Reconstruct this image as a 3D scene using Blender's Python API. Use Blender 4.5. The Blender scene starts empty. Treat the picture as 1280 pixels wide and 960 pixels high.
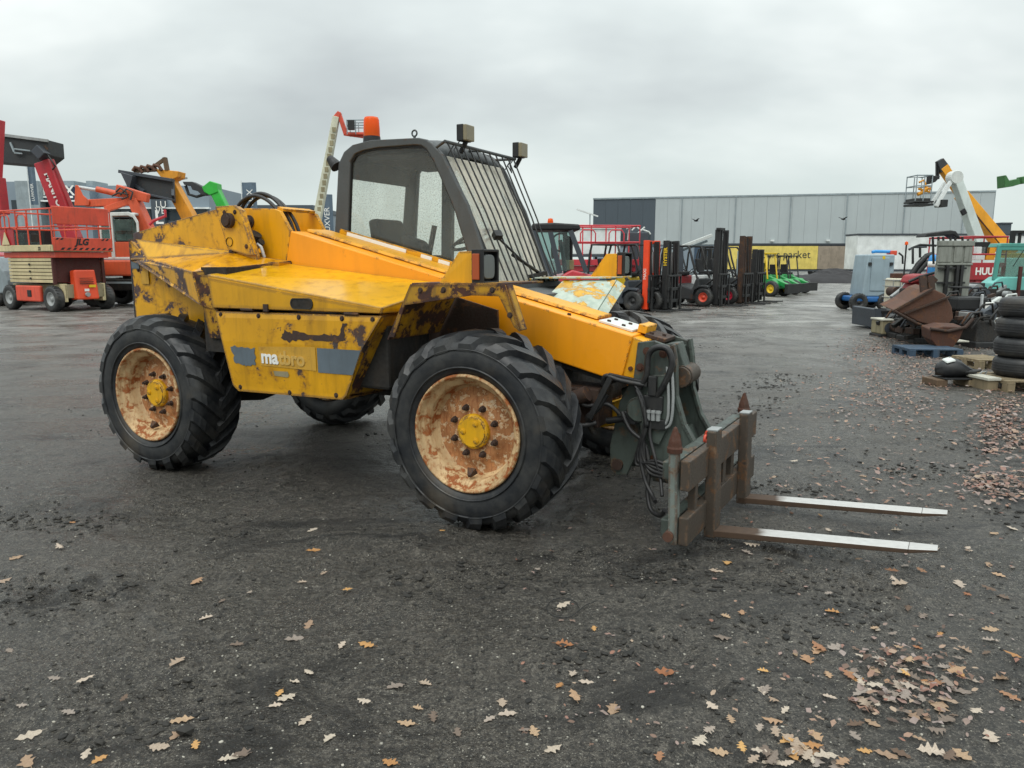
import bpy, bmesh, math, random
from mathutils import Vector, Matrix, noise
random.seed(7)
S = bpy.context.scene
COL = S.collection
R = math.radians
# ------------------------------------------------------------------ camera, sky, sun, exposure
FPX, HORIZON, EYE = 940.0, 325.0, 1.6
PITCH = math.atan((480 - HORIZON) / FPX)
cd = bpy.data.cameras.new('camera'); cam = bpy.data.objects.new('camera', cd); COL.objects.link(cam)
cd.sensor_width = 36; cd.lens = FPX / 1280 * 36; cd.clip_end = 3000; cd.clip_start = .05
cam.location = (0, 0, EYE); cam.rotation_euler = (R(90) - PITCH, 0, 0)
S.camera = cam
S.render.resolution_x, S.render.resolution_y = 1024, 768

SUN_EL, SUN_AZ = R(52), R(205)          # azimuth measured clockwise from +Y: behind the camera, to its left
W = bpy.data.worlds.new('World'); S.world = W; W.use_nodes = True
nt = W.node_tree; nt.nodes.clear()
def wn(t, **k):
    n = nt.nodes.new(t)
    for a, b in k.items(): setattr(n, a, b)
    return n
wo = wn('ShaderNodeOutputWorld'); bg = wn('ShaderNodeBackground'); bg.inputs[1].default_value = 0.1
sky = wn('ShaderNodeTexSky', sky_type='NISHITA', sun_disc=False, sun_elevation=SUN_EL, sun_rotation=SUN_AZ)
tc = wn('ShaderNodeTexCoord'); sx = wn('ShaderNodeSeparateXYZ'); nt.links.new(tc.outputs['Generated'], sx.inputs[0])
def wmath(op, a, b=None, clamp=False):
    m = wn('ShaderNodeMath', operation=op, use_clamp=clamp)
    for i, q in enumerate((a, b)):
        if q is None: continue
        if isinstance(q, (int, float)): m.inputs[i].default_value = q
        else: nt.links.new(q, m.inputs[i])
    return m.outputs[0]
zc = wmath('MAXIMUM', sx.outputs[2], 0.0)
den = wmath('ADD', zc, 0.42)
cx = wn('ShaderNodeCombineXYZ')
nt.links.new(wmath('DIVIDE', sx.outputs[0], den), cx.inputs[0]); nt.links.new(wmath('DIVIDE', sx.outputs[1], den), cx.inputs[1])
n1 = wn('ShaderNodeTexNoise'); n1.inputs['Scale'].default_value = 1.25; n1.inputs['Detail'].default_value = 5; n1.inputs['Roughness'].default_value = .5
mp = wn('ShaderNodeMapping'); mp.inputs['Location'].default_value = (3.9, 0, 0); mp.inputs['Scale'].default_value = (.75, 1.1, 1)
nt.links.new(cx.outputs[0], mp.inputs[0]); nt.links.new(mp.outputs[0], n1.inputs['Vector'])
cr = wn('ShaderNodeValToRGB')
cr.color_ramp.elements[0].position = .34; cr.color_ramp.elements[0].color = (.40, .435, .445, 1)
cr.color_ramp.elements[1].position = .66; cr.color_ramp.elements[1].color = (.80, .84, .82, 1)
cr.color_ramp.elements.new(.52).color = (.585, .635, .63, 1)
nt.links.new(n1.outputs['Fac'], cr.inputs[0])
# toward the horizon the cloud deck closes into an even pale grey
hz = wn('ShaderNodeMapRange'); hz.inputs['From Min'].default_value = 0.0; hz.inputs['From Max'].default_value = .20
nt.links.new(zc, hz.inputs[0])
mh = wn('ShaderNodeMix', data_type='RGBA'); mh.inputs[6].default_value = (.60, .68, .655, 1)
nt.links.new(hz.outputs[0], mh.inputs[0]); nt.links.new(cr.outputs[0], mh.inputs[7])
# overcast sky: about three times brighter overhead than at the horizon
ov = wmath('MULTIPLY', wmath('ADD', wmath('MULTIPLY', wmath('POWER', zc, 2.2), 2.5), 1.0), 11.2)
sc = wn('ShaderNodeVectorMath', operation='SCALE'); nt.links.new(mh.outputs[2], sc.inputs[0]); nt.links.new(ov, sc.inputs['Scale'])
mx = wn('ShaderNodeMix', data_type='RGBA'); mx.inputs[0].default_value = .95
nt.links.new(sky.outputs[0], mx.inputs[6]); nt.links.new(sc.outputs[0], mx.inputs[7])
nt.links.new(mx.outputs[2], bg.inputs[0]); nt.links.new(bg.outputs[0], wo.inputs[0])
sl = bpy.data.lights.new('sun', 'SUN'); sl.energy = 1.25; sl.angle = R(35); sl.color = (1, .97, .92)
so = bpy.data.objects.new('sun', sl); COL.objects.link(so)
so.rotation_euler = Vector((math.sin(SUN_AZ) * math.cos(SUN_EL), math.cos(SUN_AZ) * math.cos(SUN_EL), math.sin(SUN_EL))).to_track_quat('Z', 'Y').to_euler()
S.view_settings.view_transform = 'Standard'; S.view_settings.look = 'None'
S.view_settings.exposure = 0.1; S.view_settings.gamma = 1

# ------------------------------------------------------------------ helpers
def at(u, v, Y):
    """world point on the sight line of photo pixel (u, v) at distance Y north of the camera"""
    c, s = math.cos(PITCH), math.sin(PITCH)
    a, b = (u - 640) / FPX, -(v - 480) / FPX
    d = Vector((a, c + b * s, -s + b * c))
    return Vector((0, 0, EYE)) + d * (Y / d.y)
def grd(u, v):
    c, s = math.cos(PITCH), math.sin(PITCH)
    a, b = (u - 640) / FPX, -(v - 480) / FPX
    d = Vector((a, c + b * s, -s + b * c))
    return Vector((0, 0, EYE)) + d * (-EYE / d.z)
def V(*a): return Vector(a)

class MB:
    def __init__(s): s.v = []; s.f = []; s.sm = []
    def add(s, vs, fs, smooth=False):
        o = len(s.v); s.v += [tuple(p) for p in vs]; s.f += [tuple(i + o for i in f) for f in fs]; s.sm += [smooth] * len(fs); return s
    def box(s, x0, x1, y0, y1, z0, z1):
        return s.add([(x, y, z) for z in (z0, z1) for y in (y0, y1) for x in (x0, x1)],
                     [(0, 2, 3, 1), (4, 5, 7, 6), (0, 1, 5, 4), (2, 6, 7, 3), (0, 4, 6, 2), (1, 3, 7, 5)])
    def hexa(s, b, t):
        """8-corner solid: bottom quad b, top quad t (same order)"""
        return s.add(list(b) + list(t), [(3, 2, 1, 0), (4, 5, 6, 7), (0, 1, 5, 4), (1, 2, 6, 5), (2, 3, 7, 6), (3, 0, 4, 7)])
    def prism(s, pts, a, b, ax='y'):
        n = len(pts)
        def P(p, t): return {'y': (p[0], t, p[1]), 'x': (t, p[0], p[1]), 'z': (p[0], p[1], t)}[ax]
        vs = [P(p, a) for p in pts] + [P(p, b) for p in pts]
        fs = [tuple(range(n)), tuple(range(2 * n - 1, n - 1, -1))] + [(i, i + n, (i + 1) % n + n, (i + 1) % n) for i in range(n)]
        return s.add(vs, fs)
    def ring(s, outer, inner, a, b, ax='y'):
        n = len(outer)
        def P(p, t): return {'y': (p[0], t, p[1]), 'x': (t, p[0], p[1]), 'z': (p[0], p[1], t)}[ax]
        vs = [P(p, a) for p in outer] + [P(p, a) for p in inner] + [P(p, b) for p in outer] + [P(p, b) for p in inner]
        fs = []
        for i in range(n):
            j = (i + 1) % n
            fs += [(i, j, n + j, n + i), (2 * n + i, 3 * n + i, 3 * n + j, 2 * n + j), (i, 2 * n + i, 2 * n + j, j), (n + i, n + j, 3 * n + j, 3 * n + i)]
        return s.add(vs, fs)
    def plate(s, pts, t):
        """flat polygon in space with thickness t against its normal"""
        P = [Vector(p) for p in pts]; n = len(P)
        nn = Vector((0, 0, 0))
        for i in range(n): nn += P[i].cross(P[(i + 1) % n])
        nn.normalize(); Q = [p - nn * t for p in P]
        return s.add(P + Q, [tuple(range(n)), tuple(range(2 * n - 1, n - 1, -1))] + [(i, i + n, (i + 1) % n + n, (i + 1) % n) for i in range(n)])
    def beam(s, p0, p1, w, h, w1=None, h1=None, up=(0, 0, 1)):
        p0, p1, up = Vector(p0), Vector(p1), Vector(up)
        d = (p1 - p0).normalized()
        if abs(d.dot(up)) > .98: up = Vector((1, 0, 0))
        r = d.cross(up).normalized(); u = r.cross(d)
        w1 = w if w1 is None else w1; h1 = h if h1 is None else h1
        def q(p, a, b): return [p - r * a / 2 - u * b / 2, p + r * a / 2 - u * b / 2, p + r * a / 2 + u * b / 2, p - r * a / 2 + u * b / 2]
        return s.hexa(q(p0, w, h), q(p1, w1, h1))
    def tube(s, pts, r, seg=8, cap=True, r1=None):
        P = [Vector(p) for p in pts]; n = len(P); rings = []; prev = None
        for i in range(n):
            d = (P[min(i + 1, n - 1)] - P[max(i - 1, 0)]).normalized()
            if prev is None:
                a = Vector((0, 0, 1)) if abs(d.z) < .9 else Vector((1, 0, 0)); u = d.cross(a).normalized()
            else: u = (prev - d * prev.dot(d)).normalized()
            prev = u; w = d.cross(u)
            rr = r if r1 is None else r + (r1 - r) * i / (n - 1)
            rings.append([P[i] + (u * math.cos(2 * math.pi * k / seg) + w * math.sin(2 * math.pi * k / seg)) * rr for k in range(seg)])
        vs = [p for q in rings for p in q]
        fs = [(i * seg + k, i * seg + (k + 1) % seg, (i + 1) * seg + (k + 1) % seg, (i + 1) * seg + k) for i in range(n - 1) for k in range(seg)]
        s.add(vs, fs, True)
        if cap: s.add(rings[0], [tuple(range(seg - 1, -1, -1))]); s.add(rings[-1], [tuple(range(seg))])
        return s
    def cyl(s, p0, p1, r, seg=16, r1=None): return s.tube([p0, p1], r, seg, True, r1)
    def lathe(s, prof, c, axis='y', seg=24, smooth=True, closed=False):
        """profile of (radius, offset along axis) turned about an axis through c"""
        vs = []
        for r, t in prof:
            for k in range(seg):
                a = 2 * math.pi * k / seg; ca, sa = r * math.cos(a), r * math.sin(a)
                p = {'y': (sa, t, ca), 'x': (t, ca, sa), 'z': (ca, sa, t)}[axis]
                vs.append((c[0] + p[0], c[1] + p[1], c[2] + p[2]))
        m = len(prof); fs = []
        for i in range(m if closed else m - 1):
            j = (i + 1) % m
            for k in range(seg): fs.append((i * seg + k, i * seg + (k + 1) % seg, j * seg + (k + 1) % seg, j * seg + k))
        return s.add(vs, fs, smooth)
    def torus(s, c, Rm, r, axis='z', seg=24, k=8):
        return s.lathe([(Rm + r * math.cos(2 * math.pi * i / k), r * math.sin(2 * math.pi * i / k)) for i in range(k)], c, axis, seg, True, True)
    def sphere(s, c, r, seg=10, sz=1.0):
        return s.lathe([(max(r * math.sin(math.pi * i / 6), 1e-4), -r * sz * math.cos(math.pi * i / 6)) for i in range(7)], c, 'z', seg)
    def mesh(s, name):
        me = bpy.data.meshes.new(name); me.from_pydata(s.v, [], s.f); me.polygons.foreach_set('use_smooth', s.sm); return me
    def build(s, name, mat, parent=None, bevel=0, fix=True, shift=None):
        me = s.mesh(name)
        if fix:
            bm = bmesh.new(); bm.from_mesh(me); bmesh.ops.recalc_face_normals(bm, faces=bm.faces[:]); bm.to_mesh(me); bm.free()
        if shift is not None: me.transform(Matrix.Translation(-Vector(shift)))
        o = bpy.data.objects.new(name, me); COL.objects.link(o)
        if mat: me.materials.append(M[mat] if isinstance(mat, str) else mat)
        if parent: o.parent = parent
        if bevel:
            b = o.modifiers.new('bevel', 'BEVEL'); b.width = bevel; b.segments = 2; b.limit_method = 'ANGLE'; b.angle_limit = R(35)
        return o
def tag(o, label=None, cat=None, group=None, kind=None):
    if label: o['label'] = label
    if cat: o['category'] = cat
    if group: o['group'] = group
    if kind: o['kind'] = kind
    return o
def thing(name, label, cat, loc=(0, 0, 0), rz=0, group=None):
    o = bpy.data.objects.new(name, None); COL.objects.link(o); o.location = loc; o.rotation_euler = (0, 0, rz); o.empty_display_size = .2
    return tag(o, label, cat, group)
def kids(o): return [c for c in bpy.data.objects if c.parent == o]
def copy_tree(o, parent=None):
    c = o.copy(); COL.objects.link(c); c.parent = parent
    for ch in kids(o): copy_tree(ch, c)
    return c
def words(txt, size, mat, name, parent, origin, xdir, ydir, depth=.002, align='LEFT', spacing=1.0, shear=0, fat=0):
    """lettering as a flat mesh; xdir is the reading direction, ydir up the letters"""
    cu = bpy.data.curves.new('t', 'FONT'); cu.body = txt; cu.size = size; cu.extrude = depth; cu.align_x = align; cu.space_character = spacing; cu.shear = shear; cu.offset = fat
    cu.resolution_u = 3
    ob = bpy.data.objects.new('t', cu); COL.objects.link(ob)
    dg = bpy.context.evaluated_depsgraph_get(); me = bpy.data.meshes.new_from_object(ob.evaluated_get(dg))
    bpy.data.objects.remove(ob); bpy.data.curves.remove(cu)
    x, y = Vector(xdir).normalized(), Vector(ydir).normalized(); z = x.cross(y)
    m = Matrix((x, y, z)).transposed().to_4x4(); m.translation = Vector(origin); me.transform(m)
    o = bpy.data.objects.new(name, me); COL.objects.link(o); me.materials.clear(); me.materials.append(M[mat]); o.parent = parent
    return o

# ------------------------------------------------------------------ materials
M = {}
def lin(h):
    h = h.lstrip('#'); q = [int(h[i:i + 2], 16) / 255 for i in (0, 2, 4)]
    return tuple(x / 12.92 if x <= .04045 else ((x + .055) / 1.055) ** 2.4 for x in q)
class NT:
    def __init__(s, name):
        s.m = bpy.data.materials.new(name); s.m.use_nodes = True; s.t = s.m.node_tree; s.t.nodes.clear()
        s.out = s.n('ShaderNodeOutputMaterial'); M[name] = s.m
    def n(s, t, **k):
        q = s.t.nodes.new(t)
        for a, b in k.items(): setattr(q, a, b)
        return q
    def set(s, sock, v):
        if isinstance(v, bpy.types.NodeSocket): s.t.links.new(v, sock)
        elif isinstance(v, (tuple, list)) and len(v) == 3 and sock.type == 'RGBA': sock.default_value = (*v, 1)
        else: sock.default_value = v
    def coord(s, kind='Object', scale=(1, 1, 1), loc=(0, 0, 0), rot=(0, 0, 0)):
        c = s.n('ShaderNodeTexCoord'); m = s.n('ShaderNodeMapping'); s.set(m.inputs['Vector'], c.outputs[kind])
        m.inputs['Scale'].default_value = scale; m.inputs['Location'].default_value = loc; m.inputs['Rotation'].default_value = rot
        return m.outputs[0]
    def noise(s, vec, scale, detail=4, rough=.55, dist=0):
        q = s.n('ShaderNodeTexNoise'); s.set(q.inputs['Vector'], vec); q.inputs['Scale'].default_value = scale
        q.inputs['Detail'].default_value = detail; q.inputs['Roughness'].default_value = rough; q.inputs['Distortion'].default_value = dist
        return q.outputs['Fac']
    def voro(s, vec, scale, feature='F1', out='Distance'):
        q = s.n('ShaderNodeTexVoronoi', feature=feature); s.set(q.inputs['Vector'], vec); q.inputs['Scale'].default_value = scale
        return q.outputs[out]
    def rng(s, v, a, b, c=0., d=1.):
        q = s.n('ShaderNodeMapRange'); s.set(q.inputs[0], v)
        for i, x in enumerate((a, b, c, d)): q.inputs[i + 1].default_value = x
        return q.outputs[0]
    def math(s, op, a, b=0., clamp=False):
        q = s.n('ShaderNodeMath', operation=op, use_clamp=clamp); s.set(q.inputs[0], a); s.set(q.inputs[1], b); return q.outputs[0]
    def mix(s, f, a, b, mode='MIX'):
        q = s.n('ShaderNodeMix', data_type='RGBA', blend_type=mode); s.set(q.inputs[0], f); s.set(q.inputs[6], a); s.set(q.inputs[7], b); return q.outputs[2]
    def fmix(s, f, a, b):
        q = s.n('ShaderNodeMix', data_type='FLOAT'); s.set(q.inputs[0], f); s.set(q.inputs[2], a); s.set(q.inputs[3], b); return q.outputs[0]
    def bump(s, h, strength=.3, dist=.01, normal=None):
        q = s.n('ShaderNodeBump'); q.inputs['Strength'].default_value = strength; q.inputs['Distance'].default_value = dist; s.set(q.inputs['Height'], h)
        if normal is not None: s.set(q.inputs['Normal'], normal)
        return q.outputs[0]
    def bsdf(s, col, rough=.5, metal=0., normal=None, spec=.5, **k):
        q = s.n('ShaderNodeBsdfPrincipled'); s.set(q.inputs['Base Color'], col); s.set(q.inputs['Roughness'], rough); s.set(q.inputs['Metallic'], metal)
        q.inputs['Specular IOR Level'].default_value = spec
        if normal is not None: s.set(q.inputs['Normal'], normal)
        for a, b in k.items(): s.set(q.inputs[a.replace('_', ' ')], b)
        return q.outputs[0]
    def done(s, sh): s.t.links.new(sh, s.out.inputs[0]); return s.m

def paint(name, col, chip=.0, chipcol='#4a3226', under='#3d3a3c', rough=.42, dirt=.35, edge=0., scale=1., var=.12, dirtcol='#3a352c', spots=0.):
    t = NT(name); co = t.coord(scale=(scale,) * 3); c = lin(col) if isinstance(col, str) else col
    big = t.noise(co, 1.3, 3); fine = t.noise(co, 38, 3)
    base = t.mix(t.rng(big, .35, .65), tuple(x * (1 - var) for x in c), tuple(min(x * (1 + var), .95) for x in c))
    if dirt:
        st = t.noise(t.coord(scale=(7 * scale, 7 * scale, .9 * scale)), 1.6, 5, .62)
        base = t.mix(t.math('MULTIPLY', t.rng(st, .5, .78), dirt), base, lin(dirtcol))
        base = t.mix(t.math('MULTIPLY', t.rng(t.noise(co, 3.7, 5, .65), .5, .8), dirt * .6), base, lin(dirtcol))
    rg = t.fmix(t.rng(fine, .3, .7), rough * .8, min(rough * 1.3, 1)); nrm = None; met = 0.
    if chip or edge:
        cn = t.noise(co, 3.2, 9, .68, .3)
        th = .5 + .23 * (1 - chip)
        mask = t.rng(cn, th, th + .022)
        if edge:
            bv = t.n('ShaderNodeBevel', samples=4); bv.inputs[0].default_value = .03
            ge = t.n('ShaderNodeNewGeometry'); dp = t.n('ShaderNodeVectorMath', operation='DOT_PRODUCT')
            t.set(dp.inputs[0], bv.outputs[0]); t.set(dp.inputs[1], ge.outputs['Normal'])
            e = t.rng(dp.outputs['Value'], .995, .86)
            e = t.math('MULTIPLY', e, t.rng(t.noise(co, 11, 6, .7), .62 - edge * .22, .66 - edge * .18))
            mask = t.math('MAXIMUM', mask, t.rng(e, .15, .3))
        if spots:
            sp = t.noise(co, 17, 6, .7); mask = t.math('MAXIMUM', mask, t.rng(sp, .74 - spots * .1, .755 - spots * .1))
        rc = t.mix(t.rng(t.noise(co, 9, 5, .6), .38, .62), lin(chipcol), lin(under))
        # rusty run-off round the chips
        halo = t.math('MULTIPLY', t.rng(t.noise(co, 3.2, 9, .68, .3), th - .06, th), .45)
        base = t.mix(halo, base, lin('#7a4a14'))
        base = t.mix(mask, base, rc); rg = t.fmix(mask, rg, .8)
        nrm = t.bump(t.math('SUBTRACT', 1., mask), .35, .003)
    return t.done(t.bsdf(base, rg, met, nrm, .5))
paint('yellow_body', '#d0970c', chip=.56, edge=1.3, dirt=.45, spots=.6, rough=.36, dirtcol='#4a3412')
paint('yellow_rear', '#d0970c', chip=.84, chipcol='#4a3832', under='#4d4347', edge=.9, dirt=.3, spots=.5, rough=.36, scale=1.35)
paint('yellow_deck', '#d69e12', chip=.25, edge=1.2, dirt=.55, spots=.3, rough=.18, dirtcol='#6a3d12')
paint('deck_wet', '#d0920e', chip=.35, edge=.8, dirt=.95, spots=.4, rough=.14, dirtcol='#5a3216')
paint('yellow_boom', '#ef9a12', chip=.0, edge=.25, dirt=.10, rough=.36, var=.05)
paint('yellow_clean', '#dd9c08', chip=.12, edge=.6, dirt=.3, rough=.4)
paint('yellow_hub', '#d9a208', chip=.15, edge=.6, dirt=.45, rough=.45, scale=2.5)
paint('fender_worn', '#d2a01c', chip=1.08, chipcol='#b3bdb0', under='#9aa89c', edge=.5, dirt=.3, rough=.4, scale=1.7)
paint('fender_rust', '#b0820f', chip=.98, chipcol='#4a2a1d', under='#2a1c18', edge=1.3, dirt=.9, rough=.6, scale=1.6)
paint('rim_rust', '#c2a67c', chip=.82, chipcol='#8a4a1e', under='#9a5a2c', edge=.6, dirt=1., rough=.7, scale=4, dirtcol='#9c6434', spots=.5, var=.2)
paint('disc_rust', '#ac774b', chip=.86, chipcol='#c9b596', under='#b98a5c', edge=.2, dirt=1.0, rough=.78, scale=6, dirtcol='#783c1a', var=.3, spots=.8)
paint('rust', '#4a2c1f', chip=.5, chipcol='#6b4229', under='#38231a', dirt=.5, rough=.85, scale=2)
paint('rust_dark', '#3a2a22', chip=.5, chipcol='#54402f', under='#241c18', dirt=.5, rough=.8, scale=2)
paint('rust_bright', '#573a2c', chip=.5, chipcol='#6b442f', under='#3f2a21', dirt=.45, rough=.8, scale=1.3)
paint('post_worn', '#717a74', chip=.6, chipcol='#5a4232', under='#3c3a36', dirt=.6, rough=.55, scale=3, edge=1.)
paint('carriage', '#40372e', chip=.55, chipcol='#6e5640', under='#2e2823', dirt=.6, rough=.6, scale=2.2, edge=.6)
paint('headstock', '#454e48', chip=.45, chipcol='#3c3026', under='#2a2d2b', dirt=.95, dirtcol='#1e1d1a', rough=.5, scale=1.6, edge=.5)
paint('cab_grey', '#45494a', chip=.12, chipcol='#5a4030', under='#333333', dirt=.3, rough=.55, scale=2, edge=.3)
paint('black_metal', '#1c1d1e', dirt=.4, rough=.5, dirtcol='#45423c')
paint('black_plastic', '#141516', dirt=.25, rough=.55, dirtcol='#3a3834')
paint('chassis_dark', '#1b1a18', dirt=.7, rough=.75, dirtcol='#3d3226')
paint('patch_grey', '#5a656d', chip=.12, chipcol='#d79c10', under='#d79c10', dirt=.25, rough=.5, scale=3)
paint('orange_red', '#cc4a32', chip=.15, dirt=.4, rough=.45)
paint('orange_fresh', '#d94a24', dirt=.15, rough=.38)
paint('red', '#a8262f', dirt=.4, rough=.4)
paint('red_pale', '#c23a44', dirt=.2, rough=.3)
paint('red_boom', '#b62f3a', dirt=.2, rough=.4)
paint('excavator_orange', '#c9532f', chip=.1, dirt=.35, rough=.5)
paint('beige', '#c2b48c', dirt=.35, rough=.6)
paint('beige_dirty', '#8d8468', dirt=.6, rough=.7)
paint('maroon_rust', '#4a2420', dirt=.5, rough=.75, chip=.3)
paint('white', '#d6dad8', dirt=.1, rough=.5)
paint('white_dirty', '#c6cac6', dirt=.25, rough=.55)
paint('cream_boom', '#c4c3ae', dirt=.25, rough=.5)
paint('pale_boom', '#c3ccc8', dirt=.12, rough=.5)
paint('loader_yellow', '#d58f1c', chip=.3, dirt=.4, rough=.55)
paint('crane_yellow', '#e09a20', dirt=.15, rough=.45)
paint('green_bright', '#2fa83a', dirt=.15, rough=.4)
paint('green', '#1f8a44', dirt=.25, rough=.4)
paint('green_dark', '#3d6f3c', dirt=.3, rough=.5)
paint('grey_mid', '#8c979b', dirt=.25, rough=.5)
paint('grey_machine', '#8fa0a8', dirt=.2, rough=.45)
paint('grey_dark', '#3b4148', dirt=.3, rough=.55)
paint('bucket_dark', '#2c2f31', chip=.2, dirt=.4, rough=.6)
paint('blue', '#1f5f9c', dirt=.3, rough=.45)
paint('blue_dull', '#33475a', dirt=.5, rough=.7)
paint('blue_bright', '#2f86c4', dirt=.2, rough=.4)
paint('teal', '#4d9488', dirt=.2, rough=.4)
paint('teal_pale', '#6cb5ac', dirt=.12, rough=.35)
paint('forklift_orange', '#e4441a', dirt=.15, rough=.4)
paint('navy', '#1f2a44', dirt=.1, rough=.5)
paint('banner', '#5a6a78', dirt=.1, rough=.7)
paint('concrete_plate', '#83867e', dirt=.55, rough=.8, scale=1.5)
paint('wood', '#83755c', dirt=.6, rough=.85, scale=2)
paint('wood_wet', '#5d4a37', dirt=.6, rough=.75, scale=2)
paint('wood_pale', '#b5b3a6', dirt=.3, rough=.7, scale=2)
paint('tank_white', '#cfc9b4', dirt=.25, rough=.5)
paint('tarp_yellow', '#d8c264', dirt=.18, rough=.6)
paint('tarp_brown', '#8f8374', dirt=.35, rough=.7)
paint('wall_light', '#a6aeaf', dirt=.06, rough=.45, scale=.2, var=.03)
paint('wall_dark', '#434d55', dirt=.06, rough=.5, scale=.2, var=.03)
paint('wall_office', '#7d8a94', dirt=.08, rough=.5, scale=.2, var=.05)
paint('white_print', '#e2e2dc', dirt=.0, rough=.6, var=.0)
paint('dark_print', '#40423a', dirt=.0, rough=.6, var=.0)
paint('print_worn', '#c49f52', chip=.3, chipcol='#d79c10', under='#c99a2c', dirt=.2, rough=.6, scale=6)
paint('sticker_worn', '#bd9030', chip=.45, chipcol='#d79c10', under='#cf9a16', dirt=.35, rough=.6, scale=3)
paint('hazard_yellow', '#d9b51c', dirt=.2, rough=.5)
paint('chrome', '#b9bcbc', dirt=.2, rough=.25)
paint('steel', '#8f9291', dirt=.25, rough=.4)
paint('seat_black', '#17181a', dirt=.2, rough=.8)
paint('rust_red', '#93262a', dirt=.35, rough=.5)
paint('magenta_hub', '#c4213f', dirt=.25, rough=.5)
paint('glovebox', '#9c8f68', dirt=.3, rough=.6)
paint('soil', '#2c2b2d', dirt=.4, rough=.95, scale=1.5, dirtcol='#1a1918')
paint('bird_black', '#1d1e20', dirt=0, rough=.8)
# fork blades: worn bright on top, dark and rusty at the heel
t = NT('fork_steel'); co = t.coord(); xx = t.n('ShaderNodeSeparateXYZ'); t.set(xx.inputs[0], co)
heel = t.rng(t.math('ADD', xx.outputs[0], t.math('MULTIPLY', t.noise(co, 9, 4), .12)), 4.50, 4.43)
ge = t.n('ShaderNodeNewGeometry'); gz = t.n('ShaderNodeSeparateXYZ'); t.set(gz.inputs[0], ge.outputs['True Normal'])
heel = t.math('MAXIMUM', heel, t.rng(gz.outputs[2], .6, .4))
colr = t.mix(heel, t.mix(t.noise(co, 30, 5), (.40, .39, .37), (.60, .59, .57)), t.mix(t.noise(co, 24, 5), lin('#35281f'), lin('#54402f')))
t.done(t.bsdf(colr, t.fmix(heel, .38, .75), t.fmix(heel, .35, 0.), t.bump(t.noise(co, 60, 4), .2, .002)))
# rubber
def rubber(name, col, dust, scale=1., lo=.34):
    t = NT(name); co = t.coord(scale=(scale,) * 3)
    d = t.math('MULTIPLY', t.rng(t.noise(co, 4.5, 7, .68), .42, .72), dust)
    c = t.mix(d, col, lin('#5c5a55')); c = t.mix(t.math('MULTIPLY', t.rng(t.noise(co, 1.7, 4, .6), .56, .72), dust * .7), c, lin('#6a5a42'))
    t.done(t.bsdf(c, t.fmix(t.noise(co, 13, 5), lo, .70), 0., t.bump(t.noise(co, 70, 4), .18, .003), .5))
rubber('tyre_rubber', (.009, .0105, .013), .42, 1., .24)
rubber('tyre_wet', (.012, .013, .015), .22, 1.5, .3)
rubber('tyre_far', (.014, .015, .016), .5)
rubber('hose', (.012, .012, .013), .25, 3)
# glass: a thin pane that lets light through, mirrors the sky at grazing angles and carries rain and a pale film
def glass(name, tint, grime_sheen, grime_sheen_col, drops=0.):
    t = NT(name); co = t.coord()
    tr = t.n('ShaderNodeBsdfTransparent'); t.set(tr.inputs[0], tint)
    gl = t.n('ShaderNodeBsdfGlossy'); gl.inputs['Roughness'].default_value = .04
    ge = t.n('ShaderNodeNewGeometry'); dp = t.n('ShaderNodeVectorMath', operation='DOT_PRODUCT'); t.set(dp.inputs[0], ge.outputs['Incoming']); t.set(dp.inputs[1], ge.outputs['Normal'])
    fz = t.math('ADD', .04, t.math('MULTIPLY', .9, t.math('POWER', t.math('SUBTRACT', 1., t.math('ABSOLUTE', dp.outputs['Value']), True), 5.)))
    m1 = t.n('ShaderNodeMixShader'); t.set(m1.inputs[0], fz); t.set(m1.inputs[1], tr.outputs[0]); t.set(m1.inputs[2], gl.outputs[0])
    df = t.n('ShaderNodeBsdfTranslucent'); t.set(df.inputs[0], grime_sheen_col); d2 = t.n('ShaderNodeBsdfDiffuse'); t.set(d2.inputs[0], grime_sheen_col)
    dm = t.n('ShaderNodeMixShader'); dm.inputs[0].default_value = .5; t.set(dm.inputs[1], df.outputs[0]); t.set(dm.inputs[2], d2.outputs[0])
    f = t.math('MULTIPLY', t.rng(t.noise(t.coord(scale=(2, 2, .9)), 2.2, 6, .65), .3, .7), grime_sheen)
    if drops: f = t.math('MAXIMUM', f, t.math('MULTIPLY', t.rng(t.noise(co, 95, 2, .5), .56, .64), drops))
    m2 = t.n('ShaderNodeMixShader'); t.set(m2.inputs[0], f); t.set(m2.inputs[1], m1.outputs[0]); t.set(m2.inputs[2], dm.outputs[0])
    t.done(m2.outputs[0])
glass('glass_side', (.95, .96, .94), .09, (.5, .5, .44), .24)
glass('glass_front', (.85, .87, .84), 1.15, (.88, .85, .76), .2)  # pale film paints the reflected sky into the windscreen along with its dirt
glass('glass_far', (.55, .68, .66), .15, (.5, .52, .5))
glass('glass_teal', (.45, .62, .58), .3, (.4, .55, .5))
t = NT('lens'); co = t.coord(); t.done(t.bsdf((.11, .12, .115), .15, 0., t.bump(t.noise(t.coord(scale=(40, 40, 2)), 3, 2), .4, .003)))
t = NT('lens_beige'); t.done(t.bsdf(t.mix(t.noise(t.coord(), 25, 4), lin('#6d6653'), lin('#8d8468')), .35))
t = NT('amber'); q1 = t.n('ShaderNodeBsdfTranslucent'); t.set(q1.inputs[0], lin('#ff7a10')); q2 = t.bsdf(lin('#f06a08'), .15)
q3 = t.n('ShaderNodeMixShader'); q3.inputs[0].default_value = .5; t.set(q3.inputs[1], q1.outputs[0]); t.set(q3.inputs[2], q2); t.done(q3.outputs[0])
t = NT('amber_lens'); t.done(t.bsdf(lin('#a34a22'), .3))
t = NT('window_dark'); t.done(t.bsdf(lin('#2b353b'), .12))
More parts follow.
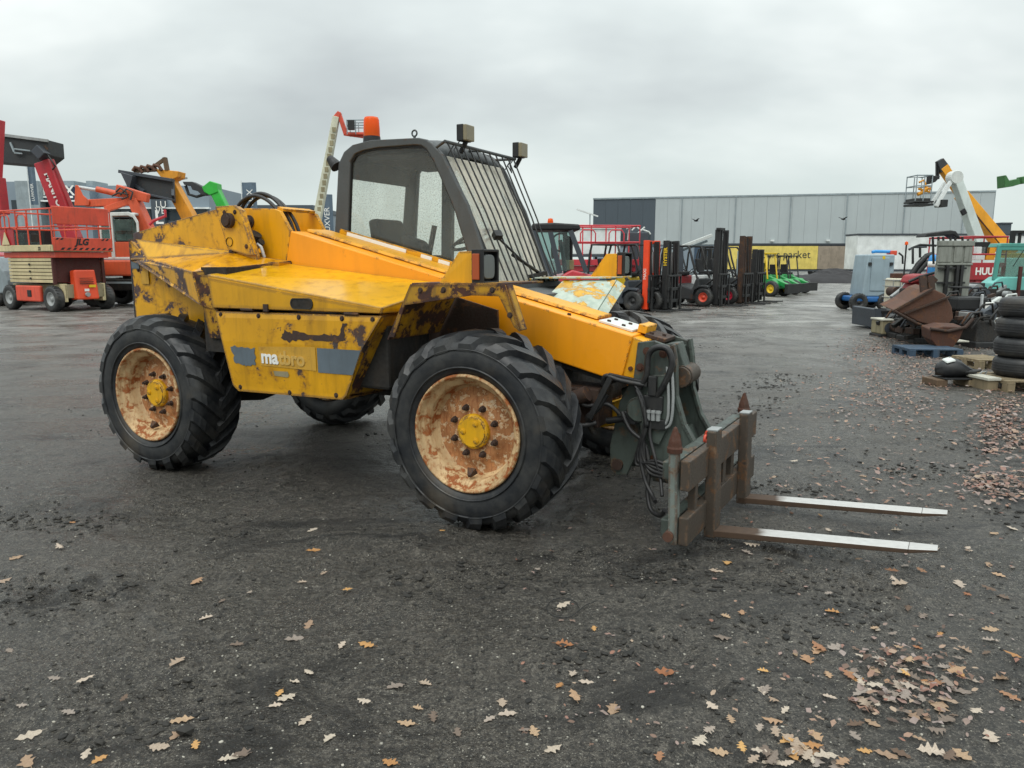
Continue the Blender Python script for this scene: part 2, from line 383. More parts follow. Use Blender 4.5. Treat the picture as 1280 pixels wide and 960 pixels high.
# ------------------------------------------------------------------ ground
t = NT('yard_ground'); co = t.coord()
big = t.noise(co, .33, 4, .6); mid = t.noise(co, 1.7, 6, .62, .4); fine = t.noise(co, 22, 6, .74); grit = t.noise(co, 105, 4, .7)
base = t.mix(t.rng(mid, .34, .66), lin('#2d2a25'), lin('#423e38'))
base = t.mix(t.math('MULTIPLY', t.rng(big, .45, .62), .5), base, lin('#4b4741'))
base = t.mix(t.math('MULTIPLY', t.rng(fine, .50, .62), .75), base, lin('#625d55'))
base = t.mix(t.math('MULTIPLY', t.rng(t.noise(co, 41, 4, .75), .52, .44), .8), base, lin('#1f1e1c'))
base = t.mix(t.math('MULTIPLY', t.rng(grit, .54, .66), .65), base, lin('#8a8478'))
base = t.mix(t.math('MULTIPLY', t.rng(t.noise(co, 6.5, 6, .75, .5), .55, .63), .6), base, lin('#23211e'))
mud = t.rng(t.noise(t.coord(scale=(.7, 1.5, 1), rot=(0, 0, .3)), 1.05, 6, .72, .8), .54, .62)
base = t.mix(t.math('MULTIPLY', mud, .85), base, lin('#151310'))
# embedded pale stones, two sizes
st = None
for sc_, th_, rad in ((62, .88, .30), (120, .80, .34)):
    vs = t.voro(co, sc_, 'F1', 'Color'); vd = t.voro(co, sc_)
    sx_ = t.n('ShaderNodeSeparateColor'); t.set(sx_.inputs[0], vs)
    s1 = t.math('MULTIPLY', t.rng(sx_.outputs[0], th_, th_ + .03), t.rng(vd, rad, rad - .1))
    s1 = t.math('MULTIPLY', s1, t.rng(t.noise(co, .8, 4, .6), .40, .60))
    base = t.mix(t.math('MULTIPLY', s1, .75), base, t.mix(sx_.outputs[1], lin('#77736a'), lin('#bdb8aa')))
    st = s1 if st is None else t.math('MAXIMUM', st, s1)
# pale lane grit and patches; wet ground's sky reflection is painted into the colour
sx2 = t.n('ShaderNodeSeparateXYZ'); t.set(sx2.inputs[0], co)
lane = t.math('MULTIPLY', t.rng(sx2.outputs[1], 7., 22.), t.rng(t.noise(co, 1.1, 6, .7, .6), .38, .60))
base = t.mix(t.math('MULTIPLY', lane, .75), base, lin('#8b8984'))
sand_sheen = t.math('MULTIPLY', t.rng(sx2.outputs[1], 14., 22.), t.rng(t.noise(t.coord(scale=(.3, .45, 1), loc=(7.2, 4.4, 0)), 1., 6, .68, .6), .57, .63))
base = t.mix(t.math('MULTIPLY', sand_sheen, .8), base, lin('#aaa9a3'))
wet = t.rng(t.noise(t.coord(scale=(.6, 1.7, 1), loc=(3.3, 1.2, 0)), .6, 6, .6), .42, .56)
rough = t.fmix(wet, t.fmix(fine, .36, .66), t.fmix(fine, .10, .36))
hgt = t.math('ADD', t.math('MULTIPLY', fine, 1.5), t.math('ADD', t.math('MULTIPLY', grit, .4), t.math('MULTIPLY', st, .4)))
hgt = t.math('ADD', hgt, t.math('MULTIPLY', t.noise(co, 7, 5, .7), 1.9))
t.done(t.bsdf(base, rough, 0., t.bump(hgt, .85, .022), .5))
t = NT('puddle'); t.done(t.bsdf((.035, .034, .032), .10, 0., t.bump(t.noise(t.coord(), 9, 3), .05, .01), .5))
t = NT('stone'); oi = t.n('ShaderNodeNewGeometry'); co = t.coord()
t.done(t.bsdf(t.mix(t.math('MULTIPLY', oi.outputs['Random Per Island'], oi.outputs['Random Per Island']), lin('#34332f'), lin('#a9a498')), .7))
t = NT('clod'); oi = t.n('ShaderNodeNewGeometry')
t.done(t.bsdf(t.mix(oi.outputs['Random Per Island'], lin('#141310'), lin('#2b2823')), .75, 0., t.bump(t.noise(t.coord(), 60, 4), .5, .006)))

def fbm(x, y, o=3):
    s, a, f = 0, 1, 1
    for _ in range(o): s += a * noise.noise((x * f, y * f, 3.7)); a *= .5; f *= 2.1
    return s
def rut(x, y):
    """shallow churned tyre tracks that wander across the yard"""
    h = 0
    for (px, py, ang, w) in RUTS:
        d = -(x - px) * math.sin(ang) + (y - py) * math.cos(ang) + .25 * noise.noise((x * .35, y * .35, px))
        l = (x - px) * math.cos(ang) + (y - py) * math.sin(ang)
        if abs(d) < w and abs(l) < 3.2:
            k = (1 - (d / w) ** 2) * max(0, 1 - (l / 3.2) ** 4)
            h += k * (-.018 + .03 * noise.noise((l * 5.5, d * 4, 8.8)) )
    return h
RUTS = [(-1.6, 3.4, .12, .30), (.9, 5.6, -.45, .3), (2.7, 8.4, 1.05, .45), (-.8, 2.6, .25, .22), (3.0, 3.0, -.3, .2), (-3.3, 4.6, -.2, .3), (1.9, 12.5, .9, .7), (5, 7, .6, .4)]
def gh(x, y):
    if abs(x) > 16 or y > 24 or y < -3: return 0.
    k = max(0., min(1., (16 - abs(x)) / 4, (24 - y) / 6))
    h = .014 * fbm(x * .8, y * .8, 3)
    m = max(0, noise.noise((x * .9 + 5, y * 1.3, 1.1)) - .08)
    h += .11 * m * abs(noise.noise((x * 6.5, y * 6.5, 2.2))) + .008 * noise.noise((x * 9, y * 9, 4.4)) + .007 * abs(noise.noise((x * 19, y * 19, 6.1))) + rut(x, y)
    return h * k
def axis(lo, hi, step, far0, far1, g=1.12):
    a = []; x = lo
    while x <= hi: a.append(x); x += step
    s = step; q = a[-1]
    while q < far1: s *= g; q += s; a.append(q)
    s = step; q = lo
    while q > far0: s *= g; q -= s; a.insert(0, q)
    return a
xs = axis(-4.2, 5.0, .025, -900, 900); ys = axis(1.2, 6.4, .025, -60, 1500)
vs = [(x, y, gh(x, y)) for y in ys for x in xs]; nx = len(xs)
fs = [(j * nx + i, j * nx + i + 1, (j + 1) * nx + i + 1, (j + 1) * nx + i) for j in range(len(ys) - 1) for i in range(nx - 1)]
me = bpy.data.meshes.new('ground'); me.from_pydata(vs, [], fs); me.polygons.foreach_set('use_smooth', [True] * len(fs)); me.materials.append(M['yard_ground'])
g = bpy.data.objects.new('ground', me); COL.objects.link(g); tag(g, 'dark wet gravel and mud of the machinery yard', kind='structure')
# loose stones and clods of mud lying on the yard (too many to count)
ico = [(0, 0, 1), (.894, 0, .447), (.276, .851, .447), (-.724, .526, .447), (-.724, -.526, .447), (.276, -.851, .447), (.724, .526, -.447), (-.276, .851, -.447), (-.894, 0, -.447), (-.276, -.851, -.447), (.724, -.526, -.447)]
icf = [(0, 1, 2), (0, 2, 3), (0, 3, 4), (0, 4, 5), (0, 5, 1), (1, 6, 2), (2, 7, 3), (3, 8, 4), (4, 9, 5), (5, 10, 1), (2, 6, 7), (3, 7, 8), (4, 8, 9), (5, 9, 10), (1, 10, 6)]
def scatter(name, mat, n, size, region, label, flat=.6, mask=None):
    b = MB(); k = 0; tries = 0
    while k < n and tries < n * 8:
        tries += 1
        y = region[2] * (region[3] / region[2]) ** random.random(); x = random.uniform(region[0], region[1]) * (y / region[3]) ** .75
        if mask and not mask(x, y): continue
        s = size[0] * (size[1] / size[0]) ** (random.random() ** 2.2); rz = random.random() * 6.28; c_, s_ = math.cos(rz), math.sin(rz)
        ax, ay, az = s * random.uniform(.7, 1.4), s * random.uniform(.6, 1.1), s * flat * random.uniform(.6, 1.2); z = gh(x, y) + az * .25
        b.add([(x + (p[0] * ax * c_ - p[1] * ay * s_) * random.uniform(.75, 1.2), y + (p[0] * ax * s_ + p[1] * ay * c_) * random.uniform(.75, 1.2), z + p[2] * az) for p in ico], icf, False); k += 1
    o = b.build(name, mat, fix=False); tag(o, label, kind='stuff')
scatter('gravel', 'stone', 15000, (.0018, .007), (-9, 9, 1.5, 11), 'small pale and grey stones strewn over the yard')
scatter('mud_clods', 'clod', 6500, (.003, .0135), (-9, 9, 1.5, 14), 'crumbs of dark wet mud churned up by tyres', .5,
        lambda x, y: noise.noise((x * .9 + 5, y * 1.3, 1.1)) > .10 or rut(x, y) != 0)

b_ = MB()
for (px, py, ang, w) in RUTS:
    for _ in range(620):
        l = random.uniform(-2.6, 2.6); d = random.gauss(0, w * .45); x = px + l * math.cos(ang) - d * math.sin(ang); y = py + l * math.sin(ang) + d * math.cos(ang)
        if noise.noise((x * 1.3, y * 1.3, 9.)) < -.05 or y < 1.4: continue
        s = .004 * (4.5 ** random.random()); rz = random.random() * 6.28; c_, s_ = math.cos(rz), math.sin(rz); z = gh(x, y)
        b_.add([(x + (p[0] * s * 1.5 * c_ - p[1] * s * s_) * random.uniform(.7, 1.3), y + (p[0] * s * 1.5 * s_ + p[1] * s * c_) * random.uniform(.7, 1.3), z + p[2] * s * .6 + s * .2) for p in ico], icf)
o = b_.build('mud_ridges', 'clod', fix=False); tag(o, 'ridges of dark mud thrown up along the tyre tracks', kind='stuff')

# ------------------------------------------------------------------ warehouse
YW = 112
def wx(u, Y=YW): return at(u, 300, Y).x
wh = thing('warehouse', 'long pale grey clad warehouse with a dark section at its left end', 'warehouse', (wx(990), YW, 0))
ox = wx(990)
P0, P1, P2 = at(741, 300, 118), at(818, 300, 117), at(1238, 300, 108)
def ztop(u, v, Y): return at(u, v, Y).z
zl, zm, zr = ztop(741, 249.5, 118), ztop(818, 248, 117), ztop(1238, 240, 108)
zh = 10.6
def wl(p): return (p.x - ox, p.y - YW)
b = MB(); a0, a1 = wl(P0), wl(P2); depth = 46
dirn = (V(a1[0], a1[1], 0) - V(a0[0], a0[1], 0)).normalized(); nrm_ = V(-dirn.y, dirn.x, 0)
q0, q1 = V(a0[0], a0[1], 0) + nrm_ * .12, V(a1[0], a1[1], 0) + nrm_ * .12
r0, r1 = q0 + nrm_ * depth, q1 + nrm_ * depth
b.hexa([q0, q1, r1, r0], [p + V(0, 0, h) for p, h in ((q0, zl - .1), (q1, zr - .1), (r1, zr - 3.6), (r0, zl - 3.6))])
b.build('wall_core', 'wall_office', wh)
LW = (q1 - q0).length; frac = (V(*wl(P1), 0) - V(a0[0], a0[1], 0)).length / LW
def wallp(s): return V(a0[0], a0[1], 0) + dirn * (LW * s)
def wtop(s): return zl + (zr - zl) * s
nd, nl = 5, 26
for i in range(nd):
    s0, s1 = frac * i / nd, frac * (i + 1) / nd - .0004
    b = MB(); A, B = wallp(s0), wallp(s1)
    b.hexa([A + V(0, 0, 3.6), B + V(0, 0, 3.6), B + nrm_ * .1 + V(0, 0, 3.6), A + nrm_ * .1 + V(0, 0, 3.6)], [A + V(0, 0, wtop(s0)), B + V(0, 0, wtop(s1)), B + nrm_ * .1 + V(0, 0, wtop(s1)), A + nrm_ * .1 + V(0, 0, wtop(s0))])
    b.build('wall_panel', 'wall_dark', wh)
for i in range(nl):
    s0, s1 = frac + (1 - frac) * i / nl, frac + (1 - frac) * (i + 1) / nl - .00035
    b = MB(); A, B = wallp(s0) - nrm_ * .05, wallp(s1) - nrm_ * .05
    b.hexa([A + V(0, 0, 3.9), B + V(0, 0, 3.9), B + nrm_ * .1 + V(0, 0, 3.9), A + nrm_ * .1 + V(0, 0, 3.9)], [A + V(0, 0, wtop(s0)), B + V(0, 0, wtop(s1)), B + nrm_ * .1 + V(0, 0, wtop(s1)), A + nrm_ * .1 + V(0, 0, wtop(s0))])
    b.build('wall_panel', 'wall_light', wh)
b = MB(); A, B = wallp(-.001) - nrm_ * .15, wallp(1.001) - nrm_ * .15
b.hexa([A + V(0, 0, zl), B + V(0, 0, zr), B + nrm_ * .6 + V(0, 0, zr), A + nrm_ * .6 + V(0, 0, zl)], [A + V(0, 0, zl + .22), B + V(0, 0, zr + .22), B + nrm_ * .6 + V(0, 0, zr + .22), A + nrm_ * .6 + V(0, 0, zl + .22)])
b.build('roof_edge', 'grey_mid', wh)
b = MB(); A, B = q1 + dirn * .05, q1 + nrm_ * depth + dirn * .05
b.plate([A, A + V(0, 0, zr), A + nrm_ * 12 + V(0, 0, zr - .9), A + nrm_ * depth + V(0, 0, zr - 3.6), B], .1); b.build('end_wall', 'grey_mid', wh)
for i in range(9):
    s0 = frac + (1 - frac) * (i + .15) / 9
    b = MB(); A = wallp(s0) - nrm_ * .02; B = wallp(s0 + .055) - nrm_ * .02
    b.plate([A + V(0, 0, .1), B + V(0, 0, .1), B + V(0, 0, 3.5), A + V(0, 0, 3.5)], .08); b.build('loading_door', 'blue_dull' if i % 2 else 'grey_mid', wh)
for i in range(6):
    A = wallp(frac + (1 - frac) * (i + .5) / 6) - nrm_ * .2; b = MB(); b.cyl(A + V(0, 0, .2), A + V(0, 0, wtop(frac + (1 - frac) * (i + .5) / 6)), .07, 6); b.build('downpipe', 'grey_mid', wh)
    A = wallp(frac + (1 - frac) * (i + .2) / 6) - nrm_ * .25; b = MB(); b.box(A.x - .25, A.x + .25, A.y - .2, A.y + .2, 4.3, 4.55); b.build('wall_lamp', 'white', wh)
for i in range(3):
    s0 = frac * (i + .2) / 3
    b = MB(); A = wallp(s0) - nrm_ * .04; B = wallp(s0 + frac * .2) - nrm_ * .04
    b.plate([A + V(0, 0, 4.4), B + V(0, 0, 4.4), B + V(0, 0, 5.6), A + V(0, 0, 5.6)], .08); b.build('window', 'window_dark', wh)
ax_ = thing('flat_roof_annex', 'small dark block behind the right end of the warehouse', 'building', (*at(1256, 300, 135).xy, 0))
b = MB(); b.box(-.9, .9, 0, 6, 0, at(1256, 280, 135).z); b.build('wall', 'wall_dark', ax_)
b = MB(); b.box(-1.0, 1.0, -.15, 6.1, at(1256, 280, 135).z, at(1256, 279, 135).z + .12); b.build('roof', 'grey_dark', ax_)

# ------------------------------------------------------------------ office building on the left
YO = 78
of = thing('office_building', 'grey flat roofed office and showroom behind the machines on the left', 'building', (at(130, 300, YO).x, YO, 0))
oxx = at(130, 300, YO).x
def ob(u0, u1, v0, v1, y0, y1, name, mat, bev=0):
    b = MB(); p, q = at(u0, v1, YO + y0), at(u1, v0, YO + y0); z0 = max(p.z, 0.0)
    b.box(p.x - oxx, q.x - oxx, y0, y1, z0, q.z); return b.build(name, mat, of, bev)
ob(-60, 36, 227, 400, 0, 14, 'wall', 'wall_office'); ob(36, 47, 226, 400, -.5, 14, 'wall', 'grey_mid')
ob(47, 111, 233, 400, .6, 14, 'wall', 'wall_office'); ob(111, 260, 232, 400, 2, 14, 'wall', 'wall_office')
ob(192, 204, 247, 300, 1.2, 1.9, 'tower_sign', 'wall_dark')
words('LU', .95, 'white_print', 'lettering', of, (at(194, 258, YO + 1.1).x - oxx, 1.15, at(194, 258, YO + 1.1).z - .1), (1, 0, 0), (0, 0, 1))
words('VE', .95, 'white_print', 'lettering', of, (at(194, 266, YO + 1.1).x - oxx, 1.15, at(194, 266, YO + 1.1).z - .1), (1, 0, 0), (0, 0, 1))
b = MB(); p = at(195, 280, YO + 1.1); b.box(p.x - oxx, p.x - oxx + .25, 1.12, 1.16, p.z, p.z + 1.4).box(p.x - oxx + .25, p.x - oxx + .8, 1.12, 1.16, p.z, p.z + .22); b.build('emblem', 'white_print', of)
ob(-60, 260, 224.5, 227, -.6, 14.2, 'roof_edge', 'grey_mid') if False else None
ob(50, 92, 233.5, 249, .2, .55, 'sign', 'navy')
words('K', 1.35, 'white_print', 'lettering', of, (at(52, 244, YO).x - oxx, .16, at(52, 243.5, YO).z), (1, 0, 0), (0, 0, 1), fat=.03)
words('IX', 1.35, 'white_print', 'lettering', of, (at(76, 244, YO).x - oxx, .16, at(76, 243.5, YO).z), (1, 0, 0), (0, 0, 1), fat=.03)
b = MB(); p = at(52, 246, YO); b.box(p.x - oxx, at(90, 246, YO).x - oxx, .14, .18, p.z - .1, p.z + .1); b.build('underline', 'white_print', of)
ob(112, 150, 249, 258, 1.6, 1.95, 'sign', 'blue')
for u0, u1 in ((15, 24), (25, 35), (52, 66), (68, 90)): ob(u0, u1, 250, 262, (-.12 if u0 < 40 else .45), (-.02 if u0 < 40 else .58), 'window', 'window_dark')
for u0, u1 in ((115, 150), (152, 188), (208, 230), (232, 257)): ob(u0, u1, 262, 275, 1.8, 1.98, 'window', 'window_dark')
ob(110, 261, 259, 261, 1.4, 1.97, 'canopy', 'white'); ob(47, 111, 250, 252, -.4, .58, 'canopy', 'white')
ob(77, 92, 226, 233, 4, 7, 'roof_unit', 'grey_mid'); ob(108, 116, 226, 233, 4, 7, 'roof_unit', 'grey_mid')
low = thing('low_hall', 'long low dark roofed hall far behind the yellow machine', 'building', (at(330, 300, 120).x, 120, 0))
lx = at(330, 300, 120).x
b = MB(); b.box(at(240, 300, 120).x - lx, at(392, 300, 120).x - lx, 0, 20, 0, at(330, 262, 120).z); b.build('wall', 'wall_office', low)
b = MB(); b.box(at(238, 300, 120).x - lx, at(394, 300, 120).x - lx, -.4, 20.4, at(330, 262, 120).z, at(330, 256.5, 120).z); b.build('roof', 'wall_dark', low)

# banner flags on poles
def flag(u, vtop, vbot, w, Y, txt, label, polemat='white'):
    base = at(u, 330, Y); r = thing('banner_flag', label, 'flag', (base.x, Y, 0), 0, 'banner flags on white poles')
    zt, zb = at(u, vtop, Y).z, at(u, vbot, Y).z; ww = w * Y / FPX
    b = MB(); b.cyl((0, 0, 0), (0, 0, zt + .15), .05, 8, .035); b.build('pole', polemat, r)
    b = MB(); n = 8
    P = [(.06 + ww * i / n, .10 * math.sin(i * .9), zt) for i in range(n + 1)]; Q = [(p[0], p[1] * 1.2 + .03, zb) for p in P]
    for i in range(n):
        b.hexa([Q[i], Q[i + 1], (Q[i + 1][0], Q[i + 1][1] + .01, zb), (Q[i][0], Q[i][1] + .01, zb)], [P[i], P[i + 1], (P[i + 1][0], P[i + 1][1] + .01, zt), (P[i][0], P[i][1] + .01, zt)])
    b.build('banner', 'banner', r)
    words(txt, ww * .62, 'white_print', 'lettering', r, (.06 + ww * .78, -.16, zb + .3), (0, 0, 1), (-1, 0, 0))
    return r
flag(45.5, 206, 256, 8, 66, 'LUWIVER', 'tall blue grey banner flag behind the red telehandler boom with the white lettering')
flag(307, 228, 262, 17, 70, 'LUX', 'pale grey banner flag above the hydraulic hoses of the yellow telehandler')
flag(402, 243, 300, 15, 52, 'LUXVER', 'blue grey banner flag beside the cab and the tall white boom')

# ------------------------------------------------------------------ trailers, earth heap, lamp post
def trailer(name, label, u0, u1, v0, v1, Y, deep, matl, sections=None, txt=None, cap=True):
    A, B = at(u0, v1, Y), at(u1, v0, Y); cx_ = (A.x + B.x) / 2
    r = thing(name, label, 'trailer', (cx_, Y, 0)); x0, x1 = A.x - cx_, B.x - cx_
    b = MB(); b.box(x0, x1, 0, deep, A.z, B.z); b.build('box_body', matl, r, .05)
    if sections:
        for (s0, s1, m) in sections:
            p, q = at(s0, v1, Y).x - cx_, at(s1, v1, Y).x - cx_
            b = MB(); n = max(2, int((q - p) / .35))
            for i in range(n):
                xa, xb = p + (q - p) * i / n, p + (q - p) * (i + 1) / n; d0, d1 = (-.05 - .03 * (i % 2)), (-.05 - .03 * ((i + 1) % 2))
                b.hexa([(xa, d0, A.z + .05), (xb, d1, A.z + .05), (xb, -.005, A.z + .05), (xa, -.005, A.z + .05)], [(xa, d0, B.z - .12), (xb, d1, B.z - .12), (xb, -.005, B.z - .12), (xa, -.005, B.z - .12)])
            b.build('curtain', m, r)
    b = MB(); b.box(x0 - .03, x1 + .03, -.09, deep + .03, B.z, B.z + .14); b.build('roof_rail', 'grey_dark' if cap else 'white', r)
    b = MB(); b.box(x0, x1, -.04, .1, A.z - .16, A.z); b.build('side_rail', 'grey_dark', r)
    nw = 3
    for i in range(nw):
        xx_ = x1 - 1.2 - i * 1.3
        b = MB(); b.lathe([(.1, -.02), (.26, 0), (.45, .02), (.5, .08), (.5, .26), (.45, .3), (.1, .3)], (xx_, .12, .5), 'y', 18); b.build('wheel', 'tyre_far', r)
    for xx_ in (x0 + 1.5,):
        b = MB(); b.box(xx_ - .08, xx_ + .08, .3, .5, 0, A.z); b.build('landing_leg', 'black_metal', r)
    if txt:
        for (s, u, v, size, m) in txt: words(s, size, m, 'lettering', r, (at(u, v, Y).x - cx_, -.093, at(u, v, Y).z), (1, 0, 0), (0, 0, 1))
    return r
trailer('curtain_trailer', 'yellow curtain sided trailer with dark lettering and a brown curtain section', 905, 1069, 306, 337, 74, 2.5, 'grey_dark',
        [(906, 1020.5, 'tarp_yellow'), (1021, 1062.5, 'tarp_brown'), (1063, 1068.5, 'tarp_yellow')], [('timbers parket', 934, 322.5, 1.02, 'dark_print')])
trailer('box_trailer', 'long white box trailer with a black roof line behind the scrap attachments', 1070, 1330, 294, 337, 66, 2.5, 'white')
trailer('white_truck_box', 'white box body behind the red platform rails and the cab guard', 716, 776, 286, 318, 48, 2.4, 'white', cap=False)
hp = thing('earth_heap', 'dark heap of earth in front of the yellow trailer', 'heap', (*grd(1040, 353).xy, 0))
b = MB(); n, m_ = 40, 14; vv = []; ff = []
for j in range(m_ + 1):
    for i in range(n):
        a = 2 * math.pi * i / n; rr = j / m_; x, y = 4.3 * rr * math.cos(a) * (1 + .12 * noise.noise((math.cos(a) * 2, math.sin(a) * 2, 1))), 2.2 * rr * math.sin(a)
        z = 1.02 * (1 - rr) ** .8 * (1 + .3 * noise.noise((x * .9, y * .9, 5))) + .12 * noise.noise((x * 3, y * 3, 5)) * (1 - rr) - .02
        vv.append((x, y, z))
for j in range(m_):
    for i in range(n): ff.append((j * n + i, j * n + (i + 1) % n, (j + 1) * n + (i + 1) % n, (j + 1) * n + i))
b.add(vv, ff, False); b.build('earth', 'soil', hp, fix=False)
lp = thing('street_lamp', 'thin street lamp with a slanting white arm left of the warehouse', 'street lamp', (at(737, 300, 60).x, 60, 0))
b = MB(); b.cyl((0, 0, 0), (0, 0, at(737, 268, 60).z), .07, 8, .045); b.build('post', 'grey_mid', lp)
b = MB(); px_ = at(737, 268, 60); b.beam(at(720, 261.5, 60) - V(px_.x, 60, 0), at(747, 270.5, 60) - V(px_.x, 60, 0), .22, .1); b.build('lamp_head', 'white', lp)
for u, v, Y, lab in ((1054, 274, 60, 'small black bird flying before the middle of the warehouse wall'), (870, 276, 60, 'small black bird flying above the forklifts before the warehouse wall')):
    c_ = at(u, v, Y); bd = thing('bird', lab, 'bird', c_, .4, 'birds in flight')
    b = MB(); b.lathe([(.001, -.22), (.05, -.14), (.075, 0), (.05, .13), (.03, .2), (.001, .25)], (0, 0, 0), 'x', 8); b.build('body', 'bird_black', bd)
    for s_ in (-1, 1):
        b = MB(); b.hexa([(-.1, 0, 0), (.1, 0, 0), (.02, s_ * .42, .16), (-.12, s_ * .40, .15)], [(-.1, 0, .02), (.1, 0, .02), (.02, s_ * .42, .17), (-.12, s_ * .40, .16)]); b.build('wing', 'bird_black', bd)
# ------------------------------------------------------------------ the yellow telehandler (x forward, y away from the camera, z up)
TH = thing('telehandler', 'worn yellow telehandler with grey cab, rusty wheels and pallet forks in the foreground', 'telehandler', (-2.757, 5.563, 0), R(-27.65))
def part(b, name, mat, parent=TH, bevel=0): return b.build(name, mat, parent, bevel)
RW, WW = .597, .42
def tyre_mesh(side=1, wet=False):
    """agricultural tyre about the y axis, outer face at y = 0, centre at origin"""
    b = MB(); w = WW
    half = [(.338, .05), (.352, .028), (.372, .012), (.41, .0), (.46, -.004), (.505, .004), (.535, .02), (.553, .045)]
    prof = half + [(.560, .10), (.5625, .16), (.5635, w / 2), (.5625, w - .16), (.560, w - .10)] + [(r, w - y) for r, y in reversed(half)]
    b.lathe(prof, (0, 0, 0), 'y', 72, True)
    # moulded ring lines on the side wall
    for rr in (.395, .50):
        b.lathe([(rr - .006, .0035 if rr < .45 else .0035), (rr - .003, -.007), (rr + .003, -.007), (rr + .006, .0035)], (0, 0, 0), 'y', 72, True)
    def surf(yy):      # carcass radius at height yy across the tread
        q = abs(yy - w / 2) / (w / 2); return .5635 - .010 * q ** 2 - .030 * max(0, q - .8) / .2
    NL = 19
    for sd in (0, 1):
        for k in range(NL):
            a0 = 2 * math.pi * (k + .5 * sd) / NL
            rows = []; n = 7
            for i in range(n + 1):
                s = i / n
                yy = -.006 + (w / 2 + .02 + .006) * s; curve = .40 * (s ** .9) + .02
                if sd: yy = w - yy
                lift = .036 if s < .97 else .03
                rr = surf(min(max(yy, 0), w)); top = rr + lift * (.55 + .45 * min(1, s * 4)); wid = .100 - .022 * s; ang = a0 + curve
                if i == 0: rr, top = .505, .535
                if i == 1: top = rr + .030
                wt = wid * .74
                for A, rad in ((ang - wid, rr - .012), (ang - wt, top), (ang + wt, top), (ang + wid, rr - .012)):
                    rows.append((rad * math.sin(A), yy, rad * math.cos(A)))
            fs = []
            for i in range(n):
                for c in range(3): fs.append((i * 4 + c, i * 4 + c + 1, i * 4 + c + 5, i * 4 + c + 4))
            fs += [(0, 1, 2, 3), (n * 4 + 3, n * 4 + 2, n * 4 + 1, n * 4)]
            b.add(rows, fs, False)
    me = b.mesh('tyre'); bm = bmesh.new(); bm.from_mesh(me); bmesh.ops.recalc_face_normals(bm, faces=bm.faces[:]); bm.to_mesh(me); bm.free()
    me.materials.append(M['tyre_rubber']); return me
TY = tyre_mesh()
def rim_mesh():
    b = MB()
    b.lathe([(.338, .06), (.350, .032), (.356, .018), (.352, .006), (.342, .004), (.335, .012), (.330, .03), (.318, .045), (.296, .06), (.286, .075), (.283, .12), (.276, .142), (.262, .152)], (0, 0, 0), 'y', 56, True)
    b.lathe([(.338, .36), (.35, .40), (.335, .41), (.30, .36), (.28, .30), (.276, .16)], (0, 0, 0), 'y', 56, True)
    return b
def disc_mesh():
    b = MB(); b.lathe([(.266, .150), (.245, .156), (.215, .150), (.19, .135), (.17, .125), (.12, .120), (.0005, .120)], (0, 0, 0), 'y', 56, True); return b
def hub_mesh():
    b = MB(); b.lathe([(.106, .122), (.106, .098), (.100, .088), (.09, .084), (.088, .079), (.0005, .079)], (0, 0, 0), 'y', 32, False); return b
wheel_parts = {}
def wheel(x, y, flip, spin):
    o = bpy.data.objects.new('wheel', wheel_parts.setdefault('rim', rim_mesh().mesh('rim'))); COL.objects.link(o); o.parent = TH
    if not o.data.materials: o.data.materials.append(M['rim_rust'])
    o.location = (x, y, RW); o.rotation_euler = (0, spin, 0)
    if flip: o.rotation_euler = (math.pi, spin, 0)
    if flip: o.location = (x, y + WW, RW)
    ty = bpy.data.objects.new('tyre', TY); COL.objects.link(ty); ty.parent = o
    def sub(name, key, fn, mat):
        if key not in wheel_parts:
            me = fn().mesh(name); bm = bmesh.new(); bm.from_mesh(me); bmesh.ops.recalc_face_normals(bm, faces=bm.faces[:]); bm.to_mesh(me); bm.free(); me.materials.append(M[mat]); wheel_parts[key] = me
        q = bpy.data.objects.new(name, wheel_parts[key]); COL.objects.link(q); q.parent = o; return q
    sub('disc', 'disc', disc_mesh, 'disc_rust'); sub('hub_cap', 'hub', hub_mesh, 'yellow_hub')
    def nut():
        b = MB(); b.lathe([(.022, .122), (.022, .116), (.0165, .114), (.0165, .096), (.010, .090), (.010, .080), (.0005, .078)], (0, 0, 0), 'y', 6, False); return b
    for k in range(8):
        q = sub('wheel_nut', 'nut', nut, 'rust_dark'); a = 2 * math.pi * (k + .5) / 8; q.location = (.148 * math.sin(a), 0, .148 * math.cos(a))
    def capbolt():
        b = MB(); b.lathe([(.018, .08), (.018, .074), (.011, .073), (.011, .069), (.0005, .069)], (0, 0, 0), 'y', 12, False); return b
    for k in range(3):
        q = sub('hub_plug', 'plug', capbolt, 'yellow_hub'); a = 2 * math.pi * k / 3 + .5; q.location = (.058 * math.sin(a), 0, .058 * math.cos(a))
    def valve():
        b = MB(); b.beam((.0, .09, -.235), (.0, .05, -.262), .055, .045, .02, .02); return b
    sub('valve_guard', 'valve', valve, 'rust_dark')
    return o
wheel(0, 0, False, .1); wheel(2.80, 0, False, 0); wheel(.06, 1.88, True, .3); wheel(3.0, 1.95, True, .2)

# axles and chassis
for x in (0, 2.80):
    b = MB(); b.cyl((x, .20, RW), (x + (.10 if x < 1 else .17), 2.1, RW), .095, 16); b.lathe([(.1, -.26), (.19, -.2), (.22, 0), (.19, .2), (.1, .26)], (x, 1.1, RW), 'y', 20)
    for yy in (.26, 1.72): b.lathe([(.16, 0), (.19, .05), (.19, .2), (.13, .26)], (x, yy, RW), 'y', 20)
    part(b, 'axle', 'chassis_dark')
b = MB(); b.box(-.55, 3.1, .72, 1.48, .62, .98).box(-.66, .62, .56, 1.64, .70, 1.22).box(.78, 2.15, .16, 2.0, .78, 1.2); part(b, 'chassis', 'chassis_dark', TH, .02)
b = MB(); b.box(-.735, -.70, .485, 1.715, .72, 1.74); part(b, 'counterweight', 'black_metal', TH, .02)

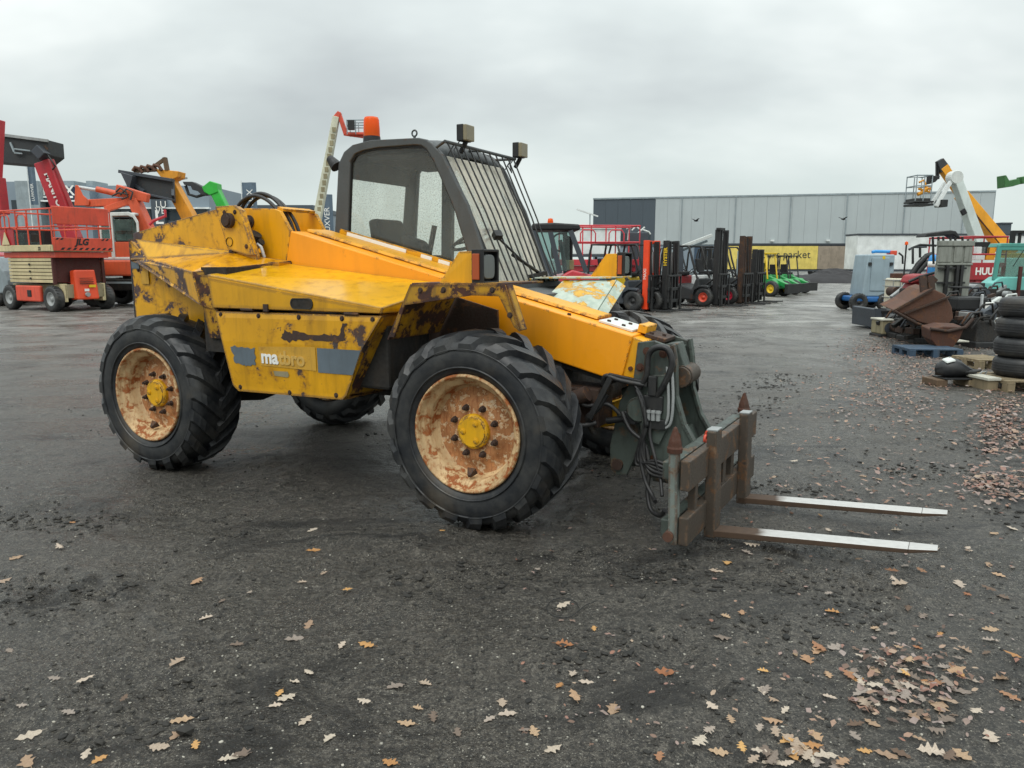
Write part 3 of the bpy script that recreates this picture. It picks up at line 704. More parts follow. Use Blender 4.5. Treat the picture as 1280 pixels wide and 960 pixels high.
# rear body: tower plates, deck, valance, rear panel
tower = [(-.72, 1.82), (.31, 1.992), (.50, 2.0), (.556, 1.968), (.68, 1.63), (.68, 1.0), (-.72, 1.0)]
for y0 in (.53, 1.255):
    b = MB(); b.prism(tower, y0, y0 + .03); tp = part(b, 'tower_plate', 'yellow_rear', TH, .004)
    if y0 < 1: NEARTOWER = tp
b = MB(); b.prism([(.29, 2.002), (.497, 2.006), (.552, 1.972), (.676, 1.635), (.60, 1.635), (.40, 1.68), (.36, 1.80)], .505, .532); part(b, 'doubler_plate', 'yellow_rear', NEARTOWER, .004)
b = MB(); b.cyl((.441, .455, 1.894), (.441, .51, 1.894), .042, 20); b.cyl((.441, .47, 1.894), (.441, .51, 1.894), .056, 20); part(b, 'pivot_pin', 'rust_dark', NEARTOWER)
b = MB(); b.lathe([(.034, .497), (.034, .506), (.02, .51), (.0005, .51)], (.427, 0, 1.736), 'y', 18); part(b, 'lightening_hole', 'chassis_dark', NEARTOWER)
b = MB(); b.box(-.70, .3, .56, 1.255, 1.55, 1.66).box(-.715, -.66, .56, 1.255, 1.0, 1.80); part(b, 'tower_floor', 'yellow_body')
# deck with sloping skirt
Pa, Pb = (-.684, .528, 1.77), (.50, .528, 1.655)
Q1, Q2, Q3, Q4 = (-.47, .455, 1.612), (.541, .05, 1.517), (.86, .69, 1.594), (.43, .50, 1.652)
b = MB(); b.plate([Q1, Q2, Q3, Q4], .012); b.box(.3, .86, .56, .69, 1.55, 1.585); dk = part(b, 'deck_plate', 'deck_wet', TH, .003)
b = MB(); b.plate([Pa, Q1, Q4, (.50, .528, 1.665)], .008); part(b, 'deck_upstand', 'yellow_deck', TH)
b = MB(); b.plate([Q2, (.552, .048, 1.478), (.868, .70, 1.55), Q3], .02); part(b, 'deck_lip', 'fender_rust', TH)
b = MB()
b.plate([(-.70, .47, 1.768), (-.70, .47, 1.60), (-.47, .452, 1.607), Q1, Pa], .012)
b.plate([(-.47, .452, 1.610), (-.66, .47, 1.592), (.598, .055, 1.282), (.541, .048, 1.515)], .012)
part(b, 'valance', 'yellow_rear', TH, .003)
b = MB(); b.prism([(-.70, 1.60), (.62, 1.32), (.62, 1.02), (-.70, 1.02)], .48, .50); part(b, 'rear_side_panel', 'yellow_rear', TH, .004)
b = MB(); b.plate([(-.575, .472, 1.405), (-.575, .472, 1.51), (-.485, .472, 1.515), (-.485, .472, 1.405)], .004); part(b, 'sticker', 'sticker_worn')
b = MB(); b.plate([(-.695, .474, 1.53), (-.60, .474, 1.53), (-.60, .474, 1.57), (-.695, .474, 1.588)], .004); part(b, 'paint_patch', 'patch_grey')
# rusty gap between deck and hood
b = MB(); b.plate([(.545, .062, 1.50), (.605, .062, 1.28), (.72, .07, 1.26), (.69, .07, 1.49)], .012); b.plate([(.60, .07, 1.285), (.62, .10, 1.05), (.80, .10, 1.05), (.745, .07, 1.26)], .012); part(b, 'gap_plate', 'fender_rust', TH)
b = MB(); b.box(.55, .80, .12, .70, .95, 1.55); part(b, 'bulkhead', 'chassis_dark')
# hood lid
H1, H2, H3, H4 = (.684, .05, 1.501), (2.196, .05, 1.312), (2.30, .69, 1.44), (.80, .69, 1.578)
b = MB(); b.add([H1, H2, H3, H4, (.723, .05, 1.269), (2.185, .05, 1.276), (2.28, .69, 1.276), (.80, .69, 1.269)],
                [(0, 1, 2, 3), (0, 4, 5, 1), (1, 5, 6, 2), (3, 2, 6, 7), (0, 3, 7, 4), (4, 7, 6, 5)])
hood = part(b, 'engine_hood', 'yellow_deck', TH, .006)
b = MB(); b.plate([(.70, .046, 1.478), (.735, .046, 1.275), (2.175, .046, 1.282), (2.185, .046, 1.30)], .005); part(b, 'hood_side', 'yellow_body', hood)
b = MB(); n = 12
pts = [(1.555 + (.062 if i < n / 2 else -.062) + .026 * math.sin(math.pi * (i if i < n / 2 else i - n / 2) / (n / 2 - 1) if True else 0) * (1 if i < n / 2 else -1), 0) for i in range(n)]
loop = []
for k in range(20):
    a = 2 * math.pi * k / 20; loop.append((1.555 + (.058 if math.cos(a) > 0 else -.058) + .028 * math.cos(a), 1.322 + .028 * math.sin(a)))
b.prism(loop, .0405, .044); part(b, 'handle_slot', 'chassis_dark', hood)
b = MB(); b.ring([(x + (x - 1.555) * .1, z + (z - 1.322) * .25) for x, z in loop], loop, .037, .0455); part(b, 'slot_rim', 'black_metal', hood)
b = MB(); b.box(1.22, 1.26, .034, .05, 1.262, 1.31); part(b, 'hood_latch', 'rust_dark', hood)
# side panel below the hood, with a fold
b = MB()
Y0, YK, YB = .05, .044, .058
top = [(.748, 1.246), (2.183, 1.262)]; lip = [(.757, 1.205), (2.163, 1.225)]; kink = [(.801, 1.043), (2.04, 1.062)]; bot = [(.867, .735), (.92, .695), (1.85, .713), (1.885, .745)]
def P3(p, y): return (p[0], y, p[1])
vs = [P3(top[0], .055), P3(top[1], .055), P3(lip[0], .047), P3(lip[1], .047), P3(kink[0], YK), P3(kink[1], YK), P3(bot[0], YB), P3(bot[3], YB), P3(bot[1], YB), P3(bot[2], YB)]
fs = [(0, 2, 3, 1), (2, 4, 5, 3), (4, 6, 7, 5), (6, 8, 9, 7)]; n = len(vs)
b.add(vs, fs); b.add([(x, y + .05, z) for x, y, z in vs], fs)
b.add(vs + [(x, y + .05, z) for x, y, z in vs], [(i, j, j + n, i + n) for i, j in ((0, 1), (1, 3), (3, 5), (5, 7), (7, 9), (9, 8), (8, 6), (6, 4), (4, 2), (2, 0))])
sp = part(b, 'side_panel', 'yellow_body', TH, .003)
def yp(z): return YK + (YB - YK) * max(0, min(1, (1.05 - z) / .34)) - .003
b = MB(); ol = []
for k in range(46):
    a = k / 46 * 4; e = int(a); f_ = a - e
    x, z = [(.885 + .225 * f_, 1.008 + .004 * f_), (1.11, 1.012 - .125 * f_), (1.11 - .19 * f_, .887), (.92 - .035 * f_, .887 + .12 * f_)][e]
    q = noise.noise((x * 30, z * 30, 3)); ol.append((x + .022 * q, z + .018 * noise.noise((x * 33, z * 33, 9))))
b.add([(x, yp(z), z) for x, z in ol], [tuple(range(len(ol)))]); part(b, 'paint_patch', 'patch_grey', sp)
b = MB(); b.add([(x, yp(z), z) for x, z in ((1.668, 1.04), (2.025, 1.043), (1.949, .881), (1.666, .879))], [(0, 1, 2, 3)]); part(b, 'paint_patch', 'patch_grey', sp)
b = MB(); b.add([(x, yp(z), z) for x, z in ((1.15, 1.022), (1.655, 1.045), (1.65, .888), (1.16, .893))], [(0, 1, 2, 3)]); part(b, 'sticker', 'sticker_worn', sp)
b = MB(); b.add([(x, yp(z), z) for x, z in ((1.27, .862), (1.40, .866), (1.41, .84), (1.395, .826), (1.28, .83))], [(0, 1, 2, 3, 4)]); part(b, 'sticker', 'beige_dirty', sp)
words('ma', .128, 'white_print', 'lettering', sp, (1.172, yp(.93) - .003, .914), (1, 0, 0), (0, -.041, 1), fat=.004)
words('tbro', .128, 'print_worn', 'lettering', sp, (1.332, yp(.93) - .002, .914), (1, 0, 0), (0, -.041, 1), fat=.004)
ol = [(1.40, 1.14), (1.46, 1.125), (1.47, 1.15), (1.62, 1.12), (1.74, 1.13), (1.86, 1.128), (1.87, 1.165), (1.885, 1.205), (1.93, 1.205), (1.90, 1.185), (1.90, 1.10), (1.80, 1.085), (1.62, 1.09), (1.50, 1.085), (1.44, 1.065), (1.36, 1.09)]
fine_ol = []
for i in range(len(ol)):
    A, B = ol[i], ol[(i + 1) % len(ol)]
    for k in range(5):
        x, z = A[0] + (B[0] - A[0]) * k / 5, A[1] + (B[1] - A[1]) * k / 5
        fine_ol.append((x + .016 * noise.noise((x * 40, z * 40, 1)), z + .016 * noise.noise((x * 40, z * 40, 7))))
b = MB(); b.add([(x, .0425, z) for x, z in fine_ol], [tuple(range(len(fine_ol)))]); part(b, 'worn_patch', 'rust_dark', sp)
# front return of the side body: the dark wheel arch
b = MB(); b.plate([(2.175, .075, 1.262), (1.88, .08, .745), (1.92, .68, .70), (2.22, .68, 1.262)], .02); b.plate([(.93, .08, .712), (1.86, .08, .725), (1.9, .68, .73), (.93, .68, .72)], .015); part(b, 'arch_plate', 'fender_rust', TH)
b = MB(); b.plate([(2.20, .62, 1.40), (1.95, .62, .65), (2.70, .62, .75), (2.68, .62, 1.28)], .02); part(b, 'inner_arch', 'rust_dark', TH)

# front fenders
def fender(side, mat):
    r = None
    def yy(y): return y if side == 0 else 2.2 - y
    b = MB()
    def quad(a, c, y0, y1, tt=.012):
        p = [(a[0], yy(y0), a[1]), (c[0], yy(y0), c[1]), (c[0], yy(y1), c[1]), (a[0], yy(y1), a[1])]
        b.plate(p, tt) if side else b.plate(p[::-1], tt)
    quad((2.25, 1.12), (2.43, 1.455), .03, .60); quad((2.43, 1.455), (3.055, 1.463), .03, .52); (quad((3.055, 1.463), (3.145, 1.215), .03, .10) if side == 0 else None)
    f = part(b, 'front_fender', mat, TH, .003)
    b = MB(); b.prism([(2.265, 1.14), (2.43, 1.458), (3.055, 1.466), (3.15, 1.212), (3.115, 1.235), (3.02, 1.402), (2.845, 1.403), (2.385, 1.335), (2.30, 1.14)], yy(.030), yy(.018)); (part(b, 'fender_skirt', 'fender_rust', f, .002) if side == 0 else None)
    # lamp pod
    x1 = 2.955 if side == 0 else 3.05
    ya, yb = (.055, .245) if side == 0 else (2.01, 2.19)
    xb = 2.83 if side == 0 else x1 - .06
    x1 = 2.90 if side == 0 else x1
    b = MB(); b.hexa([(xb - .24, ya + .02, 1.462), (xb, ya + .01, 1.462), (xb, yb - .01, 1.462), (xb - .24, yb - .02, 1.462)], [(xb - .10, ya + .02, 1.648), (xb, ya + .01, 1.65), (xb, yb - .01, 1.65), (xb - .10, yb - .02, 1.648)]); part(b, 'lamp_bracket', 'yellow_clean', f, .003)
    b = MB(); b.ring([(ya, 1.464), (yb, 1.464), (yb, 1.66), (ya, 1.66)], [(ya + .015, 1.48), (yb - .015, 1.48), (yb - .015, 1.645), (ya + .015, 1.645)], xb + .02, x1, 'x'); b.box(xb - .005, xb + .022, ya, yb, 1.464, 1.66); lp_ = part(b, 'headlight', 'black_plastic', f, .004)
    yc = (ya + yb) / 2; l = []
    for k in range(24):
        a = 2 * math.pi * k / 24; ca, sa = math.cos(a), math.sin(a)
        l.append((yc + .068 * math.copysign(abs(ca) ** .5, ca), 1.562 + .07 * math.copysign(abs(sa) ** .5, sa)))
    b = MB(); b.prism(l, xb + .03, x1 - .012, 'x'); part(b, 'lens', 'lens', lp_, .006)
    b = MB(); ysd = ya - .006 if side == 0 else ya - .006
    b.box(xb + .004, x1 - .022, ysd - .004, ysd + .008, 1.49, 1.635); part(b, 'indicator', 'amber_lens', lp_, .003)
    return f
fn = fender(0, 'fender_rust')
ff_ = fender(1, 'fender_worn')
b = MB(); b.plate([(2.66, 1.72, 1.437), (3.09, 1.72, 1.443), (3.085, 1.30, 1.21), (2.70, 1.30, 1.31)], .014); b.plate([(3.09, 1.72, 1.443), (3.15, 1.74, 1.40), (3.14, 1.32, 1.17), (3.085, 1.30, 1.21)], .014); part(b, 'inner_slope', 'fender_worn', ff_, .003)

# ------------------------------------------------------------------ boom
bd_, bn_ = V(.9709, 0, -.2395), V(.2395, 0, .9709)
BT = V(.859, 0, 1.817)
def bp(s, h, y): p = BT + bd_ * s - bn_ * h; return (p.x, y, p.z)
LB = (V(3.569, 0, 1.147) - BT).length
b = MB(); b.hexa([bp(.0, .30, .70), bp(LB, .30, .70), bp(LB, .30, 1.12), bp(.0, .30, 1.12)], [bp(0, 0, .70), bp(LB, 0, .70), bp(LB, 0, 1.12), bp(0, 0, 1.12)])
boom = part(b, 'boom', 'yellow_boom', TH, .008)
b = MB(); b.hexa([bp(.3, .335, .74), bp(LB - .06, .335, .74), bp(LB - .06, .335, 1.08), bp(.3, .335, 1.08)], [bp(.3, .29, .74), bp(LB - .06, .29, .74), bp(LB - .06, .29, 1.08), bp(.3, .29, 1.08)]); part(b, 'boom_wear_strip', 'black_metal', boom)
b = MB(); b.hexa([bp(LB - .2, .285, .718), bp(LB + .082, .285, .718), bp(LB + .082, .285, 1.10), bp(LB - .2, .285, 1.10)], [bp(LB - .2, .012, .718), bp(LB + .082, .012, .718), bp(LB + .082, .012, 1.10), bp(LB - .2, .012, 1.10)]); ib = part(b, 'inner_boom', 'yellow_clean', TH, .006)
b = MB(); b.hexa([bp(.02, -.006, .85), bp(LB - .3, -.006, .85), bp(LB - .3, -.006, 1.11), bp(.02, -.006, 1.11)], [bp(.02, -.026, .86), bp(LB - .3, -.026, .86), bp(LB - .3, -.026, 1.10), bp(.02, -.026, 1.10)]); part(b, 'boom_top_rail', 'yellow_clean', boom, .004)
b = MB(); b.hexa([bp(LB - .27, -.002, .80), bp(LB - .04, -.002, .80), bp(LB - .04, -.002, 1.08), bp(LB - .27, -.002, 1.08)], [bp(LB - .27, -.016, .80), bp(LB - .04, -.016, .80), bp(LB - .04, -.016, 1.08), bp(LB - .27, -.016, 1.08)]); part(b, 'wear_pad', 'white_dirty', boom, .002)
b = MB(); b.hexa([bp(LB - .03, -.004, .86), bp(LB + .03, -.004, .86), bp(LB + .03, -.004, 1.06), bp(LB - .03, -.004, 1.06)], [bp(LB - .03, -.055, .86), bp(LB + .03, -.055, .86), bp(LB + .03, -.055, 1.06), bp(LB - .03, -.055, 1.06)]); part(b, 'stop_block', 'yellow_clean', ib, .004)
b = MB(); b.hexa([bp(LB + .03, .012, .84), bp(LB + .16, .012, .84), bp(LB + .16, .012, 1.08), bp(LB + .03, .012, 1.08)], [bp(LB + .03, -.012, .84), bp(LB + .16, -.012, .84), bp(LB + .16, -.012, 1.08), bp(LB + .03, -.012, 1.08)]); part(b, 'nose_plate', 'rust_dark', ib, .003)
for s_, y_ in ((LB - .22, .85), (LB - .12, .85), (LB - .22, .98), (LB - .12, .98), (LB - .45, .74), (LB + .06, .88), (LB + .12, .95)):
    b = MB(); b.cyl(bp(s_, -.0, y_), bp(s_, -.026 if y_ > .8 else -.012, y_), .013, 6); part(b, 'bolt', 'rust_dark', boom)
b = MB(); b.cyl(bp(LB + .035, .2, .722), bp(LB + .035, .2, .706), .014, 10); part(b, 'bolt', 'rust', ib)
# chipped scar on the boom cover
ol = [(1.02, .118), (1.06, .128), (1.10, .122), (1.15, .115), (1.20, .095), (1.19, .118), (1.16, .135), (1.10, .142), (1.05, .140)]
b = MB(); b.add([(*bp(s_, h_, .6985)[:1], .6985, bp(s_, h_, .7)[2]) for s_, h_ in [(q[0] - .12, q[1]) for q in ol]], [tuple(range(len(ol)))]); part(b, 'scar', 'rust_dark', boom)
# knuckle that carries the boom on the tower
for y0, y1 in ((.70, .735), (1.085, 1.12)):
    b = MB(); b.prism([(.36, 1.985), (.39, 1.998), (.70, 1.985), (.76, 1.966), (.86, 1.816), (.79, 1.53), (.60, 1.60), (.50, 1.80), (.37, 1.86)], y0, y1); kn = part(b, 'boom_knuckle', 'yellow_clean', boom, .004)
    b = MB(); b.cyl((.441, y0 - .012, 1.894), (.441, y1 + .012, 1.894), .05, 18); part(b, 'pivot_pin', 'rust_dark', boom)
b = MB(); b.plate([(.70, .735, 1.985), (.76, .735, 1.966), (.76, 1.085, 1.966), (.70, 1.085, 1.985)][::-1], .02); b.plate([(.52, .735, 1.82), (.80, .735, 1.80), (.80, 1.085, 1.80), (.52, 1.085, 1.82)][::-1], .02); part(b, 'knuckle_plate', 'yellow_clean', boom)
b = MB(); b.cyl((.441, .56, 1.894), (.441, 1.28, 1.894), .035, 14); part(b, 'pivot_shaft', 'rust_dark')
b = MB(); b.cyl((.35, .64, 1.5), (.56, .64, 1.80), .05, 14); b.cyl((.40, .64, 1.62), (.62, .64, 1.74), .028, 10); part(b, 'compensation_cylinder', 'chassis_dark')
b = MB(); b.tube([(.60, .62, 1.60), (.60, .60, 1.68), (.62, .60, 1.72), (.65, .60, 1.70), (.66, .62, 1.62)], .012, 8); part(b, 'hydraulic_pipe', 'chrome')
b = MB(); b.prism([(.33, 1.98), (.475, 2.004), (.597, 1.83), (.68, 1.63), (.30, 1.63)], 1.29, 1.32); part(b, 'doubler_plate', 'yellow_clean')
def arc(p, q, h, n=14, sag=(0, 0, 1), skew=0):
    p, q = Vector(p), Vector(q); out = []
    for i in range(n + 1):
        s_ = i / n; out.append(p.lerp(q, s_) + Vector(sag) * h * (4 * s_ * (1 - s_)) ** (.75) + Vector((skew * math.sin(math.pi * s_), 0, 0)))
    return out
for k in range(3):
    b = MB(); y_ = .76 + .03 * k; b.tube(arc((.20 + .03 * k, y_, 1.93), (.76 + .025 * k, y_ + .03, 1.80), .225 + .02 * (k % 2), 18), .014, 10); part(b, 'hydraulic_hose', 'hose')

# ------------------------------------------------------------------ cab
outer = [(.83, 1.35), (.89, 1.746), (.96, 2.347), (1.02, 2.435), (1.106, 2.483), (1.282, 2.507), (1.726, 2.493), (1.80, 2.475), (1.848, 2.444), (1.934, 2.363), (2.145, 1.999), (2.268, 1.686), (2.40, 1.36)]
inner = [(.97, 1.42), (1.025, 1.742), (1.081, 2.359), (1.13, 2.415), (1.222, 2.437), (1.35, 2.447), (1.689, 2.444), (1.75, 2.435), (1.795, 2.408), (1.863, 2.31), (2.035, 1.96), (2.118, 1.716), (2.22, 1.42)]
b = MB(); b.ring(outer, inner, 1.15, 1.188); cab = part(b, 'cab', 'cab_grey', TH, .010)
b = MB(); b.ring([(x + (x - 1.5) * -.0 , z) for x, z in inner], [(1.5 + (x - 1.5) * .985, 1.9 + (z - 1.9) * .98) for x, z in inner], 1.165, 1.185); part(b, 'window_seal', 'black_plastic', cab)
b = MB(); b.ring(outer, inner, 2.06, 2.12); part(b, 'far_frame', 'cab_grey', cab, .012)
b = MB(); b.prism([(1.32, 1.36), (1.42, 1.36), (1.45, 2.47), (1.35, 2.47)], 2.055, 2.11); part(b, 'door_pillar', 'cab_grey', cab)
b = MB(); b.prism([(1.0, 1.36), (1.40, 1.36), (1.42, 1.62), (1.03, 1.62)], 2.06, 2.10); part(b, 'lower_door', 'cab_grey', cab)
# roof shell
prof = [(.98, 2.37), (1.03, 2.425), (1.11, 2.468), (1.282, 2.49), (1.726, 2.476), (1.80, 2.457), (1.85, 2.425), (1.92, 2.34)]
for nm, off, mt in (('roof', 0, 'cab_grey'), ('headliner', -.045, 'seat_black')):
    b = MB(); n = len(prof); rows = []
    for j in range(9):
        y_ = 1.18 + .92 * j / 8; dz = .045 * math.sin(math.pi * j / 8)
        rows += [(x, y_, z + dz + off) for x, z in prof]
    fs = [(j * n + i, j * n + i + 1, (j + 1) * n + i + 1, (j + 1) * n + i) for j in range(8) for i in range(n - 1)]
    b.add(rows, fs, True); o = part(b, nm, mt, cab); sm_ = o.modifiers.new('s', 'SOLIDIFY'); sm_.thickness = .02
b = MB(); b.box(1.2, 1.84, 1.22, 2.05, 2.36, 2.40); part(b, 'roof_lining', 'seat_black', cab)
# rear wall with a window
b = MB()
b.plate([(.845, 1.21, 1.36), (.87, 1.21, 1.58), (.87, 2.07, 1.58), (.845, 2.07, 1.36)], .03)
b.plate([(.955, 1.21, 2.25), (1.0, 1.21, 2.41), (1.0, 2.07, 2.41), (.955, 2.07, 2.25)], .03)
part(b, 'rear_wall', 'cab_grey', cab)
b = MB(); b.plate([(.875, 1.21, 1.58), (.957, 1.21, 2.25), (.957, 2.07, 2.25), (.875, 2.07, 1.58)], .006); part(b, 'rear_window', 'glass_side', cab)
b = MB(); ip = [(x, z) for x, z in inner]; b.prism(ip, 1.176, 1.182); part(b, 'side_window', 'glass_side', cab)
b = MB(); b.prism(ip, 2.085, 2.091); part(b, 'door_window', 'glass_side', cab)
# windscreen: follows the front edge of the side frames
wl_ = [(1.925, 2.355), (2.12, 1.99), (2.262, 1.68), (2.385, 1.37)]
b = MB()
for i in range(3): b.plate([(wl_[i][0], 1.18, wl_[i][1]), (wl_[i][0], 2.07, wl_[i][1]), (wl_[i + 1][0], 2.07, wl_[i + 1][1]), (wl_[i + 1][0], 1.18, wl_[i + 1][1])], .005)
part(b, 'windscreen', 'glass_front', cab)
for y_ in (1.185, 2.07): b = MB(); b.tube([(x + .008, y_, z) for x, z in wl_], .012, 8); part(b, 'windscreen_seal', 'black_plastic', cab)
b = MB(); b.plate([(2.44, 1.15, 1.43), (2.44, 2.12, 1.42), (2.46, 2.12, 1.1), (2.46, 1.15, 1.1)], .03); b.plate([(2.385, 1.15, 1.40), (2.385, 2.12, 1.40), (2.75, 2.12, 1.36), (2.75, 1.15, 1.36)][::-1], .03); part(b, 'cowl', 'cab_grey', cab)
b = MB(); b.box(.86, 2.4, 1.16, 2.1, 1.05, 1.36); part(b, 'cab_base', 'cab_grey', cab, .01)
# yellow sill strip and reflective tape along the bottom of the side window
b = MB(); b.plate([bp(.12, -.012, 1.13), bp(1.56, -.012, 1.13), bp(1.56, -.058, 1.13), bp(.12, -.058, 1.13)][::-1], .018); part(b, 'sill_strip', 'yellow_clean', cab)
for s0, s1 in ((.20, .78), (.92, 1.02), (1.08, 1.18), (1.28, 1.38)):
    b = MB(); b.plate([bp(s0, -.020, 1.109), bp(s1, -.020, 1.109), bp(s1, -.050, 1.109), bp(s0, -.050, 1.109)][::-1], .004); part(b, 'tape', 'white_print', cab)
# interior: seat, steering wheel, lever
b = MB(); b.box(1.12, 1.52, 1.40, 1.85, 1.52, 1.64); b.hexa([(1.08, 1.40, 1.60), (1.20, 1.40, 1.60), (1.20, 1.85, 1.60), (1.08, 1.85, 1.60)], [(1.0, 1.44, 1.93), (1.10, 1.44, 1.94), (1.10, 1.81, 1.94), (1.0, 1.81, 1.93)]); part(b, 'seat', 'seat_black', cab, .03)
b = MB(); b.hexa([(1.50, 1.24, 1.42), (1.80, 1.24, 1.42), (1.80, 1.36, 1.42), (1.50, 1.36, 1.42)], [(1.48, 1.24, 1.80), (1.66, 1.24, 1.74), (1.66, 1.36, 1.74), (1.48, 1.36, 1.80)]); part(b, 'console', 'seat_black', cab, .02)
b = MB(); b.beam((1.70, 1.3, 1.62), (1.76, 1.3, 1.86), .03, .03); part(b, 'control_lever', 'black_plastic', cab)
b = MB(); b.cyl((2.08, 1.62, 1.42), (1.93, 1.62, 1.75), .03, 10); sw = MB(); part(b, 'steering_column', 'black_plastic', cab)
sw.torus((0, 0, 0), .19, .014, 'z', 28, 8)
for k in range(3): a = k * 2.094; sw.cyl((0, 0, 0), (.19 * math.cos(a), .19 * math.sin(a), 0), .01, 6)
o = part(sw, 'steering_wheel', 'black_plastic', cab); o.location = (1.93, 1.62, 1.76); o.rotation_euler = (0, R(-24), 0)
# guard in front of the windscreen
gt0, gt1, gb0, gb1 = V(1.965, 1.14, 2.448), V(2.01, 2.16, 2.436), V(2.47, 1.16, 1.42), V(2.43, 2.16, 1.42)
b = MB(); b.cyl(gt0, gt1, .013, 8); guard = part(b, 'windscreen_guard', 'cab_grey', TH)
for a_, c_ in ((gb0, gb1), (gt0, (1.86, 1.17, 2.41)), (gt1, (1.86, 2.09, 2.43)), (gb0, (2.40, 1.17, 1.40)), (gb1, (2.40, 2.09, 1.40)), (gt0.lerp(gt1, .5), (1.87, 1.64, 2.45))):
    b = MB(); b.cyl(a_, c_, .011, 8); part(b, 'guard_stay', 'cab_grey', guard)
for k in range(11):
    s_ = .03 + .94 * k / 10; A, B = gt0.lerp(gt1, s_), gb0.lerp(gb1, s_); mid_ = A.lerp(B, .5) + V(.012, 0, .012)
    b = MB(); b.tube([A, A.lerp(mid_, .55), mid_, mid_.lerp(B, .5), B], .0062, 6); part(b, 'bar', 'black_metal', guard)
# work lights on the guard
def worklight(p, name='work_light'):
    p = Vector(p); b = MB(); b.beam(p + V(-.05, 0, -.14), p + V(0, 0, -.06), .03, .03); b.box(p.x - .045, p.x + .012, p.y - .064, p.y + .064, p.z - .06, p.z + .06)
    o = part(b, name, 'black_plastic', guard, .006)
    b = MB(); b.box(p.x + .010, p.x + .04, p.y - .061, p.y + .061, p.z - .057, p.z + .057); part(b, 'lens', 'lens_beige', o, .006)
    b = MB(); b.tube([p + V(-.04, -.02, -.05), p + V(-.07, -.06, -.12), p + V(-.03, -.1, -.19), p + V(-.06, -.12, -.13), p + V(-.02, -.14, -.1), p + V(-.06, -.16, -.17)], .005, 6); part(b, 'wire', 'hose', o)
worklight((2.0, 1.38, 2.535)); worklight((2.04, 2.20, 2.51))
# wiper
b = MB(); b.beam((2.33, 1.28, 1.76), (2.30, 1.30, 1.80), .06, .05); b.tube([(2.30, 1.29, 1.78), (2.38, 1.55, 1.60), (2.42, 1.78, 1.50)], .009, 6); b.tube([(2.35, 1.46, 1.64), (2.43, 1.80, 1.49), (2.43, 1.86, 1.50)], .013, 6); b.beam((2.38, 1.70, 1.47), (2.46, 1.82, 1.50), .05, .03); part(b, 'wiper', 'black_plastic', cab)
# beacon, eye bolt, mirror stub
b = MB(); b.cyl((1.20, 1.28, 2.49), (1.20, 1.28, 2.555), .072, 20, .066); bc = part(b, 'beacon', 'black_plastic', TH)
b = MB(); b.lathe([(.064, 2.556), (.064, 2.60), (.060, 2.68), (.052, 2.70), (.001, 2.702)], (1.20, 1.28, 0), 'z', 24); part(b, 'beacon_dome', 'amber', bc)
b = MB(); b.cyl((1.20, 1.28, 2.556), (1.20, 1.28, 2.65), .028, 12); part(b, 'beacon_bulb', 'amber_lens', bc)
b = MB(); b.torus((1.66, 1.20, 2.535), .022, .007, 'y', 16, 6); b.cyl((1.66, 1.20, 2.49), (1.66, 1.20, 2.515), .01, 8); part(b, 'lifting_eye', 'cab_grey', cab)
b = MB(); b.cyl((.93, 1.17, 2.33), (.86, 1.17, 2.40), .05, 14, .03); part(b, 'rear_lamp', 'black_plastic', cab)

# ------------------------------------------------------------------ headstock, hoses, carriage and forks
near_ch = [(3.60, 1.11), (3.70, 1.125), (3.80, 1.095), (3.835, .99), (3.845, .80), (3.90, .63), (4.0, .47), (4.0, .33), (3.94, .26), (3.72, .26), (3.655, .46), (3.58, .90)]
for y0, nm in ((.70, 'headstock_cheek'), (1.09, 'headstock_cheek')):
    b = MB(); b.prism(near_ch, y0, y0 + .03); hc = part(b, nm, 'headstock', TH, .005)
    b = MB(); e = [(3.815, 1.105), (3.835, .99), (3.845, .80), (3.90, .63), (4.0, .47)]
    for i in range(4): b.beam((e[i][0], y0 + .015, e[i][1]), (e[i + 1][0], y0 + .015, e[i + 1][1]), .06, .018)
    part(b, 'edge_flange', 'headstock', hc, .002)
b = MB(); b.box(3.62, 3.80, .73, 1.09, 1.02, 1.07); b.box(3.70, 3.84, .73, 1.09, .44, .50); b.hexa([(3.86, .73, .30), (3.99, .73, .30), (3.99, 1.09, .30), (3.86, 1.09, .30)], [(3.80, .73, .56), (3.86, .73, .56), (3.86, 1.09, .56), (3.80, 1.09, .56)]); part(b, 'headstock_web', 'headstock', TH, .006)
b = MB(); b.cyl((3.84, .80, .90), (3.84, 1.06, .90), .062, 20); b.cyl((3.84, .83, .90), (3.84, .845, .90), .068, 20); part(b, 'crowd_pin', 'carriage')
b = MB(); b.cyl((3.80, .93, .88), (3.45, .93, .74), .05, 16); part(b, 'crowd_cylinder', 'headstock')
b = MB(); b.hexa([(3.80, .86, .93), (3.86, .86, .93), (3.86, 1.0, .93), (3.80, 1.0, .93)], [(3.72, .86, 1.09), (3.80, .86, 1.10), (3.80, 1.0, 1.10), (3.72, 1.0, 1.09)]); part(b, 'crowd_link', 'headstock', TH, .006)
for y0 in (.80, 1.02):
    b = MB(); b.prism([(3.40, .42), (3.41, .27), (3.45, .235), (3.52, .25), (3.60, .44), (3.60, .78), (3.53, .86), (3.46, .72)], y0, y0 + .035); part(b, 'tilt_crank', 'headstock', TH, .005)
b = MB(); b.cyl((3.46, .78, .31), (3.46, 1.08, .31), .035, 14); part(b, 'crank_pin', 'rust_dark')
b = MB(); b.lathe([(.075, .690), (.08, .695), (.08, .705)], (3.62, 0, .70), 'y', 20, False); b.lathe([(.0005, .688), (.072, .688), (.076, .695)], (3.62, 0, .70), 'y', 20, False); part(b, 'pivot_boss', 'headstock')
b = MB(); b.box(3.66, 3.78, .655, .70, .70, .80); b.box(3.69, 3.74, .64, .70, .80, .92); part(b, 'valve_block', 'black_metal', TH, .006)
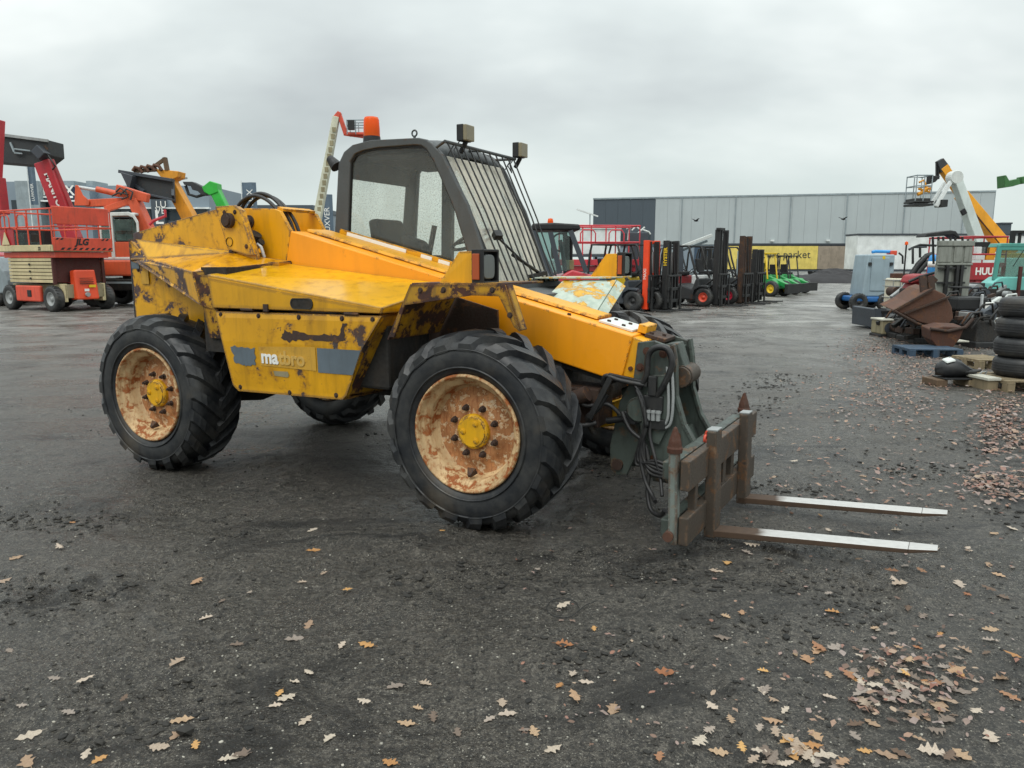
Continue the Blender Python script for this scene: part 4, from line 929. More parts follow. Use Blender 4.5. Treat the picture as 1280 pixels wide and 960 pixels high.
# hoses on the headstock
def hose(pts, r=.017, name='hydraulic_hose', mat='hose'):
    # smooth curve through the points
    P = [Vector(p) for p in pts]; out = []
    for i in range(len(P) - 1):
        p0, p1, p2, p3 = P[max(i - 1, 0)], P[i], P[i + 1], P[min(i + 2, len(P) - 1)]
        for k in range(6):
            u = k / 6; out.append(.5 * ((2 * p1) + (p2 - p0) * u + (2 * p0 - 5 * p1 + 4 * p2 - p3) * u * u + (3 * p1 - p0 - 3 * p2 + p3) * u ** 3))
    out.append(P[-1]); b = MB(); b.tube(out, r, 8); return part(b, name, mat)
hose([(3.63, .67, .84), (3.675, .655, .92), (3.685, .65, 1.04), (3.73, .645, 1.09), (3.80, .645, 1.085), (3.83, .645, 1.0), (3.79, .65, .88), (3.74, .665, .80)], .019)
hose([(3.70, .66, .72), (3.69, .63, .60), (3.66, .63, .45), (3.70, .60, .30), (3.76, .56, .22), (3.80, .50, .20)], .013)
hose([(3.73, .66, .72), (3.71, .64, .58), (3.76, .60, .44), (3.80, .58, .34), (3.84, .50, .24)], .011)
hose([(3.52, .68, .68), (3.58, .66, .58), (3.68, .65, .50), (3.72, .62, .36), (3.72, .60, .22), (3.76, .55, .13), (3.83, .50, .12), (3.87, .46, .17)], .013)
hose([(3.80, .655, .98), (3.815, .655, .78), (3.81, .655, .66), (3.77, .655, .62), (3.70, .655, .62)], .009, 'hydraulic_pipe', 'steel')
hose([(3.825, .66, .98), (3.84, .66, .80), (3.83, .66, .645), (3.78, .66, .605), (3.72, .66, .605)], .009, 'hydraulic_pipe', 'steel')
hose([(3.40, .68, .80), (3.42, .64, .90), (3.52, .64, .88), (3.66, .66, .86)], .015)
hose([(3.42, .68, .78), (3.36, .66, .68), (3.30, .66, .62), (3.33, .7, .52)], .018)
b = MB(); b.beam((3.33, .62, .63), (3.46, .64, .90), .035, .035); b.beam((3.44, .64, .905), (3.68, .67, .865), .03, .035); part(b, 'hose_bracket', 'black_metal', TH, .004)
hose([(4.0, .78, .50), (4.03, .80, .56), (4.06, .86, .57), (4.10, .98, .53)], .010)
b = MB(); b.torus((4.02, .74, .55), .022, .008, 'x', 12, 6); b.torus((4.03, .79, .57), .02, .008, 'y', 12, 6); part(b, 'hose_coupling', 'orange_red')
# mechanics under the boom nose
b = MB(); b.box(3.05, 3.35, .72, .98, .55, .80); b.cyl((2.95, .66, .62), (3.30, .66, .78), .05, 12); b.cyl((3.0, .74, .86), (3.2, .74, .60), .03, 10); part(b, 'steering_ram', 'rust_dark', TH, .01)
b = MB(); b.hexa([(3.2, 1.0, .48), (3.42, 1.0, .52), (3.42, 1.2, .52), (3.2, 1.2, .48)], [(3.22, 1.0, .62), (3.46, 1.0, .72), (3.46, 1.2, .72), (3.22, 1.2, .62)]); part(b, 'tow_lug', 'yellow_hub', TH, .01)
# quick-hitch posts with pointed tips
qh = None
for y0, zt in ((.15, .61), (1.66, .56)):
    b = MB(); b.hexa([(3.985, y0 - .025, .10), (4.032, y0 - .025, .10), (4.032, y0 + .04, .10), (3.985, y0 + .04, .10)], [(3.972, y0 - .025, zt), (4.02, y0 - .025, zt), (4.02, y0 + .04, zt), (3.972, y0 + .04, zt)]); o = part(b, 'hitch_post', 'post_worn', TH, .005)
    b = MB(); b.lathe([(.040, zt - .01), (.043, zt + .015), (.037, zt + .025), (.034, zt + .05), (.010, zt + .122), (.001, zt + .13)], (3.997, y0 + .007, 0), 'z', 10, False); part(b, 'hook_tip', 'rust', o)
    b = MB(); b.cyl((3.99, y0 - .05, .15), (3.99, y0 + .02, .15), .028, 12); part(b, 'lock_pin', 'rust_bright', o)
b = MB(); b.box(3.93, 4.0, .17, 1.63, .44, .54); b.box(3.93, 4.0, .17, 1.63, .12, .22); part(b, 'hitch_frame', 'headstock', TH, .006)
b = MB()
b.box(4.035, 4.085, .14, 1.68, .40, .565); fc = part(b, 'fork_carriage', 'carriage', TH, .006)
b = MB(); b.box(4.035, 4.085, .14, 1.68, .10, .255); part(b, 'carriage_bar', 'carriage', fc, .006)
for y0 in (.30, .74, .90, 1.08, 1.50):
    b = MB(); b.box(4.04, 4.08, y0, y0 + .06, .25, .41); part(b, 'carriage_stay', 'carriage', fc, .004)
b = MB(); b.prism([(.70, .255), (1.18, .255), (1.18, .235), (.94, .20), (.72, .14), (.70, .14)], 4.088, 4.096, 'x'); part(b, 'carriage_gusset', 'carriage', fc, .002)
for y0, zt, tipz, L in ((.556, .655, .165, 1.19), (1.256, .63, .150, 1.22)):
    b = MB(); w_ = .058
    b.hexa([(4.09, y0 - w_, .035), (4.155, y0 - w_, .035), (4.155, y0 + w_, .035), (4.09, y0 + w_, .035)], [(4.085, y0 - w_, zt), (4.14, y0 - w_, zt), (4.14, y0 + w_, zt), (4.085, y0 + w_, zt)])
    fk = part(b, 'fork', 'carriage', fc, .008)
    b = MB(); b.hexa([(4.10, y0 - w_, .040), (4.10 + L * .86, y0 - w_, .078 + (tipz - .078) * .86 - .024), (4.10 + L * .86, y0 + w_, .078 + (tipz - .078) * .86 - .024), (4.10, y0 + w_, .040)], [(4.10, y0 - w_, .078), (4.10 + L * .86, y0 - w_, .078 + (tipz - .078) * .86), (4.10 + L * .86, y0 + w_, .078 + (tipz - .078) * .86), (4.10, y0 + w_, .078)])
    x5 = 4.10 + L * .86; zl0, zl1 = .078 + (tipz - .078) * .86 - .024, .078 + (tipz - .078) * .86
    b.hexa([(x5, y0 - w_, zl0), (x5 + .13, y0 - w_ * .75, tipz - .010), (x5 + .13, y0 + w_ * .75, tipz - .010), (x5, y0 + w_, zl0)], [(x5, y0 - w_, zl1), (x5 + .13, y0 - w_ * .75, tipz), (x5 + .13, y0 + w_ * .75, tipz), (x5, y0 + w_, zl1)])
    part(b, 'blade', 'fork_steel', fk, .004)
    b = MB(); b.box(4.082, 4.142, y0 - .05, y0 + .05, zt + .001, zt + .008); part(b, 'fork_top', 'steel', fk)

# fasteners, hinges and clips that hold the sheet metal
def bolts(pts, axis, parent, mat='rust_dark', r=.011, h=.010, name='bolt'):
    for p in pts:
        b = MB(); q = Vector(p); d = {'y': V(0, -1, 0), 'z': V(0, 0, 1), 'x': V(1, 0, 0)}[axis]; b.cyl(q, q + d * h, r, 6); b.cyl(q, q + d * h * .25, r * 1.6, 10); part(b, name, mat, parent)
bolts([(.80, .052, 1.225), (1.16, .050, 1.228), (1.52, .049, 1.232), (1.88, .049, 1.236), (2.12, .050, 1.238), (.94, .060, .725), (1.40, .060, .722), (1.80, .060, .738)], 'y', sp)
bolts([(.39, .505, 1.955), (.50, .505, 1.955), (.60, .505, 1.70), (.43, .505, 1.66)], 'y', NEARTOWER)
bolts([(-.62, .48, 1.52), (-.62, .48, 1.10), (.05, .48, 1.08), (.48, .48, 1.08)], 'y', TH)
bolts([(2.50, .019, 1.425), (2.66, .019, 1.43), (2.98, .019, 1.435), (3.09, .019, 1.30)], 'y', fn)
bolts([(3.66, .70, 1.06), (3.76, .70, 1.05), (3.62, .70, .96), (3.72, .70, .40), (3.90, .70, .38), (3.86, .70, .56)], 'y', TH, 'rust', .016, .014)
for x in (1.0, 1.9):
    b = MB(); b.cyl((x, .052, 1.268), (x + .11, .052, 1.268), .011, 8); part(b, 'hood_hinge', 'rust_dark', hood)
b = MB(); b.prism([(3.64, .66), (3.70, .92), (3.80, .93), (3.82, .64), (3.76, .50), (3.68, .52)], .672, .70); part(b, 'side_gusset', 'headstock', TH, .004)
b = MB(); b.prism([(3.66, .60), (3.67, .66), (3.80, .66), (3.80, .60)], .64, .674); part(b, 'hose_clamp', 'black_metal', TH, .004)
for k in range(5):
    z0 = .98 - .05 * k
    hose([(3.60 + .02 * k, .655 - .012 * k, .86 - .03 * k), (3.66 + .01 * k, .64 - .01 * k, .78 - .04 * k), (3.69, .635, .64), (3.68 - .012 * k, .63, .50 - .03 * k), (3.73 + .01 * k, .60, .34 + .02 * k), (3.95, .50 + .02 * k, .36)], .010 + .002 * (k % 2))
for k in range(3):
    b = MB(); b.cyl((3.70 + .03 * k, .636, .655), (3.70 + .03 * k, .636, .715), .014, 8); b.cyl((3.70 + .03 * k, .636, .70), (3.70 + .03 * k, .636, .712), .02, 6); part(b, 'hose_fitting', 'steel', TH)
b = MB(); b.box(3.52, 3.60, .70, .78, .60, .68); b.cyl((3.40, .74, .60), (3.60, .74, .64), .022, 10); part(b, 'lock_ram', 'black_metal', TH, .006)
hose([(3.10, .68, .84), (3.22, .66, .74), (3.30, .66, .70), (3.42, .68, .72), (3.50, .70, .66)], .014)
hose([(3.06, .70, .80), (3.16, .64, .64), (3.26, .62, .58), (3.36, .66, .60)], .016)

# the carriage hangs slightly askew in its hitch: the far side sits a little further forward
for o in list(bpy.data.objects):
    n_ = o.name.split('.')[0]
    if o.type == 'MESH' and (o == fc or o.parent == fc or (o.parent and o.parent.parent == fc) or n_ in ('hitch_post', 'hook_tip', 'lock_pin', 'hitch_frame')):
        for v_ in o.data.vertices: v_.co.x += .062 * (v_.co.y - .556) if v_.co.y > .4 else 0.
# ------------------------------------------------------------------ background machines
def bwheel(root, c, r, w, rim='steel', axis='y', seg=24, out=-1, hubr=.55):
    """tyre with its rim; out = side of the rim face along the axis"""
    h = w / 2
    b = MB(); b.lathe([(r * hubr, -h * .85), (r * .8, -h), (r * .94, -h * .86), (r, -h * .55), (r, h * .55), (r * .94, h * .86), (r * .8, h), (r * hubr, h * .85)], (0, 0, 0), axis, seg, True)
    for k in range(seg):
        a = 2 * math.pi * k / seg; s_, c_ = math.sin(a), math.cos(a); t_ = .5 * 2 * math.pi * r / seg * .5
        if axis == 'y': b.add([(r * .985 * math.sin(a + dx), y, r * .985 * math.cos(a + dx)) for dx, y in ((-.05, -h * .8), (.05, -h * .8), (.12, 0), (.02, 0))] + [(r * 1.03 * math.sin(a + dx), y, r * 1.03 * math.cos(a + dx)) for dx, y in ((-.04, -h * .7), (.04, -h * .7), (.11, 0), (.03, 0))], [(4, 5, 6, 7), (0, 1, 5, 4), (1, 2, 6, 5), (2, 3, 7, 6), (3, 0, 4, 7)])
    wl = b.build('wheel', 'tyre_far', root); wl.location = c
    q = r * hubr
    b = MB(); b.lathe([(q * 1.02, out * h * .8), (q * .9, out * h * .86), (q * .82, out * h * .5), (q * .35, out * h * .35), (q * .33, out * h * .6), (.001, out * h * .62)], (0, 0, 0), axis, seg, True); b.build('rim', rim, wl)
    return wl
def rel(root): 
    o = Vector(root.location); m = Matrix.Rotation(-root.rotation_euler.z, 3, 'Z')
    return lambda u, v, Y: m @ (at(u, v, Y) - o)
def bx(root, name, mat, *a, bevel=.012, parent=None):
    b = MB(); b.box(*a); return b.build(name, mat, parent or root, bevel)
def rail(root, name, mat, pts, r=.022, parent=None):
    b = MB(); b.tube(pts, r, 8); return b.build(name, mat, parent or root)

def scissor_lift(label, loc, rz, L, W, mats, full=True, zdeck=1.86, rim='steel', txt=None, panel=True, raised=0.):
    body, frame, arm, deckm = mats
    r = thing('scissor_lift', label, 'scissor lift', loc, rz)
    wr = .40; hx, hy = L / 2, W / 2
    for sx_ in (-1, 1):
        for sy in (-1, 1): bwheel(r, (sx_ * hx, sy * (hy - .12), wr), wr, .28, rim, 'y', 24, sy)
    bx(r, 'chassis', frame, -hx - .3, hx + .3, -hy + .32, hy - .32, .42, .84)
    for sy in (-1, 1):
        bx(r, 'battery_box', body, -hx + .46, hx - .5, sy * hy - .10 if sy > 0 else -hy - .02, hy + .02 if sy > 0 else -hy + .10, .30, .80, bevel=.04)
        bx(r, 'box_recess', 'black_plastic', -.02, .2, sy * hy - .02 if sy > 0 else -hy - .04, hy + .04 if sy > 0 else -hy + .02, .45, .66)
    # engine cover on the front end
    b = MB(); b.hexa([(hx + .12, -.38, .36), (hx + .48, -.36, .36), (hx + .48, .36, .36), (hx + .12, .38, .36)], [(hx + .12, -.36, 1.27), (hx + .36, -.34, 1.30), (hx + .36, .34, 1.30), (hx + .12, .36, 1.27)]); ec = b.build('engine_cover', 'orange_fresh' if body == 'orange_red' else body, r, .05)
    for k in range(4): bx(r, 'louvre', 'rust_dark', hx + .42, hx + .445 - .012 * k + .01, -.22, .22, .86 + k * .055, .875 + k * .055, bevel=0, parent=ec)
    b = MB(); b.box(hx + .465, hx + .49, -.12, .02, .62, .70); b.build('sticker', 'white_print', ec); b = MB(); b.box(hx + .455, hx + .48, .04, .25, .74, .82); b.build('sticker', 'hazard_yellow', ec)
    b = MB(); b.cyl((hx + .46, -.05, .52), (hx + .54, -.05, .52), .07, 12); b.build('exhaust', 'steel', ec)
    for sy in (-1, 1): bx(r, 'axle_bracket', deckm, hx - .2, hx + .30, sy * .62 - .06, sy * .62 + .06, .30, .86)
    # folded scissor arms
    z0, z1 = .90, zdeck - .19
    n = 7
    for sy in (-1, 1):
        for k in range(n):
            z = z0 + .04 + (z1 - z0 - .1) * k / (n - 1)
            b = MB(); b.box(-hx - .05, hx + .02, sy * (hy - .16) - .04, sy * (hy - .16) + .04, z - .045, z + .045); b.build('scissor_arm', arm, r, .006)
        for k in range(3):
            b = MB(); zc_ = z0 + .12 + k * .22; b.cyl((0, sy * (hy - .11) - .02, zc_), (0, sy * (hy - .11) + .02, zc_), .035, 10); b.build('arm_pin', 'black_metal', r)
        bx(r, 'end_frame', 'maroon_rust', hx + .03, hx + .11, sy * (hy - .16) - .05, sy * (hy - .16) + .05, .84, z1 + .02)
    bx(r, 'arm_cluster', 'maroon_rust', hx - .1, hx + .05, -hy + .22, hy - .22, .9, z1)
    bx(r, 'arm_cluster', 'maroon_rust', -hx - .12, -hx + .05, -hy + .22, hy - .22, .9, z1)
    # platform
    px0, px1, py = -hx - .42, hx + .42, hy + .02
    bx(r, 'platform_beam', 'orange_red' if body == 'orange_red' else body, px0 + .2, px1 - .08, -py + .12, py - .12, z1 + .0, zdeck - .015)
    pf = bx(r, 'platform', deckm, px0, px1, -py, py, zdeck, zdeck + .20)
    b = MB(); b.box(px0, px1 - .1, -py - .012, -py - .004, zdeck + .02, zdeck + .17); b.build('toe_board', deckm, pf)
    zt = zdeck + 1.28
    e = .03
    fr = MB()
    post = []
    npost = max(2, int(L * 2.2))
    for k in range(npost + 1):
        x = px0 + (px1 - px0) * k / npost
        for sy in (-1, 1): rail(r, 'rail_post', body, [(x, sy * (py - .02), zdeck + .2), (x, sy * (py - .02), zt)], .022, pf)
    for sy in (-1, 1):
        for z in (zt, zdeck + .75): rail(r, 'rail', body, [(px0, sy * (py - .02), z), (px1, sy * (py - .02), z)], .026, pf)
    for x in (px0, px1):
        for z in (zt, zdeck + .75): rail(r, 'rail', body, [(x, -py, z), (x, py, z)], .026, pf)
    for k in range(2):
        x = px0 + .75 + k * .95; rail(r, 'gate_hoop', body, [(x - .3, -py - .01, zdeck + .75), (x - .3, -py - .01, zt - .25), (x - .22, -py - .01, zt - .14), (x + .12, -py - .01, zt - .14), (x + .2, -py - .01, zt - .25), (x + .2, -py - .01, zdeck + .75)], .022, pf)
    if panel:
        b = MB(); b.box(px1 + .01, px1 + .05, -py + .06, py - .08, zdeck + .82, zt + .08); b.build('end_panel', body, pf, .03)
        b = MB(); b.box(px1 + .006, px1 + .03, -py + .02, py - .02, zdeck + .02, zdeck + .42); b.build('toe_panel', body, pf, .01)
        for k in range(9):
            y = -.75 + .19 * k; b = MB(); b.plate([(px1 + .034, y, zdeck + .05), (px1 + .034, y + .09, zdeck + .05), (px1 + .034, y + .16, zdeck + .12), (px1 + .034, y + .07, zdeck + .12)], .004); b.build('hazard_stripe', 'black_plastic', pf)
        for y in (-.88, -.74, .58, .72): b = MB(); b.plate([(px1 + .034, y, zdeck + .35), (px1 + .034, y + .07, zdeck + .35), (px1 + .034, y + .13, zdeck + .41), (px1 + .034, y + .06, zdeck + .41)], .004); b.build('hazard_stripe', 'black_plastic', pf)
        b = MB(); b.plate([(px0 + .42, -py - .02, zdeck + .22), (px0 + .85, -py - .02, zdeck + .22), (px0 + .63, -py - .02, zdeck + .62)], .02); b.build('warning_triangle', 'beige', pf)
        bx(r, 'side_panel', 'red', px0 + .25, px0 + 1.05, -py + .03, -py + .06, zdeck + .2, zdeck + .72, parent=pf)
        bx(r, 'control_box', 'black_plastic', px0 + 1.5, px0 + 1.9, -py + .1, -py + .35, zdeck + .3, zdeck + .55, parent=pf)
    return r, pf, px1, py
sl_, pf, px1, py = scissor_lift('orange scissor lift with beige folded arms and solid end panel on the far left', (-14.91, 24.9, 0), R(-29.4), 2.35, 1.9, ('orange_red', 'beige_dirty', 'beige', 'beige'))
words('JLG', .27, 'black_plastic', 'lettering', pf, (px1 + .036, -.26, 1.86 + .21), (0, 1, 0), (0, 0, 1), shear=.3, fat=.012)
words('33', .14, 'black_plastic', 'lettering', pf, (px1 - .75, -py - .016, 1.86 + .04), (1, 0, 0), (0, 0, 1), fat=.006)

# red telehandler with a big bucket held high
Y = 29.5; base = at(62, 330, Y)
r = thing('red_telehandler', 'red telehandler raising a big dark bucket behind the orange scissor lift', 'telehandler', (base.x, Y, 0)); P = rel(r)
b = MB(); b.beam(P(92, 300, Y), P(53, 203, Y), .55, .50, .46, .42, (0, 1, 0)); bo = b.build('boom', 'red_boom', r, .03)
b = MB(); b.beam(P(88, 275, Y - .2), P(59, 200, Y - .2), .24, .30, None, None, (0, 1, 0)); b.build('inner_boom', 'red', bo, .02)
d = (P(78, 262, Y - .32) - P(56, 208, Y - .32)).normalized()
words('MANITOU', .33, 'white_print', 'lettering', bo, P(55.0, 217, Y - .28) + V(0, -.0, 0), d, d.cross(V(0, 1, 0)) if d.cross(V(0, 1, 0)).z > 0 else -d.cross(V(0, 1, 0)), fat=.012)
b = MB(); b.cyl(P(90, 262, Y - .1), P(64, 200, Y - .1), .10, 12); b.build('lift_cylinder', 'rust_red', bo)
b = MB(); b.tube([P(58, 192, Y - .3), P(64, 200, Y - .4), P(69, 208, Y - .4), P(66, 212, Y - .3), P(62, 206, Y - .3)], .03, 6); b.build('hydraulic_hose', 'hose', bo)
bk = MB(); z_ = Y - .2
A = [P(-40, 162, z_), P(60, 175, z_), P(61.5, 194, z_), P(45, 207, z_), P(-40, 200, z_)]; B = [p + V(0, 1.0, 0) for p in A]
n = 5; bk.add(A + B, [tuple(range(n)), tuple(range(2 * n - 1, n - 1, -1))] + [(i, i + n, (i + 1) % n + n, (i + 1) % n) for i in range(n)]); bu = bk.build('bucket', 'bucket_dark', r, .02)
b = MB(); b.beam(P(-40, 163, z_ - .06), P(60, 176, z_ - .06), .08, .10); b.build('bucket_lip', 'steel', bu)
b = MB(); b.beam(P(13, 178, z_ - .05), P(18, 190, z_ - .05), .06, .06); b.beam(P(18, 186, z_ - .1), P(38, 188.5, z_ - .1), .05, .05); b.beam(P(18, 191, z_ - .1), P(28, 192, z_ - .1), .05, .05); b.build('bucket_rib', 'grey_mid', bu)
b = MB(); b.beam(P(46, 186, z_ - .15), P(56, 196, z_ - .15), .40, .35); b.build('quick_hitch', 'grey_dark', bu, .02)
p = P(50, 330, Y); b = MB(); b.hexa([(-2.1, -.9, .55), (1.3, -.9, .55), (1.3, .9, .55), (-2.1, .9, .55)], [(-2.1, -.9, 1.9), (1.2, -.9, 1.55), (1.2, .9, 1.55), (-2.1, .9, 1.9)]); b.build('body', 'red', r, .05)
b = MB(); b.box(-.9, .4, -.85, -.2, 1.5, 2.75); cb = b.build('cab', 'black_plastic', r, .06); bx(r, 'window', 'glass_far', -.75, .3, -.87, -.855, 1.75, 2.6, parent=cb)
for x in (-1.5, 1.1):
    for y_ in (-.95, .95): bwheel(r, (x, y_, .58), .58, .4, 'red', 'y', 24, -1 if y_ < 0 else 1)
# another red boom cut by the left edge of the picture
Y = 27.5; base = at(-30, 330, Y)
r = thing('red_loader', 'red boom and mast cut off by the left edge of the picture', 'telehandler', (base.x, Y, 0)); P = rel(r)
b = MB(); b.beam(P(-8, 300, Y), P(-1, 150, Y), .22, .35, None, None, (0, 1, 0)); b.build('boom', 'red_boom', r, .02)
b = MB(); b.beam(P(2.5, 268, Y - .1), P(-3, 222, Y - .1), .3, .45, None, None, (0, 1, 0)); b.build('lift_arm', 'red', r, .02)
b = MB(); b.hexa([(-1.8, -.8, .5), (.7, -.8, .5), (.7, .8, .5), (-1.8, .8, .5)], [(-1.6, -.8, 1.7), (.5, -.8, 1.5), (.5, .8, 1.5), (-1.6, .8, 1.7)]); b.build('body', 'red', r, .05)
for x in (-1.3, .3):
    for y_ in (-.85, .85): bwheel(r, (x, y_, .5), .5, .35, 'grey_mid', 'y', 20, -1 if y_ < 0 else 1)
# pale van behind the scissor lift
Y = 27.2; base = at(-6, 330, Y)
r = thing('parked_van', 'pale grey van mostly hidden behind the orange scissor lift', 'van', (base.x, Y, 0))
b = MB(); b.prism([(-2.2, .45), (-2.2, 1.25), (-1.5, 1.75), (.45, 1.7), (.85, 1.22), (.95, .9), (.92, .45)], -.85, .85); vb = b.build('body', 'grey_mid', r, .06)
b = MB(); b.prism([(-1.4, 1.28), (-1.25, 1.62), (.35, 1.58), (.62, 1.25)], -.862, -.85); b.build('window', 'window_dark', vb)
for x in (-1.5, .35): bwheel(r, (x, -.72, .33), .33, .22, 'steel', 'y', 20, -1); bwheel(r, (x, .72, .33), .33, .22, 'steel', 'y', 20, 1)

# orange wheeled excavator with a white framed cab and folded arm
Y = 27.0; base = at(165, 330, Y)
r = thing('wheeled_excavator', 'orange excavator with white framed cab and folded arm behind the scissor lift', 'excavator', (base.x, Y, 0)); P = rel(r)
c0, c1 = P(138, 330, Y), P(181, 266, Y)
b = MB(); b.ring([(c0.x, 1.62), (c1.x, 1.62), (c1.x, 2.9), (c1.x - .12, c1.z - .1), (c1.x - .3, c1.z), (c0.x + .08, c1.z - .03), (c0.x, c1.z - .12)],
                 [(c0.x + .07, 1.70), (c1.x - .07, 1.70), (c1.x - .07, 2.85), (c1.x - .17, c1.z - .20), (c1.x - .33, c1.z - .13), (c0.x + .12, c1.z - .15), (c0.x + .07, c1.z - .2)], -.55, -.48); cb = b.build('cab', 'white_dirty', r, .02)
b = MB(); b.box(c0.x + .36, c0.x + .48, -.56, -.47, 1.65, c1.z - .1); b.build('door_pillar', 'white_dirty', cb, .01)
b = MB(); b.box(c0.x + .04, c1.x - .1, -.50, .5, c1.z - .12, c1.z - .02); b.build('cab_roof', 'white_dirty', cb, .05)
bx(r, 'door_skin', 'excavator_orange', c0.x + .05, c1.x - .05, -.53, -.50, 1.62, 2.22, parent=cb)
bx(r, 'window', 'glass_teal', c0.x + .08, c0.x + .36, -.525, -.515, 2.26, c1.z - .22, parent=cb); bx(r, 'window', 'glass_teal', c0.x + .5, c1.x - .08, -.525, -.515, 2.26, c1.z - .25, parent=cb)
bx(r, 'rear_shell', 'seat_black', c0.x + .08, c1.x - .1, .38, .5, 1.62, c1.z - .14, parent=cb); bx(r, 'seat', 'seat_black', c0.x + .35, c0.x + .75, -.2, .25, 1.7, 2.6, parent=cb)
b = MB(); b.box(c0.x - .9, c1.x + 1.9, -.7, .9, 1.05, 1.6); b.box(c1.x + .1, c1.x + 1.9, -.65, .85, 1.6, 2.15); b.build('superstructure', 'excavator_orange', r, .06)
b = MB(); b.box(c0.x - .6, c1.x + 1.8, -.75, .75, .55, .95); b.cyl((.3, 0, .9), (.3, 0, 1.1), .6, 20); b.build('undercarriage', 'chassis_dark', r, .03)
b = MB(); b.box(c0.x - .5, c1.x + .5, -.95, -.85, .80, .86); b.box(c0.x + .1, c0.x + .15, -.95, -.85, .4, .86); b.build('step', 'grey_mid', r)
bx(r, 'plate_sign', 'hazard_yellow', c1.x + .05, c1.x + .3, -.97, -.93, .6, .95)
for x in (c0.x - .1, c1.x + 1.2):
    for y_ in (-.9, .9): bwheel(r, (x, y_, .48), .48, .4, 'black_metal', 'y', 22, -1 if y_ < 0 else 1)
ex = MB(); ex.beam(P(187, 292, Y), P(168, 250, Y), .36, .5, .34, .46, (0, 1, 0)); bm_ = ex.build('boom', 'excavator_orange', r, .03)
b = MB(); b.beam(P(168, 252, Y), P(108, 254, Y), .28, .22, .24, .2, (0, 1, 0)); b.build('stick', 'excavator_orange', bm_, .02)
b = MB(); b.beam(P(132, 262, Y - .1), P(172, 248, Y - .1), .2, .17, None, None, (0, 1, 0)); b.build('lower_link', 'excavator_orange', bm_, .02)
b = MB(); b.add([P(*q, Y - .16) for q in ((93, 257), (94, 231), (98, 232), (104, 244), (112, 251), (111, 257))] + [P(*q, Y + .16) for q in ((93, 257), (94, 231), (98, 232), (104, 244), (112, 251), (111, 257))], [(0, 1, 2, 3, 4, 5), (11, 10, 9, 8, 7, 6)] + [(i, i + 6, (i + 1) % 6 + 6, (i + 1) % 6) for i in range(6)]); b.build('bell_crank', 'excavator_orange', bm_, .02)
b = MB(); b.cyl(P(98, 234, Y), P(124, 238, Y), .06, 12); b.build('cylinder_rod', 'chrome', bm_)
b = MB(); b.cyl(P(121, 236.5, Y), P(150, 243, Y), .10, 12); b.build('cylinder', 'excavator_orange', bm_)
b = MB(); b.beam(P(147, 238, Y - .05), P(186, 248, Y - .05), .4, .34, .3, .22, (0, 1, 0)); b.build('knuckle', 'excavator_orange', bm_, .03)
for q in ([(145, 240), (150, 235), (157, 239), (160, 246), (152, 249)], [(150, 244), (158, 236), (166, 240), (163, 250)], [(140, 245), (148, 241), (160, 243)]):
    b = MB(); b.tube([P(*w_, Y - .3) for w_ in q], .03, 6); b.build('hydraulic_hose', 'hose', bm_)
b = MB(); b.tube([P(187, 281, Y - .3), P(192, 276, Y - .3), P(197, 274, Y - .3), P(207, 270, Y - .3), P(206, 262, Y - .3)], .05, 8); b.build('handrail', 'red_pale', r)

# yellow loader arm with dark bucket and grapple
Y = 31; base = at(236, 330, Y)
r = thing('wheel_loader', 'rusty yellow loader arm lifting a dark grey bucket with a grapple', 'loader', (base.x, Y, 0)); P = rel(r)
b = MB(); b.beam(P(247, 290, Y), P(211, 224, Y), .5, .58, .45, .5, (0, 1, 0)); ar = b.build('lift_arm', 'loader_yellow', r, .03)
def slab(pts, Y0, Y1, name, mat, parent, bev=.02):
    A = [P(u, v, Y0) for u, v in pts]; B = [p_ + V(0, Y1 - Y0, 0) for p_ in A]; n = len(A)
    q = MB(); q.add(A + B, [tuple(range(n)), tuple(range(2 * n - 1, n - 1, -1))] + [(i, i + n, (i + 1) % n + n, (i + 1) % n) for i in range(n)]); return q.build(name, mat, parent, bev)
slab([(193, 211), (223, 214), (222, 221), (212, 226), (203, 224)], Y - .35, Y + .35, 'arm_head', 'loader_yellow', ar)
bu = slab([(150, 215), (165, 219), (216, 226), (217, 249), (186, 249), (163, 236)], Y - .6, Y - .52, 'bucket', 'bucket_dark', r)
slab([(150, 215), (166, 219.5), (161, 238)], Y - 1.0, Y - .55, 'bucket_side', 'grey_dark', bu)
b = MB(); b.beam(P(150, 214.5, Y - .6), P(216, 225.5, Y - .6), .3, .12); b.beam(P(163, 238, Y - .7), P(217, 250, Y - .7), .35, .08); b.build('bucket_edge', 'grey_dark', bu, .01)
b = MB(); b.beam(P(168, 231, Y - .62), P(180, 239, Y - .75), .1, .1); b.beam(P(217, 249, Y - .55), P(217, 226, Y - .1), .1, .5); b.build('bucket_brace', 'grey_dark', bu)
for k in range(4): 
    b = MB(); u = 166 + k * 8; b.tube([P(u, 214 - k, Y - .4), P(u + 3, 209 - k, Y - .4), P(u + 9, 211 - k, Y - .4), P(u + 12, 216 - k, Y - .4)], .07, 6); b.build('grapple_tine', 'rust_bright', r)
b = MB(); b.beam(P(186, 213, Y - .3), P(207, 198, Y - .3), .12, .12); b.beam(P(206, 197, Y - .3), P(209, 213, Y - .3), .16, .14); b.beam(P(168, 214, Y - .3), P(196, 212, Y - .3), .12, .14); b.build('grapple_frame', 'wood_wet', r)
b = MB(); b.box(.2, 3.4, -.9, .9, .7, 1.9); b.box(.4, 1.6, -.8, .8, 1.9, 2.6); b.build('body', 'loader_yellow', r, .06)
for x in (.3, 2.8):
    for y_ in (-1, 1): bwheel(r, (x, y_, .65), .65, .45, 'loader_yellow', 'y', 22, -1 if y_ < 0 else 1)

